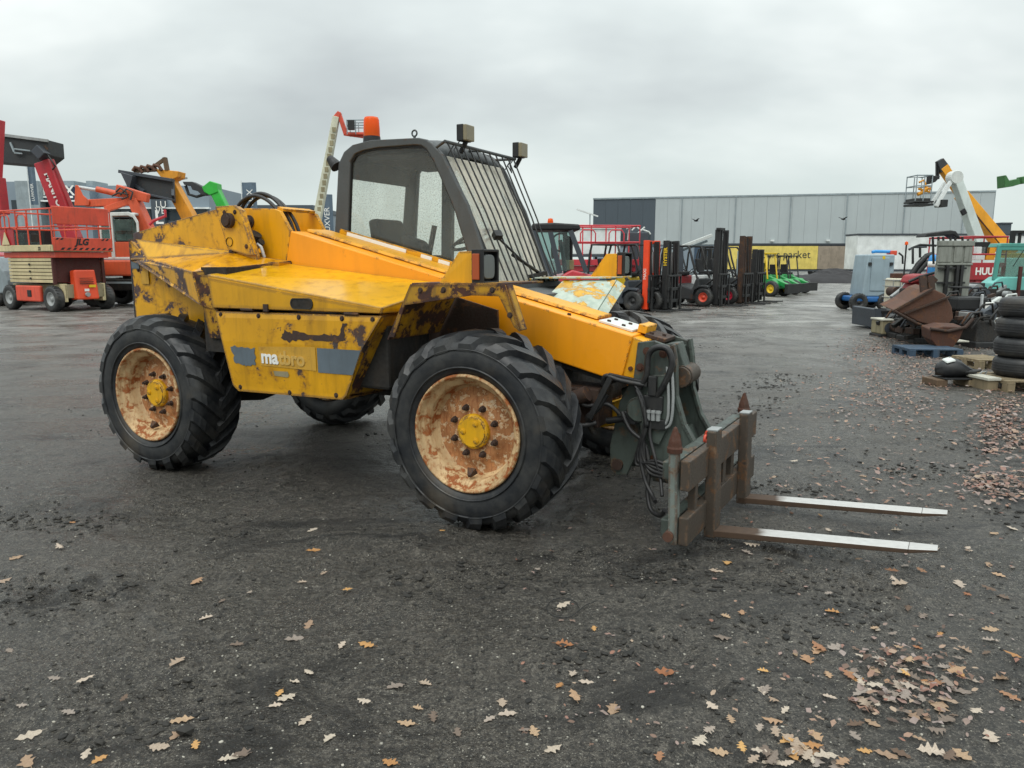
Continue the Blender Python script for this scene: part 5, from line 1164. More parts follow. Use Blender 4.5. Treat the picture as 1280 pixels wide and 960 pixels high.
# green loader arm with a black grab
Y = 36; base = at(300, 330, Y)
r = thing('green_telehandler', 'bright green loader arm holding a black grab against the sky', 'telehandler', (base.x, Y, 0)); P = rel(r)
b = MB(); b.beam(P(300, 300, Y), P(266, 232, Y), .42, .55, .42, .5, (0, 1, 0)); ar = b.build('boom', 'green_bright', r, .04)
slab([(252, 234), (262, 226), (271, 229), (272, 240), (262, 244), (255, 240)], Y - .3, Y + .3, 'boom_head', 'green_bright', ar, .03)
slab([(228, 227), (240, 227), (258, 236), (260, 243), (252, 244), (247, 239), (240, 237), (238, 232), (230, 231)], Y - .25, Y + .25, 'grab', 'bucket_dark', r)
b = MB(); b.tube([P(232, 232, Y), P(236, 243, Y), P(246, 246, Y), P(256, 243, Y)], .07, 6); b.build('grab_jaw', 'bucket_dark', r)
b = MB(); b.beam(P(226, 224, Y), P(234, 222.5, Y), .08, .08); b.build('grab_pin', 'steel', r)
b = MB(); b.box(-.6, 3.0, -.9, .9, .7, 1.8); b.build('body', 'green', r, .06)
for x in (-.2, 2.4):
    for y_ in (-1, 1): bwheel(r, (x, y_, .6), .6, .42, 'hazard_yellow', 'y', 22, -1 if y_ < 0 else 1)

# tall cream boom lift with a red jib
def basket(root, P, u0, u1, v0, v1, Y, rail_m, floor_m, dp=.8, parent=None):
    a, c = P(u0, v1, Y), P(u1, v0, Y); w = MB(); w.box(a.x, c.x, a.y, a.y + dp, a.z, a.z + .12); q = w.build('basket', floor_m, parent or root, .01)
    for z in (c.z, (a.z + c.z) / 2 + .1):
        rail(root, 'basket_rail', rail_m, [(a.x, a.y, z), (c.x, a.y, z), (c.x, a.y + dp, z), (a.x, a.y + dp, z), (a.x, a.y, z)], .03, q)
    for x in (a.x, (a.x + c.x) / 2, c.x):
        for y_ in (a.y, a.y + dp): rail(root, 'basket_post', rail_m, [(x, y_, a.z), (x, y_, c.z)], .025, q)
    return q
Y = 42; base = at(392, 330, Y)
r = thing('boom_lift', 'tall cream boom lift with red jib and basket rising behind the cab', 'boom lift', (base.x, Y, 0)); P = rel(r)
b = MB(); b.beam(P(390, 310, Y), P(420.5, 146, Y), .42, .50, .34, .36, (0, 1, 0)); bm_ = b.build('boom', 'cream_boom', r, .02)
for k in range(13):
    s_ = k / 13; c_ = P(399 + 20 * s_, 262 - 108 * s_, Y - .23); b = MB(); b.box(c_.x - .1, c_.x + .1, c_.y, c_.y + .02, c_.z - .12, c_.z + .14); b.build('boom_mark', 'beige_dirty', bm_)
b = MB(); b.beam(P(420, 148, Y), P(425, 140.5, Y), .3, .3, .22, .25, (0, 1, 0)); b.beam(P(423.5, 141, Y), P(432.5, 168, Y), .22, .24, None, None, (0, 1, 0)); jb = b.build('jib', 'orange_red', r, .02)
b = MB(); b.beam(P(430, 167, Y), P(454, 171, Y), .2, .2, .15, .15, (0, 1, 0)); b.build('jib_arm', 'orange_red', jb, .02)
bk = basket(r, P, 434, 455, 150, 168, Y - .3, 'grey_mid', 'orange_red'); bx(r, 'control_panel', 'black_plastic', P(437, 160, Y).x, P(445, 160, Y).x, -.5, -.3, P(437, 164, Y).z, P(437, 152, Y).z, parent=bk)
b = MB(); b.box(-1.2, 1.6, -1, 1, .5, 1.5); b.build('turntable', 'cream_boom', r, .05)
for x in (-1, 1.3):
    for y_ in (-1, 1): bwheel(r, (x, y_, .5), .5, .4, 'cream_boom', 'y', 20, -1 if y_ < 0 else 1)
# ------------------------------------------------------------------ middle: red telehandler, red platform, forklifts, mini loaders
Y = 14.8; base = at(690, 330, Y)
r = thing('red_hooded_telehandler', 'telehandler with dark open cab and red hood behind the guarded windscreen', 'telehandler', (base.x, Y, 0)); P = rel(r)
def L(u, v, y=0): return P(u, v, Y + y)
b = MB(); b.prism([(L(660, 360).x, .55), (L(660, 345).x, L(0, 352).z), (L(688, 350).x, L(0, 350).z), (L(712, 337).x, L(0, 337).z), (L(745, 343).x, L(0, 345).z), (L(752, 360).x, .9), (L(752, 400).x, .55)], -.5, .9); b.build('hood', 'red_pale', r, .03)
b = MB(); b.prism([(L(655, 352).x, .5), (L(760, 372).x, .5), (L(760, 362).x, .85), (L(655, 345).x, 1.0)], -.7, 1.1); b.build('chassis', 'rust_red', r, .03)
b = MB(); b.prism([(L(664, 325).x, L(0, 289).z), (L(664, 325).x, L(0, 281).z), (L(690, 325).x, L(0, 280).z), (L(721, 325).x, L(0, 282).z), (L(722, 325).x, L(0, 289).z)], -.55, .75); cb = b.build('cab_roof', 'black_plastic', r, .03)
for (a_, c_, y_) in (((666, 289), (690, 345), -.5), ((688, 290), (700, 342), -.5), ((713, 288), (733, 340), -.5), ((666, 289), (690, 345), .7), ((713, 288), (733, 340), .7), ((706, 288), (708, 336), .7)):
    b = MB(); b.beam(L(*a_, y_), L(*c_, y_), .07, .09); b.build('cab_post', 'grey_dark' if y_ < 0 else 'black_plastic', cb)
b = MB(); b.plate([L(668, 290, -.48), L(689, 340, -.48), L(712, 338, -.48), L(712, 290, -.48)], .006); b.build('window', 'glass_far', cb)
b = MB(); b.box(L(706, 325).x, L(716, 325).x, .0, .6, L(0, 336).z, L(0, 295).z); b.build('seat', 'seat_black', r, .04)
b = MB(); b.box(L(707, 325).x, L(716, 325).x, -.3, .1, L(0, 337).z, L(0, 325).z); b.build('glove_box', 'glovebox', r, .01)
b = MB(); b.torus(L(701, 303, .1), .17, .018, 'y', 24, 8); b.torus(L(691, 312, .1), .15, .03, 'x', 24, 8); b.build('steering_wheel', 'black_plastic', r)
b = MB(); b.tube([L(700, 300, -.3), L(704, 320, -.3), L(707, 345, -.3)], .04, 8); b.build('steering_column', 'grey_dark', r)
b = MB(); p_ = L(688, 280); b.lathe([(.055, 0), (.055, .05), (.045, .1), (.001, .11)], (p_.x, 0, p_.z), 'z', 14); b.build('beacon', 'amber', cb)
for x in (L(672, 325).x, L(742, 325).x):
    for y_ in (-.65, 1.05): bwheel(r, (x, y_, .5), .5, .35, 'grey_mid', 'y', 22, -1 if y_ < 0 else 1)

# red platform rails behind it
p_ = at(750, 330, 25); scissor_lift('red scissor lift platform rails behind the red hood, left of the orange forklift', (p_.x, 25.5, 0), R(8), 1.6, 1.2, ('red_pale', 'grey_dark', 'grey_mid', 'red_pale'), zdeck=1.42, panel=False)

def forklift(label, loc, rz, body, mastm, hmast, hub, w=1.1, cover='rust_red', guard='black_metal', lift=.1, seatm='seat_black', s=1.0):
    r = thing('forklift', label, 'forklift', loc, rz, 'forklifts parked in a row'); r.scale = (s, s, s)
    hw = w / 2
    b = MB(); b.prism([(-1.75, .25), (-1.85, .55), (-1.8, 1.02), (-1.05, 1.10), (-1.0, .78), (-.45, .62), (-.35, .95), (-.22, .98), (-.15, .45), (-.30, .22)], -hw + .05, hw - .05); bo = b.build('body', body, r, .05)
    b = MB(); b.prism([(-1.92, .3), (-1.95, .8), (-1.86, 1.0), (-1.55, 1.04), (-1.5, .3)], -hw, hw); b.build('counterweight', 'bucket_dark', r, .06)
    b = MB(); b.box(-1.48, -.98, -w / 2 + .03, w / 2 - .03, .70, 1.055); b.build('engine_cover', cover, bo, .04)
    b = MB(); b.cyl((-1.72, -.3, 1.05), (-1.72, .3, 1.05), .16, 16); b.build('gas_tank', 'grey_mid', bo)
    b = MB(); b.box(-1.35, -.92, -.25, .25, 1.06, 1.2); b.hexa([(-1.42, -.25, 1.15), (-1.3, -.25, 1.15), (-1.3, .25, 1.15), (-1.42, .25, 1.15)], [(-1.55, -.22, 1.65), (-1.45, -.22, 1.65), (-1.45, .22, 1.65), (-1.55, .22, 1.65)]); b.build('seat', seatm, r, .04)
    for sy in (-1, 1):
        rail(r, 'guard_post', guard, [(-.28, sy * (hw - .08), .95), (-.50, sy * (hw - .08), 1.6), (-.62, sy * (hw - .1), 2.02), (-.70, sy * (hw - .1), 2.08)], .035)
        rail(r, 'guard_post', guard, [(-1.72, sy * (hw - .08), 1.0), (-1.66, sy * (hw - .08), 1.8), (-1.60, sy * (hw - .1), 2.06)], .035)
    gr = bx(r, 'overhead_guard', guard, -1.62, -.66, -hw + .08, -hw + .14, 2.06, 2.11); bx(r, 'guard_side', guard, -1.62, -.66, hw - .14, hw - .08, 2.06, 2.11, parent=gr)
    for k in range(6): bx(r, 'guard_slat', guard, -1.60 + k * .18, -1.54 + k * .18, -hw + .12, hw - .12, 2.065, 2.10, parent=gr, bevel=0)
    b = MB(); b.cyl((-.42, 0, .9), (-.70, 0, 1.22), .025, 8); b.build('steering_column', 'black_plastic', r)
    b = MB(); b.torus((0, 0, 0), .16, .015, 'z', 20, 6); q = b.build('steering_wheel', 'black_plastic', r); q.location = (-.71, 0, 1.23); q.rotation_euler = (0, R(-40), 0)
    for sy in (-1, 1):
        bwheel(r, (0, sy * (hw - .06), .33), .33, .24, hub, 'y', 22, sy, .5); bwheel(r, (-1.45, sy * (hw - .1), .25), .25, .18, hub, 'y', 20, sy, .5)
        b = MB(); b.prism([(-.42, .45), (-.36, .64), (-.16, .74), (.10, .74), (.18, .70), (.18, .66), (-.12, .68), (-.32, .58), (-.36, .42)], sy * hw - .08, sy * hw + .08 - .04 * sy); b.build('mudguard', body, r, .01)
    # mast
    for sy in (-1, 1):
        b = MB(); y0 = sy * .34; b.box(.24, .42, y0 - .05, y0 + .05, .08, hmast); m0 = b.build('mast_rail', mastm, r, .006)
        b = MB(); y1 = sy * .25; b.box(.29, .45, y1 - .03, y1 + .03, .10, hmast - .03); b.build('inner_rail', mastm if mastm != 'forklift_orange' else 'black_metal', r, .006)
        b = MB(); b.cyl((.22, sy * .30, .15), (.22, sy * .30, hmast - .35), .035, 10); b.build('lift_cylinder', 'steel' if sy > 0 else 'black_metal', r)
        b = MB(); b.cyl((-.2, sy * .36, .62), (.24, sy * .36, .95), .035, 8); b.build('tilt_cylinder', 'black_metal', r)
        b = MB(); b.tube([(.34, sy * .12, hmast - .08), (.40, sy * .12, hmast * .6), (.47, sy * .12, .55)], .02, 6); b.build('lift_chain', 'black_metal', r)
    for z in (.25, hmast * .52, hmast - .06): bx(r, 'mast_crossbar', mastm, .24, .30, -.37, .37, z - .05, z + .05)
    cg = bx(r, 'fork_carriage', 'black_metal', .46, .51, -.48, .48, .18 + lift, .28 + lift); bx(r, 'carriage_bar', 'black_metal', .46, .51, -.48, .48, .55 + lift, .65 + lift, parent=cg)
    for y0 in (-.42, -.21, 0, .21, .42): bx(r, 'carriage_upright', 'black_metal', .465, .505, y0 - .025, y0 + .025, .28 + lift, 1.0 + lift, parent=cg, bevel=0)
    bx(r, 'carriage_top', 'black_metal', .46, .51, -.45, .45, .98 + lift, 1.04 + lift, parent=cg)
    for y0 in (-.3, .3):
        b = MB(); b.box(.515, .56, y0 - .05, y0 + .05, .04, .66 + lift); b.box(.515, 1.25, y0 - .05, y0 + .05, .035, .075); b.build('fork', 'black_metal', cg, .006)
    return r
FR = R(-38)
def fl(u, v, **k):
    p_ = grd(u, v); c_, s_ = math.cos(FR), math.sin(FR); k.setdefault('rz', FR)
    return forklift(loc=(p_.x - .34 * c_ , p_.y - .34 * s_, 0), **k)
f1 = fl(813, 389, label='forklift with a bright orange mast, nearest of the parked row', body='grey_dark', mastm='forklift_orange', hmast=2.2, hub='black_metal', cover='blue_dull')
words('MAXI', .14, 'white_print', 'lettering', f1, (.36, -.393, 1.0), (0, 0, 1), (-1, 0, 0))
f2 = fl(837, 388.5, label='forklift with a black mast carrying yellow lettering beside the orange one', body='black_metal', mastm='black_metal', hmast=2.2, hub='black_metal', cover='hazard_yellow')
words('HYSTER', .16, 'hazard_yellow', 'lettering', f2, (.38, -.393, 1.42), (0, 0, 1), (-1, 0, 0), fat=.006)
f3 = fl(899, 383, label='black forklift with red wheel hub and tall mast in the row', body='bucket_dark', mastm='black_metal', hmast=2.62, hub='orange_red', w=1.2, cover='rust_red')
b = MB(); b.box(.30, .46, -.46, -.05, 2.60, 2.68); b.build('mast_head', 'black_metal', f3, .01)
f4 = fl(929, 380.5, label='forklift with a rusty brown mast and magenta wheel hub', body='bucket_dark', mastm='rust_dark', hmast=2.45, hub='magenta_hub', w=1.15, cover='white')
f5 = fl(945, 378, label='forklift with a short dark mast at the far end of the row', body='grey_dark', mastm='black_metal', hmast=2.0, hub='black_metal', cover='grey_mid')
p_ = grd(872, 372); f6 = forklift('white forklift in the second row behind the black one', (p_.x, p_.y, 0), FR, 'white', 'black_metal', 2.1, 'grey_mid')
p_ = grd(925, 369); f7 = forklift('pale forklift in the second row behind the rusty mast', (p_.x - .3, p_.y, 0), FR, 'white_dirty', 'grey_mid', 2.0, 'grey_mid')
# loading ramp leaning over the forklifts
ra = thing('loading_crane_arm', 'pale folded crane arm sloping up behind the tall forklift mast', 'crane arm', (*at(868, 330, 30).xy, 0)); P = rel(ra)
b = MB(); b.beam(P(848, 310, 30), P(890, 294, 30), .16, .12); b.build('upper_beam', 'white_dirty', ra, .01)
b = MB(); b.beam(P(852, 313, 30.2), P(884, 301, 30.2), .12, .10); b.build('lower_beam', 'grey_mid', ra, .01)
b = MB(); b.beam(P(850, 380, 30), P(850, 309, 30), .22, .22); b.build('column', 'grey_dark', ra, .01)
# scrap skip with bars behind the orange mast
sc_ = thing('scrap_stand', 'dark stand piled with pale bent bars behind the orange mast', 'stand', (*at(795, 330, 27).xy, 0)); P = rel(sc_)
b = MB(); b.box(-.3, .35, -.3, .3, 0, P(795, 291, 27).z); b.build('frame', 'grey_dark', sc_, .02)
for q in ([(790, 288), (795, 283), (801, 288), (806, 284)], [(797, 292), (803, 287), (811, 290), (813, 293)], [(785, 300), (787, 284)], [(783, 286), (790, 283)]):
    b = MB(); b.tube([P(u, v, 27) for u, v in q], .035, 6); b.build('bar', 'white_dirty', sc_)

def mini_loader(label, loc, rz, body, rops, s=1.):
    r = thing('mini_loader', label, 'loader', loc, rz, 'green mini loaders'); r.scale = (s, s, s)
    b = MB(); b.prism([(-1.2, .35), (-1.25, .8), (-1.1, 1.0), (-.2, 1.02), (-.1, .6), (-.1, .35)], -.4, .4); bo = b.build('rear_body', body, r, .06)
    b = MB(); b.prism([(.0, .35), (.0, .75), (.35, .82), (.6, .62), (.6, .35)], -.38, .38); b.build('front_body', body, r, .05)
    b = MB(); b.beam((-.1, 0, .85), (1.15, 0, .42), .22, .2); b.build('lift_arm', body, r, .02)
    b = MB(); b.box(1.1, 1.25, -.45, .45, .15, .6); b.build('quick_hitch', 'black_metal', r, .02)
    for sy in (-1, 1): rail(r, 'roll_bar', rops, [(-.65, sy * .38, .95), (-.62, sy * .38, 1.95), (-.1, sy * .36, 2.0), (.1, sy * .36, .8)], .035)
    bx(r, 'roof', rops, -.7, .0, -.42, .42, 1.96, 2.02); bx(r, 'seat', 'seat_black', -.62, -.2, -.25, .25, 1.0, 1.12); bx(r, 'seat_back', 'seat_black', -.66, -.56, -.25, .25, 1.1, 1.55)
    for x in (-.75, .45):
        for sy in (-1, 1): bwheel(r, (x, sy * .5, .36), .36, .26, 'hazard_yellow' if rops == 'hazard_yellow' else 'white_dirty', 'y', 20, sy)
    return r
for u, v, lab, rp, bo_, s_ in ((962, 370, 'green mini loader with yellow roll bar nearest the forklifts', 'hazard_yellow', 'green', .95), (977, 368, 'green mini loader with dark roll bar between two others', 'black_metal', 'green', .9), (990, 366, 'green mini loader farthest right, nearest the earth heap', 'black_metal', 'green', .9)):
    p_ = grd(u, v); mini_loader(lab, (p_.x, p_.y, 0), R(-55), bo_, rp, s_)
# ------------------------------------------------------------------ right side: lifts, attachments, pallets, tyres
# grey lift with blue base
p_ = grd(1098, 389); r = thing('mast_lift', 'tall grey housing on a blue wheeled base beside the lane', 'lift', (p_.x, p_.y + .6, 0)); P = rel(r); Yl = p_.y
def X(u, y=0): return at(u, 360, Yl + y).x - p_.x
def Zv(v, y=0): return at(1098, v, Yl + y).z
b = MB(); b.box(X(1072), X(1117), -.55, .6, .28, Zv(371)); b.build('base', 'blue', r, .05)
b = MB(); b.hexa([(X(1081), -.45, Zv(371)), (X(1119), -.45, Zv(371)), (X(1133), .5, Zv(371)), (X(1081), .5, Zv(371))], [(X(1085), -.42, Zv(318)), (X(1119), -.42, Zv(318)), (X(1131), .5, Zv(319)), (X(1085), .5, Zv(318))]); hs = b.build('housing', 'grey_machine', r, .04)
b = MB(); b.box(X(1090), X(1112), -.475, -.44, Zv(364), Zv(322)); b.build('door', 'grey_machine', hs, .02)
for u in (1086, 1113):
    b = MB(); b.box(X(u), X(u + 3.5), -.49, -.44, Zv(332), Zv(328)); b.build('hinge', 'black_metal', hs)
b = MB(); b.box(X(1103), X(1106), -.48, -.45, Zv(324), Zv(320)); b.build('sticker', 'hazard_yellow', hs)
b = MB(); b.tube([(X(1096), -.1, Zv(315)), (X(1100), -.1, Zv(314)), (X(1120), -.1, Zv(314.5))], .05, 8); b.build('arm', 'blue_bright', r)
b = MB(); b.box(X(1118), X(1126), -.2, .1, Zv(319), Zv(313)); b.build('end_cap', 'orange_red', r, .02)
rail(r, 'hoop', 'black_metal', [(X(1126), -.3, Zv(316)), (X(1131), -.3, Zv(320)), (X(1132), -.3, Zv(330))], .03)
for x in (X(1076), X(1110)):
    for y_ in (-.5, .55): bwheel(r, (x, y_, .28), .28, .2, 'black_metal', 'y', 20, -1 if y_ < 0 else 1)
# IBC tank
Y = 20.6; base = at(1120.5, 386, Y)
r = thing('caged_tank', 'white caged liquid tank standing behind the rusty bucket', 'tank', (base.x, Y, 0))
w_ = .26; h_ = at(1120, 343, Y).z
b = MB(); b.box(-w_, w_, -w_, w_, .28, h_ - .1); b.build('tank', 'tank_white', r, .05)
b = MB(); b.box(-w_ * .7, w_ * .7, -w_ * .6, w_ * .6, h_ - .1, h_ + .03); b.build('cap', 'rust', r, .02)
for z in (.3, .6, .9, h_ - .15):
    rail(r, 'cage_bar', 'steel', [(-w_ - .02, -w_ - .02, z), (w_ + .02, -w_ - .02, z), (w_ + .02, w_ + .02, z), (-w_ - .02, w_ + .02, z), (-w_ - .02, -w_ - .02, z)], .012)
for x in (-w_ - .02, -.09, .09, w_ + .02): rail(r, 'cage_bar', 'steel', [(x, -w_ - .022, .25), (x, -w_ - .022, h_ - .14)], .011)
bx(r, 'pallet_base', 'wood', -w_ - .04, w_ + .04, -w_ - .04, w_ + .04, 0, .25)

# dark grey bucket attachment
def at_thing(name, label, cat, u, v, group=None, rz=0):
    p_ = grd(u, v); return thing(name, label, cat, (p_.x, p_.y, 0), rz, group), p_.y
r, Y = at_thing('loader_bucket', 'dark grey loader bucket at the left end of the scrap attachments', 'bucket', 1108, 411); P = rel(r)
b = MB(); s0 = [(-.2, .12), (-.2, .55), (.0, .55), (.45, .14), (.5, .12)]
b.prism([(-.45, .05), (-.47, .48), (-.40, .50), (-.3, .12), (.1, .10), (.1, .05)], -.3, .8); b.build('shell', 'grey_dark', r, .015)
for y0 in (-.33, .80): b = MB(); b.prism([(-.45, .05), (-.47, .5), (-.2, .48), (.12, .12), (.1, .05)], y0, y0 + .03); b.build('side_plate', 'grey_dark', r, .004)
b = MB(); b.box(-.32, .28, -.36, .0, .40, .46); b.box(-.30, -.24, -.35, -.3, .05, .46); b.box(-.1, .30, -.35, -.3, .22, .30); b.build('hitch_frame', 'black_metal', r, .01)
r, Y = at_thing('white_block', 'pale metal box lying under the dark grey bucket', 'box', 1112, 421)
b = MB(); b.box(-.22, .25, -.1, .4, .06, .34); bo = b.build('box', 'beige_dirty', r, .02); bx(r, 'lid', 'wood_pale', -.24, .27, -.12, .42, .34, .38, parent=bo); bx(r, 'skid', 'black_metal', -.25, .27, -.12, .4, 0, .06, parent=bo)

# big rusty excavator bucket lying on the heap
r, Y = at_thing('excavator_bucket', 'big brown rusty excavator bucket lying on top of the scrap attachments', 'bucket', 1158, 432); P = rel(r)
prof_pts = [(1117, 388), (1138, 378), (1156, 364), (1166, 361), (1182, 368), (1190, 384), (1192, 398), (1186, 405), (1170, 408), (1150, 403), (1128, 392)]
A = [P(u, v, Y - .35) for u, v in prof_pts]; B = [p2 + V(.18, .95, .06) for p2 in A]; n = len(A); b = MB()
b.add(A + B, [(i, i + n, (i + 1) % n + n, (i + 1) % n) for i in range(n)] + [tuple(range(n)), tuple(range(2 * n - 1, n - 1, -1))]); bu = b.build('shell', 'rust_bright', r, .02)
b = MB(); b.beam(P(1116, 389, Y - .38), P(1166, 361, Y - .38), .05, .035); b.beam(P(1130, 392, Y - .39), P(1186, 371, Y - .39), .05, .03); b.build('rib', 'rust_dark', bu)
b = MB(); b.tube([P(1118, 389, Y - .4), P(1145, 404, Y - .4), P(1165, 411, Y - .4), P(1186, 407, Y - .4)], .03, 6); b.build('cutting_edge', 'rust_dark', bu)
for u in (1152, 1162): b = MB(); b.beam(P(u + 3, 368, Y - .25), P(u + 1, 345, Y - .2), .05, .12); b.beam(P(u + 1, 346, Y - .2), P(u + 8, 352, Y - .2), .05, .08); b.build('ear', 'rust_dark', bu)
r, Y = at_thing('small_bucket', 'small rusty bucket shell leaning on the blue pallet below the big one', 'bucket', 1182, 441); P = rel(r)
pp = [(1163, 412), (1180, 408), (1206, 409), (1200, 424), (1190, 436), (1172, 435), (1164, 425)]
A = [P(u, v, Y - .2) for u, v in pp]; B = [p2 + V(.1, .5, .03) for p2 in A]; n = len(A); b = MB(); b.add(A + B, [(i, i + n, (i + 1) % n + n, (i + 1) % n) for i in range(n)] + [tuple(range(n)), tuple(range(2 * n - 1, n - 1, -1))]); q = b.build('shell', 'rust', r, .02)
b = MB(); b.tube([P(1163, 411, Y - .22), P(1185, 414, Y - .22), P(1207, 409, Y - .22), P(1217, 398, Y - .22)], .03, 6); b.build('edge', 'rust_dark', q)

# jumble of dark hydraulic parts under the buckets: motors, discs, frames
random.seed(11)
def jumble(label, u, v, w, h, seed, mats, n=9, dp=.7):
    random.seed(seed); r, Y = at_thing('hydraulic_attachment', label, 'attachment', u, v, 'dark attachments heaped beside the lane')
    b = MB(); b.box(-w * .5, w * .5, 0, dp, 0, .12); b.build('skid', 'black_metal', r, .02)
    for k in range(n):
        x, y, z = random.uniform(-w * .42, w * .42), random.uniform(0, dp), random.uniform(.18, h)
        kind = k % 4; m = random.choice(mats); b = MB()
        if kind == 0: b.cyl((x, y - .05, z), (x + random.uniform(-.1, .1), y + .25, z), random.uniform(.05, .13), 14); nm = 'motor'
        elif kind == 1: b.beam((x - .2, y, z - .1), (x + .25, y + .1, z + random.uniform(-.1, .25)), .1, .08); nm = 'bracket'
        elif kind == 2: b.tube([(x - .2, y - .1, z), (x - .1, y - .15, z + .2), (x + .1, y - .1, z + .22), (x + .22, y, z + .02), (x + .2, y, z - .12)], .022, 6); nm = 'hose'
        else: q_ = random.uniform(.05, .13); b.box(x - q_, x + q_, y - .12, y + .2, max(.1, z - q_), z + q_ * .8); nm = 'housing'
        b.build(nm, m, r, .012 if kind != 2 else 0)
    b = MB(); b.hexa([(-w * .4, .1, .1), (w * .4, .1, .1), (w * .4, dp, .1), (-w * .4, dp, .1)], [(-w * .3, .2, h * .8), (w * .3, .2, h * .8), (w * .3, dp - .1, h * .8), (-w * .3, dp - .1, h * .8)]); b.build('frame', 'chassis_dark', r, .03)
    return r
dk_ = ['black_metal', 'chassis_dark', 'black_plastic', 'rust_dark', 'grey_dark']
jumble('dark greasy motor parts under the left side of the big rusty bucket', 1138, 424, .62, .42, 3, dk_, 22)
jumble('black hydraulic unit between the big bucket and the small rusty one', 1160, 430, .55, .4, 5, dk_, 18)
jumble('tall black attachment with a white data plate right of the rusty bucket', 1215, 424, .72, .80, 8, dk_ + ['black_metal', 'steel'], 34)
r = bpy.data.objects['hydraulic_attachment.002'] if 'hydraulic_attachment.002' in bpy.data.objects else None
if r: bx(r, 'data_plate', 'white_print', .12, .30, -.14, -.11, .62, .76); bx(r, 'upper_housing', 'black_plastic', -.42, .2, -.1, .5, .58, .86, bevel=.05); bx(r, 'chrome_rod', 'chrome', .02, .06, -.16, -.1, .62, .92)
jumble('black attachment with coils lying closest to the stacked tyres', 1238, 436, .55, .62, 21, dk_ + ['steel'], 24)
jumble('tall black attachment frame standing behind the coil of steel band', 1226, 416, .6, 1.0, 31, dk_ + ['steel', 'black_metal'], 30)
jumble('black drive unit standing directly behind the big rusty bucket', 1198, 412, .6, .95, 37, dk_ + ['wood', 'black_metal'], 28)
jumble('low dark gear parts heaped in front of the turquoise machine', 1252, 424, .6, .75, 41, dk_ + ['white_dirty'], 24)
jumble('dark pump parts heaped between the white tank and the big rusty bucket', 1140, 409, .7, .85, 51, dk_ + ['rust', 'steel'], 30)
jumble('black engine block under the grey steel plate', 1185, 402, .9, .95, 57, dk_ + ['black_metal', 'rust_red'], 32)
jumble('greasy axle parts heaped below the turquoise bonnet', 1240, 410, .8, .9, 61, dk_ + ['steel', 'rust'], 32)
r, Y = at_thing('steel_band_coil', 'round coil of rusty steel band in front of the black attachment', 'coil', 1226, 430)
b = MB(); b.torus((0, .1, .34), .20, .04, 'x', 26, 6); q = b.build('coil', 'rust_dark', r); b = MB(); b.torus((.07, .1, .34), .20, .035, 'x', 26, 6); b.build('coil_turn', 'rust_dark', r)
# chrome springs
r, Y = at_thing('spring_tine', 'pair of pale spring tines between the bucket and black attachment', 'tine', 1200, 425); P = rel(r)
for k in range(2): b = MB(); b.tube([P(1196 + 4 * k, 391, Y), P(1199 + 4 * k, 398, Y), P(1203 + 4 * k, 405, Y)], .025, 8); b.build('tine', 'steel', r)
b = MB(); b.beam(P(1200, 404, Y), P(1200, 425, Y), .05, .05); b.build('stand', 'black_metal', r)
# red hydraulic power unit
Y = 17.5; base = at(1155, 400, Y)
r = thing('red_power_unit', 'red ribbed engine unit standing above the rusty bucket', 'engine', (base.x, Y, 0)); P = rel(r)
for (u0, u1, v0, v1) in ((1134, 1157, 344, 354), (1136, 1160, 353, 364), (1158, 1174, 343, 360)):
    b = MB(); a, c = P(u0, v1, Y), P(u1, v0, Y); b.hexa([(a.x, -.2, a.z), (c.x, -.2, a.z + .05), (c.x, .4, a.z + .05), (a.x, .4, a.z)], [(a.x + .08, -.15, c.z), (c.x - .05, -.15, c.z + .04), (c.x - .05, .4, c.z + .04), (a.x + .08, .4, c.z)]); b.build('casing', 'rust_red', r, .05)
b = MB(); a, c = P(1138, 362, Y), P(1170, 362, Y); b.box(a.x, c.x, -.1, .4, 0, a.z); b.build('stand', 'chassis_dark', r, .02)
b = MB(); b.tube([P(1136, 352, Y - .25), P(1150, 346, Y - .3), P(1172, 340, Y - .25), P(1182, 336, Y - .2), P(1180, 348, Y - .2)], .035, 6); b.build('pipe', 'black_metal', r)
# black curved exhaust frame left of it
Y = 19; base = at(1140, 400, Y)
r = thing('black_mulcher_frame', 'black curved pipe frame rising behind the red engine unit', 'frame', (base.x, Y, 0)); P = rel(r)
for q in ([(1127, 385), (1130, 362), (1138, 345), (1148, 330), (1158, 320), (1166, 318)], [(1134, 380), (1139, 358), (1148, 340), (1160, 326)], [(1141, 330), (1141, 309), (1150, 306), (1170, 307)], [(1150, 322), (1150, 308)]):
    b = MB(); b.tube([P(u, v, Y) for u, v in q], .07 if q[0][0] < 1140 else .03, 8); b.build('pipe', 'black_metal', r)
b = MB(); b.box(P(1125, 380, Y).x, P(1160, 380, Y).x, -.2, .3, 0, P(1125, 372, Y).z); b.build('base', 'chassis_dark', r, .02)
for k in range(6): b = MB(); b.beam(P(1122 + 4 * k, 376, Y - .3), P(1123 + 4 * k, 369, Y - .35), .06, .05); b.build('tooth', 'steel', r)
b = MB(); p2 = P(1133, 306, Y); b.lathe([(.04, 0), (.04, .06), (.001, .09)], (p2.x, 0, p2.z), 'z', 10); b.build('beacon', 'amber', r); rail(r, 'beacon_pole', 'black_metal', [(p2.x, 0, 0), (p2.x, 0, p2.z)], .02)
b = MB(); b.tube([P(1136, 312, Y + .3), P(1142, 309, Y + .3), P(1158, 308.5, Y + .3)], .03, 6); b.build('rail', 'grey_dark', r)
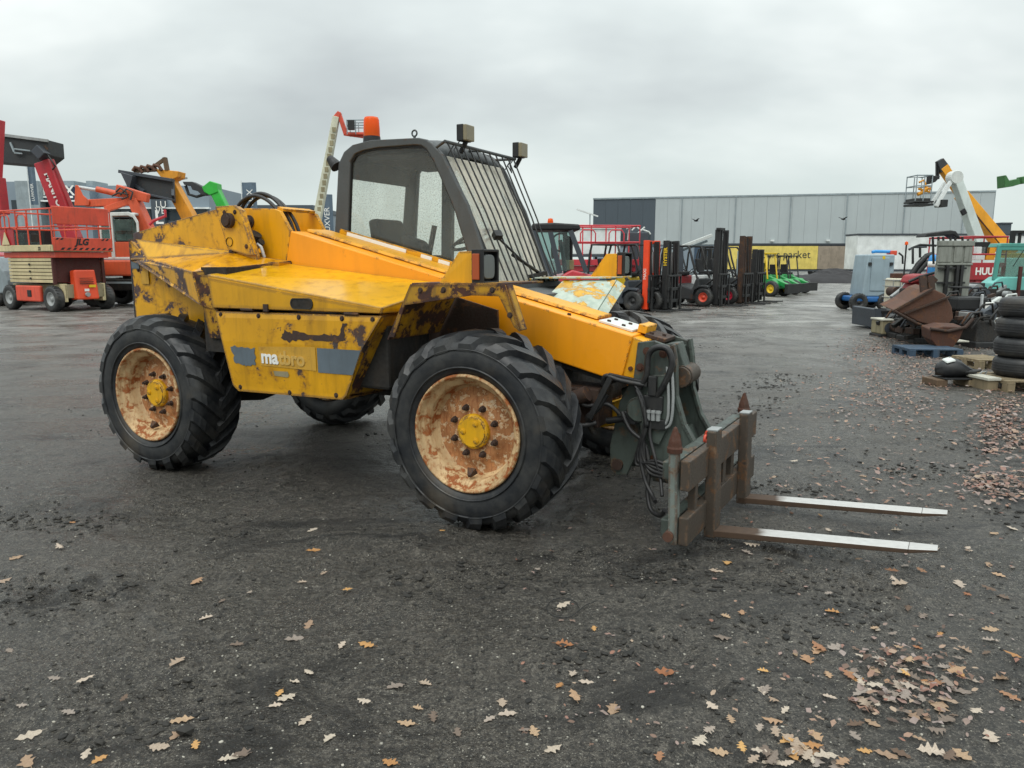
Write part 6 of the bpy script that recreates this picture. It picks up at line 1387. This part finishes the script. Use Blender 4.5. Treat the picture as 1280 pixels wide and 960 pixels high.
# blue gas bottle
Y = 18; base = at(1160, 400, Y)
r = thing('gas_bottle', 'blue gas bottle standing left of the grey steel plate', 'gas bottle', (base.x, Y, 0)); zt = at(1160, 318, Y).z
b = MB(); b.lathe([(.001, zt - .75), (.10, zt - .74), (.11, zt - .7), (.11, zt - .12), (.08, zt - .03), (.03, zt), (.001, zt)], (0, 0, 0), 'z', 16); b.build('cylinder', 'blue_bright', r)
b = MB(); b.lathe([(.108, zt - .30), (.1125, zt - .30), (.1125, zt - .16), (.108, zt - .16)], (0, 0, 0), 'z', 16); b.build('label_band', 'white_print', r)
b = MB(); b.box(-.16, .16, -.16, .16, 0, zt - .75); b.build('stand', 'chassis_dark', r, .02)
# forklift carrying a big grey plate
Y = 16.4; base = at(1190, 400, Y)
r = thing('plate_forklift', 'black forklift holding a tall grey weathered steel plate', 'forklift', (base.x, Y, 0)); P = rel(r)
a, c = P(1166, 374, Y), P(1216, 301, Y); zz = P(0, 328, Y).z
for (x0, x1, z0, z1) in ((a.x, a.x + .30, zz, c.z - .12), (a.x + .33, c.x - .22, zz, c.z - .12), (c.x - .19, c.x, zz, c.z - .12), (a.x, a.x + .34, a.z, zz - .06), (a.x + .40, c.x - .02, a.z, zz - .06)):
    b = MB(); b.box(x0 + .01, x1 - .01, -.06, .0, z0, z1); b.build('plate_panel', 'concrete_plate', r, .015)
b = MB(); b.box(a.x, c.x, -.03, .03, a.z, c.z - .02); b.box(a.x - .01, c.x + .01, -.08, .03, c.z - .11, c.z); b.box(a.x, c.x, -.09, .02, zz - .06, zz - .01); b.build('push_plate', 'concrete_plate', r, .01)
for u in (1181, 1193.5, 1199): b = MB(); b.box(P(u, 325, Y).x - .03, P(u, 325, Y).x + .03, -.16, -.08, .1, P(0, 331, Y).z); b.build('mast_rail', 'black_metal', r, .005)
for v in (334, 352): b = MB(); b.box(P(1170, 325, Y).x, P(1205, 325, Y).x, -.13, -.08, P(0, v, Y).z - .04, P(0, v, Y).z); b.build('crossbar', 'black_metal', r, .005)
b = MB(); b.prism([(P(1163, 325, Y).x, P(0, 296, Y).z), (P(1165, 325, Y).x, P(0, 291, Y).z), (P(1195, 325, Y).x, P(0, 287, Y).z), (P(1202, 325, Y).x, P(0, 288, Y).z), (P(1210, 325, Y).x, P(0, 298, Y).z), (P(1207, 325, Y).x, P(0, 298, Y).z), (P(1199, 325, Y).x, P(0, 293, Y).z)], .3, .7); b.build('overhead_guard', 'black_metal', r, .02)
for u in (1166, 1173, 1179, 1188, 1194, 1203, 1210): rail(r, 'guard_bar', 'black_metal', [P(u, 296 if u < 1205 else 299, Y + .3), P(u + 1, 330, Y + .3)], .025)
b = MB(); b.torus(P(1200, 359, Y - .4), .2, .02, 'z', 20, 6); b.build('steering_wheel', 'black_plastic', r)
b = MB(); b.box(a.x, c.x, .1, 1.5, .25, .95); b.build('body', 'chassis_dark', r, .05)
for x in (a.x + .1, c.x - .1):
    for y_ in (.3, 1.3): bwheel(r, (x, y_, .3), .3, .22, 'grey_mid', 'x', 20, -1)
# red scissor lift with white lettering
p_ = at(1240, 330, 23.5); p_.x = 14.2; r, pf2, px1_, py_ = scissor_lift('red platform lift with white lettering left of the turquoise cab', (p_.x + .2, 24.2, 0), R(-80), 1.0, 1.2, ('red', 'grey_dark', 'grey_mid', 'red'), zdeck=1.02, panel=False)
b = MB(); b.box(px1_ + .01, px1_ + .03, -py_, py_, 1.0, 1.52); b.build('toe_panel', 'red', pf2, .01)
words('HUUR!', .30, 'white_print', 'lettering', pf2, (px1_ + .036, -.45, 1.16), (0, 1, 0), (0, 0, 1), fat=.01)
for (y0, z0, m) in ((-.1, 1.75, 'black_plastic'), (.1, 1.6, 'crane_yellow'), (-.25, 1.6, 'white')): bx(r, 'load_box', m, px1_ - .5, px1_ - .2, y0, y0 + .3, z0, z0 + .4, parent=pf2)
# turquoise cab machine at the right edge
Y = 18.6; base = at(1275, 400, Y)
r = thing('turquoise_machine', 'turquoise machine with a glazed cab at the right edge behind the tyres', 'machine', (base.x, Y, 0)); P = rel(r)
o_ = [(1240, 350), (1247, 306), (1340, 306), (1340, 350)]; i_ = [(1245, 346), (1251, 313), (1335, 313), (1335, 346)]
def xz(u, v): q = P(u, v, Y); return (q.x, q.z)
b = MB(); b.ring([xz(*q) for q in o_], [xz(*q) for q in i_], -.05, .03); cb = b.build('cab', 'teal', r, .015)
b = MB(); b.prism([xz(*q) for q in i_], -.015, -.005); b.build('window', 'glass_teal', cb)
b = MB(); b.prism([xz(1247, 309), xz(1250, 304), xz(1340, 304), xz(1340, 309)], -.06, .4); b.build('cab_roof', 'teal', cb, .02)
b = MB(); b.prism([xz(1232, 372), xz(1236, 354), xz(1247, 346), xz(1340, 346), xz(1340, 372)], -.12, .35); b.build('bonnet', 'teal_pale', r, .03)
b = MB(); b.prism([xz(1228, 374), xz(1232, 366), xz(1246, 362), xz(1340, 362), xz(1340, 376)], -.2, -.1); b.build('lower_panel', 'black_plastic', r, .02)
b = MB(); b.beam((*xz(1263, 333)[:1], -.1, xz(1263, 333)[1]), (xz(1276, 313)[0], -.1, xz(1276, 313)[1]), .012, .012); b.build('wiper', 'black_plastic', cb)
b = MB(); b.box(xz(1264.5, 325)[0], xz(1268, 325)[0], -.35, -.28, .3, P(0, 333, Y).z); b.build('grab_post', 'maroon_rust', r, .01)
b = MB(); b.box(xz(1262, 325)[0], xz(1340, 325)[0], -.02, .1, P(0, 292, Y).z, P(0, 288, Y).z); b.box(xz(1262, 325)[0], xz(1266, 325)[0], -.02, .1, P(0, 304, Y).z, P(0, 291, Y).z); b.box(xz(1271, 325)[0], xz(1274, 325)[0], .0, .06, P(0, 304, Y).z, P(0, 292, Y).z); b.build('light_bar', 'black_plastic', r, .01)
b = MB(); b.box(xz(1236, 325)[0], xz(1340, 325)[0], -.05, 1.1, .35, P(0, 372, Y).z); b.build('chassis', 'chassis_dark', r, .04)
for u in (1250, 1325):
    for y_ in (0, 1): bwheel(r, (xz(u, 325)[0], y_, .38), .38, .3, 'grey_mid', 'y', 20, -1 if y_ < .5 else 1)

# white boom lift with basket
Y = 36; base = at(1228, 330, Y)
r = thing('articulated_boom_lift', 'pale articulated boom lift with a basket hanging before the warehouse', 'boom lift', (base.x, Y, 0)); P = rel(r)
b = MB(); b.beam(P(1228, 318, Y), P(1194, 222, Y), .42, .62, .36, .46, (0, 1, 0)); bm_ = b.build('boom', 'pale_boom', r, .03)
b = MB(); b.lathe([(.001, -.24), (.28, -.24), (.31, -.2), (.31, .2), (.28, .24), (.001, .24)], P(1193, 222, Y), 'y', 20, False); b.build('knuckle', 'white_dirty', bm_)
b = MB(); b.beam(P(1190, 224, Y - .1), P(1170, 258, Y - .1), .14, .18, None, None, (0, 1, 0)); b.build('jib', 'white', r, .01)
b = MB(); b.beam(P(1181, 228, Y + .15), P(1165, 254, Y + .15), .12, .14, None, None, (0, 1, 0)); b.build('jib_link', 'white', r, .01)
b = MB(); b.box(P(1166, 325, Y).x, P(1174, 325, Y).x, -.3, .3, P(0, 259, Y).z, P(0, 250, Y).z); b.build('jib_foot', 'black_metal', r, .02)
bk = basket(r, P, 1144, 1166, 219, 251, Y - .4, 'grey_mid', 'black_metal', .9)
b = MB(); a, c = P(1142, 257, Y - .4), P(1167, 251, Y - .4); b.box(a.x, c.x, a.y - .05, a.y + .95, a.z, a.z + .1); b.box(a.x, c.x, a.y - .05, a.y + .95, c.z - .08, c.z); b.build('basket_bumper', 'black_metal', bk, .02)
b = MB(); a, c = P(1163, 230, Y - .3), P(1176, 219, Y - .3); b.hexa([(a.x, a.y, a.z), (c.x - .2, a.y, a.z + .1), (c.x - .2, a.y + .4, a.z + .1), (a.x, a.y + .4, a.z)], [(a.x, a.y, c.z), (c.x, a.y, c.z - .05), (c.x, a.y + .4, c.z - .05), (a.x, a.y + .4, c.z)]); b.build('control_panel', 'black_plastic', bk, .02)
for q in ([(1147, 243), (1152, 241), (1160, 235)], [(1149, 228), (1155, 225), (1157, 232), (1158, 240)], [(1148, 236), (1162, 240), (1163, 234)]):
    b = MB(); b.tube([P(u, v, Y - .2) for u, v in q], .09 if q[0][1] == 243 else .05, 6); b.build('harness', 'crane_yellow', bk)
b = MB(); b.beam(P(1203, 262, Y - .4), P(1206, 268, Y - .4), .12, .2); b.build('hose_guide', 'black_plastic', bm_)
b = MB(); b.box(-1.2, 1.5, -1, 1, .5, 1.7); b.build('turntable', 'pale_boom', r, .05)
for x in (-1, 1.3):
    for y_ in (-1, 1): bwheel(r, (x, y_, .5), .5, .4, 'white_dirty', 'y', 20, -1 if y_ < 0 else 1)
# yellow telescopic boom behind
Y = 46; base = at(1262, 330, Y)
r = thing('telescopic_crane', 'yellow telescopic boom slanting behind the pale boom lift', 'crane', (base.x, Y, 0)); P = rel(r)
b = MB(); b.beam(P(1262, 318, Y), P(1201, 243, Y), .7, .85, .6, .66, (0, 1, 0)); bm_ = b.build('boom', 'crane_yellow', r, .03)
b = MB(); b.beam(P(1203, 245, Y), P(1178, 209, Y), .45, .5, None, None, (0, 1, 0)); b.build('inner_boom', 'crane_yellow', bm_, .02)
b = MB(); b.beam(P(1180, 213, Y), P(1174, 200, Y), .6, .45, .4, .3, (0, 1, 0)); b.build('boom_head', 'bucket_dark', bm_, .03)
for u in (1170.5, 1173): b = MB(); b.cyl(P(u, 202, Y), P(u, 224, Y), .06, 8); b.build('hoist_rope', 'black_metal', bm_)
b = MB(); b.beam(P(1210, 256, Y - .4), P(1252, 308, Y - .4), .06, .06); b.build('hose_track', 'rust', bm_)
b = MB(); b.box(-1.5, 2, -1.1, 1.1, .6, 2.0); b.build('carrier', 'crane_yellow', r, .05)
for x in (-1.1, 1.5):
    for y_ in (-1.1, 1.1): bwheel(r, (x, y_, .6), .6, .4, 'grey_mid', 'y', 20, -1 if y_ < 0 else 1)
# green boom tip at the right edge
Y = 24; base = at(1330, 330, Y)
r = thing('green_loader_arm', 'dark green loader arm tip entering at the right edge against the sky', 'loader', (base.x, Y, 0)); P = rel(r)
b = MB(); b.beam(P(1345, 290, Y), P(1330, 215, Y), .3, .3); b.beam(P(1334, 216, Y), P(1274, 226, Y), .28, .26, .28, .22); b.build('arm', 'green_dark', r, .02)
b = MB(); A = [P(u, v, Y - .2) for u, v in ((1256, 219), (1258, 219), (1262, 226), (1274, 223), (1276, 230), (1266, 233), (1256.5, 234.5))]; B = [p2 + V(0, .4, 0) for p2 in A]; n = 7
b.add(A + B, [tuple(range(n)), tuple(range(2 * n - 1, n - 1, -1))] + [(i, i + n, (i + 1) % n + n, (i + 1) % n) for i in range(n)]); b.build('quick_hitch', 'green_dark', r, .01)
b = MB(); b.box(-.6, 2.4, -.8, .8, .6, 1.8); b.build('body', 'green', r, .05)
for x in (-.3, 2.0):
    for y_ in (-.9, .9): bwheel(r, (x, y_, .55), .55, .4, 'hazard_yellow', 'y', 20, -1 if y_ < 0 else 1)

# pallets
def pallet(label, loc, rz, mat, w=1.2, d=.8, boards=5, h=.144, only=None):
    r = thing('pallet', label, 'pallet', loc, rz, 'pallets on the ground')
    for k in range(boards):
        if only and k not in only: continue
        y = -d / 2 + d * (k + .5) / boards; b = MB(); b.box(-w / 2, w / 2, y - .05 - .01 * random.random(), y + .05, h - .022, h); b.build('deck_board', mat, r, .003)
    for x in (-w / 2 + .05, 0, w / 2 - .05):
        b = MB(); b.box(x - .05, x + .05, -d / 2, d / 2, h - .044, h - .0225); b.build('stringer', mat, r, .003)
        b = MB(); b.box(x - .05, x + .05, -d / 2, d / 2, 0, .022); b.build('bottom_board', mat, r, .003)
        for y in (-d / 2 + .05, 0, d / 2 - .05): b = MB(); b.box(x - .05, x + .05, y - .05, y + .05, .022, h - .045); b.build('block', mat, r, .003)
    return r
p_ = grd(1170, 447); pallet('blue pallet under the rusty bucket parts', (p_.x, p_.y + .3, 0), R(-4), 'blue_dull', .86, .7)
p_ = grd(1196, 437); r = thing('loose_board', 'pale board lying on the right end of the blue pallet', 'board', (p_.x, p_.y, 0)); b = MB(); b.box(-.10, .14, -.12, .2, .146, .17); b.build('board', 'wood_pale', r, .004)
p_ = grd(1228, 461); pallet('weathered grey wood pallet between the blue pallet and the tyres', (p_.x + .12, p_.y + .25, 0), R(8), 'wood', .55, .6, 4)
p_ = grd(1277, 491); TX, TYY = p_.x + .27, p_.y + .42
pallet('low wood pallet under the stack of tyres', (TX, TYY, 0), R(3), 'wood', .95, .8)
p_ = grd(1237, 488); r = thing('wood_block', 'pale topped wooden block left of the tyre stack', 'block', (p_.x, p_.y, 0), R(6)); b = MB(); b.box(-.07, .07, -.05, .3, 0, .13); q = b.build('block', 'wood', r, .006); b = MB(); b.box(-.09, .09, -.07, .32, .131, .165); b.build('top_board', 'wood_pale', q, .004)
# tyre stack
for k in range(4):
    rr = .335; h = .245; lab = ['lowest tyre of the stack at the right edge', 'second tyre from the bottom of the stack at the right edge', 'third tyre from the bottom of the stack at the right edge', 'topmost tyre of the stack at the right edge'][k]
    r = thing('tyre', lab, 'tyre', (TX + [0, -.01, -.012, .006][k], TYY, .150 + k * (h + .003)), k * .7, 'stacked tyres')
    b = MB(); b.lathe([(.19, .03), (.21, .008), (.27, .0), (.305, .015), (.328, .045), (.335, .08), (.335, .165), (.328, .20), (.305, .230), (.27, h), (.21, h - .008), (.19, h - .03), (.195, h / 2)], (0, 0, 0), 'z', 44, True, True)
    q = b.build('carcass', 'tyre_wet', r)
    for z in (.075, .105, .14, .17):
        b = MB(); b.torus((0, 0, z), .3355, .004, 'z', 44, 4); b.build('tread_rib', 'tyre_wet', r)
# black motor block on two wood pieces
p_ = grd(1200, 484); r = thing('black_motor', 'black wrapped gearbox lying on wooden blocks left of the tyres', 'gearbox', (p_.x, p_.y + .15, 0)); 
b = MB(); rows = []
random.seed(4)
for (x, hw_, hz_, zc_) in ((-.24, .02, .03, .2), (-.21, .11, .09, .21), (-.08, .16, .13, .23), (.04, .15, .12, .22), (.13, .12, .08, .19), (.24, .08, .05, .16), (.27, .03, .03, .15)):
    rows += [(x + random.uniform(-.012, .012), hw_ * math.cos(2 * math.pi * k / 12) * random.uniform(.85, 1.12), zc_ + hz_ * math.sin(2 * math.pi * k / 12) * random.uniform(.85, 1.12)) for k in range(12)]
b.add(rows, [(i * 12 + k, i * 12 + (k + 1) % 12, (i + 1) * 12 + (k + 1) % 12, (i + 1) * 12 + k) for i in range(6) for k in range(12)] + [tuple(range(11, -1, -1)), tuple(range(72, 84))], True); q = b.build('casing', 'tyre_wet', r)
b = MB(); b.box(-.21, .24, -.17, .15, .095, .115); b.build('tray', 'black_plastic', r, .01)
b = MB(); b.hexa([(-.17, -.11, .30), (-.06, -.12, .33), (-.06, .02, .36), (-.17, .02, .33)], [(-.16, -.10, .325), (-.07, -.11, .352), (-.07, .02, .372), (-.16, .02, .346)]); b.build('label_foil', 'white_dirty', r, .006)
for k, x in enumerate((.12, .18, .24)): b = MB(); b.cyl((x - .06, -.12 + .05 * k, .19), (x + .08, -.14 + .05 * k, .20), .018, 8); b.build('shaft', 'black_metal', r)
b = MB(); b.tube([(.22, -.1, .12), (.27, -.14, .2), (.34, -.12, .2), (.30, -.1, .10), (.36, -.05, .06)], .012, 6); b.build('cable', 'steel', r)
for x, m in ((-.24, 'wood_wet'), (.17, 'wood')):
    p2 = r.location; w2 = thing('wood_block', 'brown wooden block under the left end of the black gearbox' if x < 0 else 'grey wooden block under the right end of the black gearbox', 'block', (p2.x + x, p2.y - .1, 0), R(5)); b = MB(); b.box(-.075, .075, -.06, .25, 0, .095); b.build('block', m, w2, .008)
# ------------------------------------------------------------------ fallen oak leaves
random.seed(21)
t = NT('leaf'); oi = t.n('ShaderNodeObjectInfo'); cr = t.n('ShaderNodeValToRGB'); e = cr.color_ramp.elements
e[0].position = 0; e[0].color = (*lin('#5c4a3c'), 1); e[1].position = 1; e[1].color = (*lin('#c49a5e'), 1)
for p_, c_ in ((.14, '#6e6258'), (.28, '#8f857c'), (.42, '#b3a494'), (.55, '#b5aa9a'), (.66, '#8c7460'), (.78, '#ab9174'), (.88, '#8a5636')): cr.color_ramp.elements.new(p_).color = (*lin(c_), 1)
t.set(cr.inputs[0], oi.outputs['Random']); co = t.coord()
lc = t.mix(t.math('MULTIPLY', t.rng(t.noise(co, 26, 5, .6), .4, .7), .5), cr.outputs[0], lin('#4a3322'))
t.done(t.bsdf(lc, t.fmix(t.noise(co, 10, 3), .5, .85), 0., None, .35))
t = NT('leaf_litter'); ge = t.n('ShaderNodeNewGeometry'); cr = t.n('ShaderNodeValToRGB'); e = cr.color_ramp.elements
e[0].position = 0; e[0].color = (*lin('#4a382e'), 1); e[1].position = 1; e[1].color = (*lin('#9a8672'), 1)
for p_, c_ in ((.25, '#6e5648'), (.5, '#8a7c76'), (.75, '#7d5242')): cr.color_ramp.elements.new(p_).color = (*lin(c_), 1)
t.set(cr.inputs[0], ge.outputs['Random Per Island']); t.done(t.bsdf(cr.outputs[0], .6))
def leaf_geo(seed, curl):
    """lobed oak leaf, stalk at the origin, tip along +x, about 1 long"""
    rd = random.Random(seed); half = []
    ph = rd.uniform(-.5, .5); nl = rd.choice((3, 3.5, 4))
    for i in range(29):
        x = i / 28; env = .31 * max(math.sin(math.pi * min(1, x * 1.02) ** .85), 0) ** .8 + .018
        half.append((x, env * (1 + .33 * math.sin(2 * math.pi * nl * x + ph)) * .8))
    vs = []; fs = []
    for i, (x, y) in enumerate(half):
        k = 1 + .16 * math.sin(i * 1.1 + seed); k2 = 1 + .16 * math.sin(i * .9 + seed * 2); bx_ = .06 * math.sin(x * 3 + seed)
        for yy in (-y * k2, -y * k2 * .5, 0, y * k * .5, y * k):
            z = curl * (abs(yy) * 1.1 + .35 * (x - .45) ** 2) + .05 * math.sin(x * 9 + yy * 7 + seed) * abs(yy) * 2 + .012 * rd.random()
            vs.append((x - .5, yy + bx_, z))
    for i in range(len(half) - 1):
        for j in range(4): fs.append((i * 5 + j, i * 5 + j + 1, i * 5 + 6 + j, i * 5 + 5 + j))
    return vs, fs
LM = []
for s in range(9):
    vs, fs = leaf_geo(s, [.05, .2, -.2, .35, .12, -.3, .25, .08, .45][s]); z0 = min(v[2] for v in vs)
    st_ = [(-.5, -.012, .02), (-.5, .012, .02), (-.72, .03, .03), (-.72, .012, .03)]; o_ = len(vs)
    me = bpy.data.meshes.new('leaf'); me.from_pydata([(a, b_, c - z0) for a, b_, c in vs] + st_, [], fs + [tuple(o_ + i for i in range(4))]); me.polygons.foreach_set('use_smooth', [True] * len(me.polygons)); me.materials.append(M['leaf']); LM.append(me)
spots = []
for u, v in [(180, 303), (40, 398), (8, 452), (25, 628), (593, 614), (735, 602), (857, 617), (770, 565), (810, 435), (870, 480), (755, 457), (555, 505), (515, 548), (55, 755), (172, 787), (70, 832), (135, 700), (450, 832), (400, 868), (250, 897), (70, 905), (735, 700), (715, 748), (690, 767), (762, 805), (825, 850), (990, 713), (1065, 705), (910, 763), (1045, 775), (1015, 810), (1085, 797), (1145, 832), (1225, 803), (1270, 790), (570, 897), (975, 910), (455, 790), (780, 326), (310, 757), (700, 735), (445, 668), (215, 705), (915, 615), (150, 372), (490, 448)]: spots.append((u / 2, 500 + v / 2))
for u, v in [(65, 417), (130, 525), (132, 612), (150, 683), (185, 703), (155, 753), (250, 783), (103, 873), (32, 827), (575, 537), (533, 546), (510, 423), (540, 408), (378, 677), (527, 592), (980, 418), (950, 432), (790, 490), (800, 535), (1030, 535), (990, 520), (905, 575), (950, 590), (1070, 590), (1120, 460), (1190, 412), (1215, 437), (1250, 420), (1205, 333), (1250, 320), (1140, 484), (1190, 478), (1225, 488), (1195, 568), (1140, 375), (1195, 605), (1130, 630), (1080, 670), (1015, 625), (875, 645), (925, 665), (740, 640), (790, 690), (905, 680), (970, 720), (940, 750), (1000, 790), (1070, 770), (885, 760), (900, 805), (795, 747), (655, 757), (1060, 830), (1015, 850), (1195, 845), (1225, 700), (1245, 745), (1250, 645), (1110, 690), (1120, 730), (1160, 790), (935, 885), (970, 885), (1090, 895), (660, 845), (465, 870), (515, 885), (545, 820), (495, 835), (650, 805), (620, 890), (700, 895), (740, 885), (760, 905), (825, 910), (860, 700), (770, 290), (790, 325), (850, 330), (880, 335)]: spots.append((640 + u / 2, 500 + v / 2))
nmap = len(spots)
for _ in range(46): spots.append((random.gauss(1120, 38), random.gauss(862, 24)))
for _ in range(22): spots.append((random.gauss(985, 36), random.gauss(948, 14)))
for _ in range(46): spots.append((random.uniform(930, 1300), 520 + 440 * random.random() ** 1.2))
for _ in range(14): spots.append((random.uniform(0, 1000), 640 + 320 * random.random()))
group = 'fallen oak leaves'
for i, (u, v) in enumerate(spots):
    p_ = grd(u, v)
    o = bpy.data.objects.new('oak_leaf', random.choice(LM)); COL.objects.link(o)
    far = p_.y; s = random.uniform(.042, .085) * (1 if i < nmap else random.uniform(.7, 1.1))
    o.location = (p_.x, p_.y, gh(p_.x, p_.y) + .004 + (random.random() * .02 if nmap <= i < nmap + 68 else 0)); o.scale = (s, s * random.uniform(.75, 1.05), s * random.uniform(.5, 1.2))
    o.rotation_euler = (random.uniform(-.12, .12), random.uniform(-.12, .12), random.random() * 6.28)
    if random.random() < .25: o.rotation_euler.x += math.pi; o.location.z += s * .25
    tag(o, 'lobed oak leaf fallen on the dark gravel', 'leaf', group)
# leaf litter drifted along the right side and under the forklifts: too many to count
b = MB()
def litter(u0, u1, v0, v1, n, size=(.03, .065), gauss=False):
    for _ in range(n):
        u, v = (random.gauss((u0 + u1) / 2, (u1 - u0) / 3.2), random.gauss((v0 + v1) / 2, (v1 - v0) / 3.2)) if gauss else (random.uniform(u0, u1), random.uniform(v0, v1))
        if v < 352: continue
        p_ = grd(u, v); s = random.uniform(*size); a = random.random() * 6.28; c_, s_ = math.cos(a) * s / 2, math.sin(a) * s / 2; z = gh(p_.x, p_.y) + .004 + random.random() * .02
        tl = random.uniform(-.4, .4) * s; k = random.uniform(.35, .6)
        P_ = [(c_, s_, tl * .5), (c_ * .3 - s_ * k, s_ * .3 + c_ * k, abs(tl) * .6), (-c_ * .4 - s_ * k * 1.1, -s_ * .4 + c_ * k * 1.1, 0), (-c_, -s_, -tl * .3), (-c_ * .4 + s_ * k * 1.1, -s_ * .4 - c_ * k * 1.1, 0), (c_ * .3 + s_ * k, s_ * .3 - c_ * k, abs(tl) * .7)]
        zmin = min(q[2] for q in P_)
        b.add([(p_.x + q[0], p_.y + q[1], z + q[2] - zmin) for q in P_], [(0, 1, 5), (1, 2, 4, 5), (2, 3, 4)])
litter(1055, 1150, 415, 450, 650, gauss=True); litter(1100, 1250, 435, 480, 900, gauss=True); litter(1040, 1180, 450, 520, 700, gauss=True)
litter(1215, 1290, 490, 560, 620, (.035, .075), True); litter(1205, 1290, 590, 625, 210, (.035, .07), True); litter(960, 1280, 470, 640, 420, (.03, .06))
litter(790, 945, 376, 396, 420, (.04, .08)); litter(1090, 1280, 400, 440, 500)
litter(1060, 1200, 800, 900, 130, (.02, .05), True); litter(640, 1280, 560, 940, 240, (.012, .035))
o = b.build('leaf_litter', 'leaf_litter', fix=False); tag(o, 'reddish brown leaf litter drifted over the gravel on the right', kind='stuff')
# loop of wire on the gravel and a small stone brick
p_ = grd(703, 764); wr = thing('wire_loop', 'thin dark loop of wire lying on the gravel around a leaf', 'wire', (p_.x, p_.y, .012))
b = MB(); b.tube([(.075 * math.cos(a / 12 * 6.28) * (1 + .1 * math.sin(a)), .10 * math.sin(a / 12 * 6.28), .006) for a in range(12)] + [(.11, .03, .004), (.17, .08, .003)], .0022, 5); b.build('wire', 'black_plastic', wr)
p_ = grd(232, 917); ck = thing('mud_lump', 'dark lump of mud beside a leaf near the bottom left', 'lump', (p_.x, p_.y, 0))
b = MB(); b.add([(q[0] * .035 * random.uniform(.8, 1.2), q[1] * .025 * random.uniform(.8, 1.2), .012 + q[2] * .02) for q in ico], icf); b.build('lump', 'clod', ck)
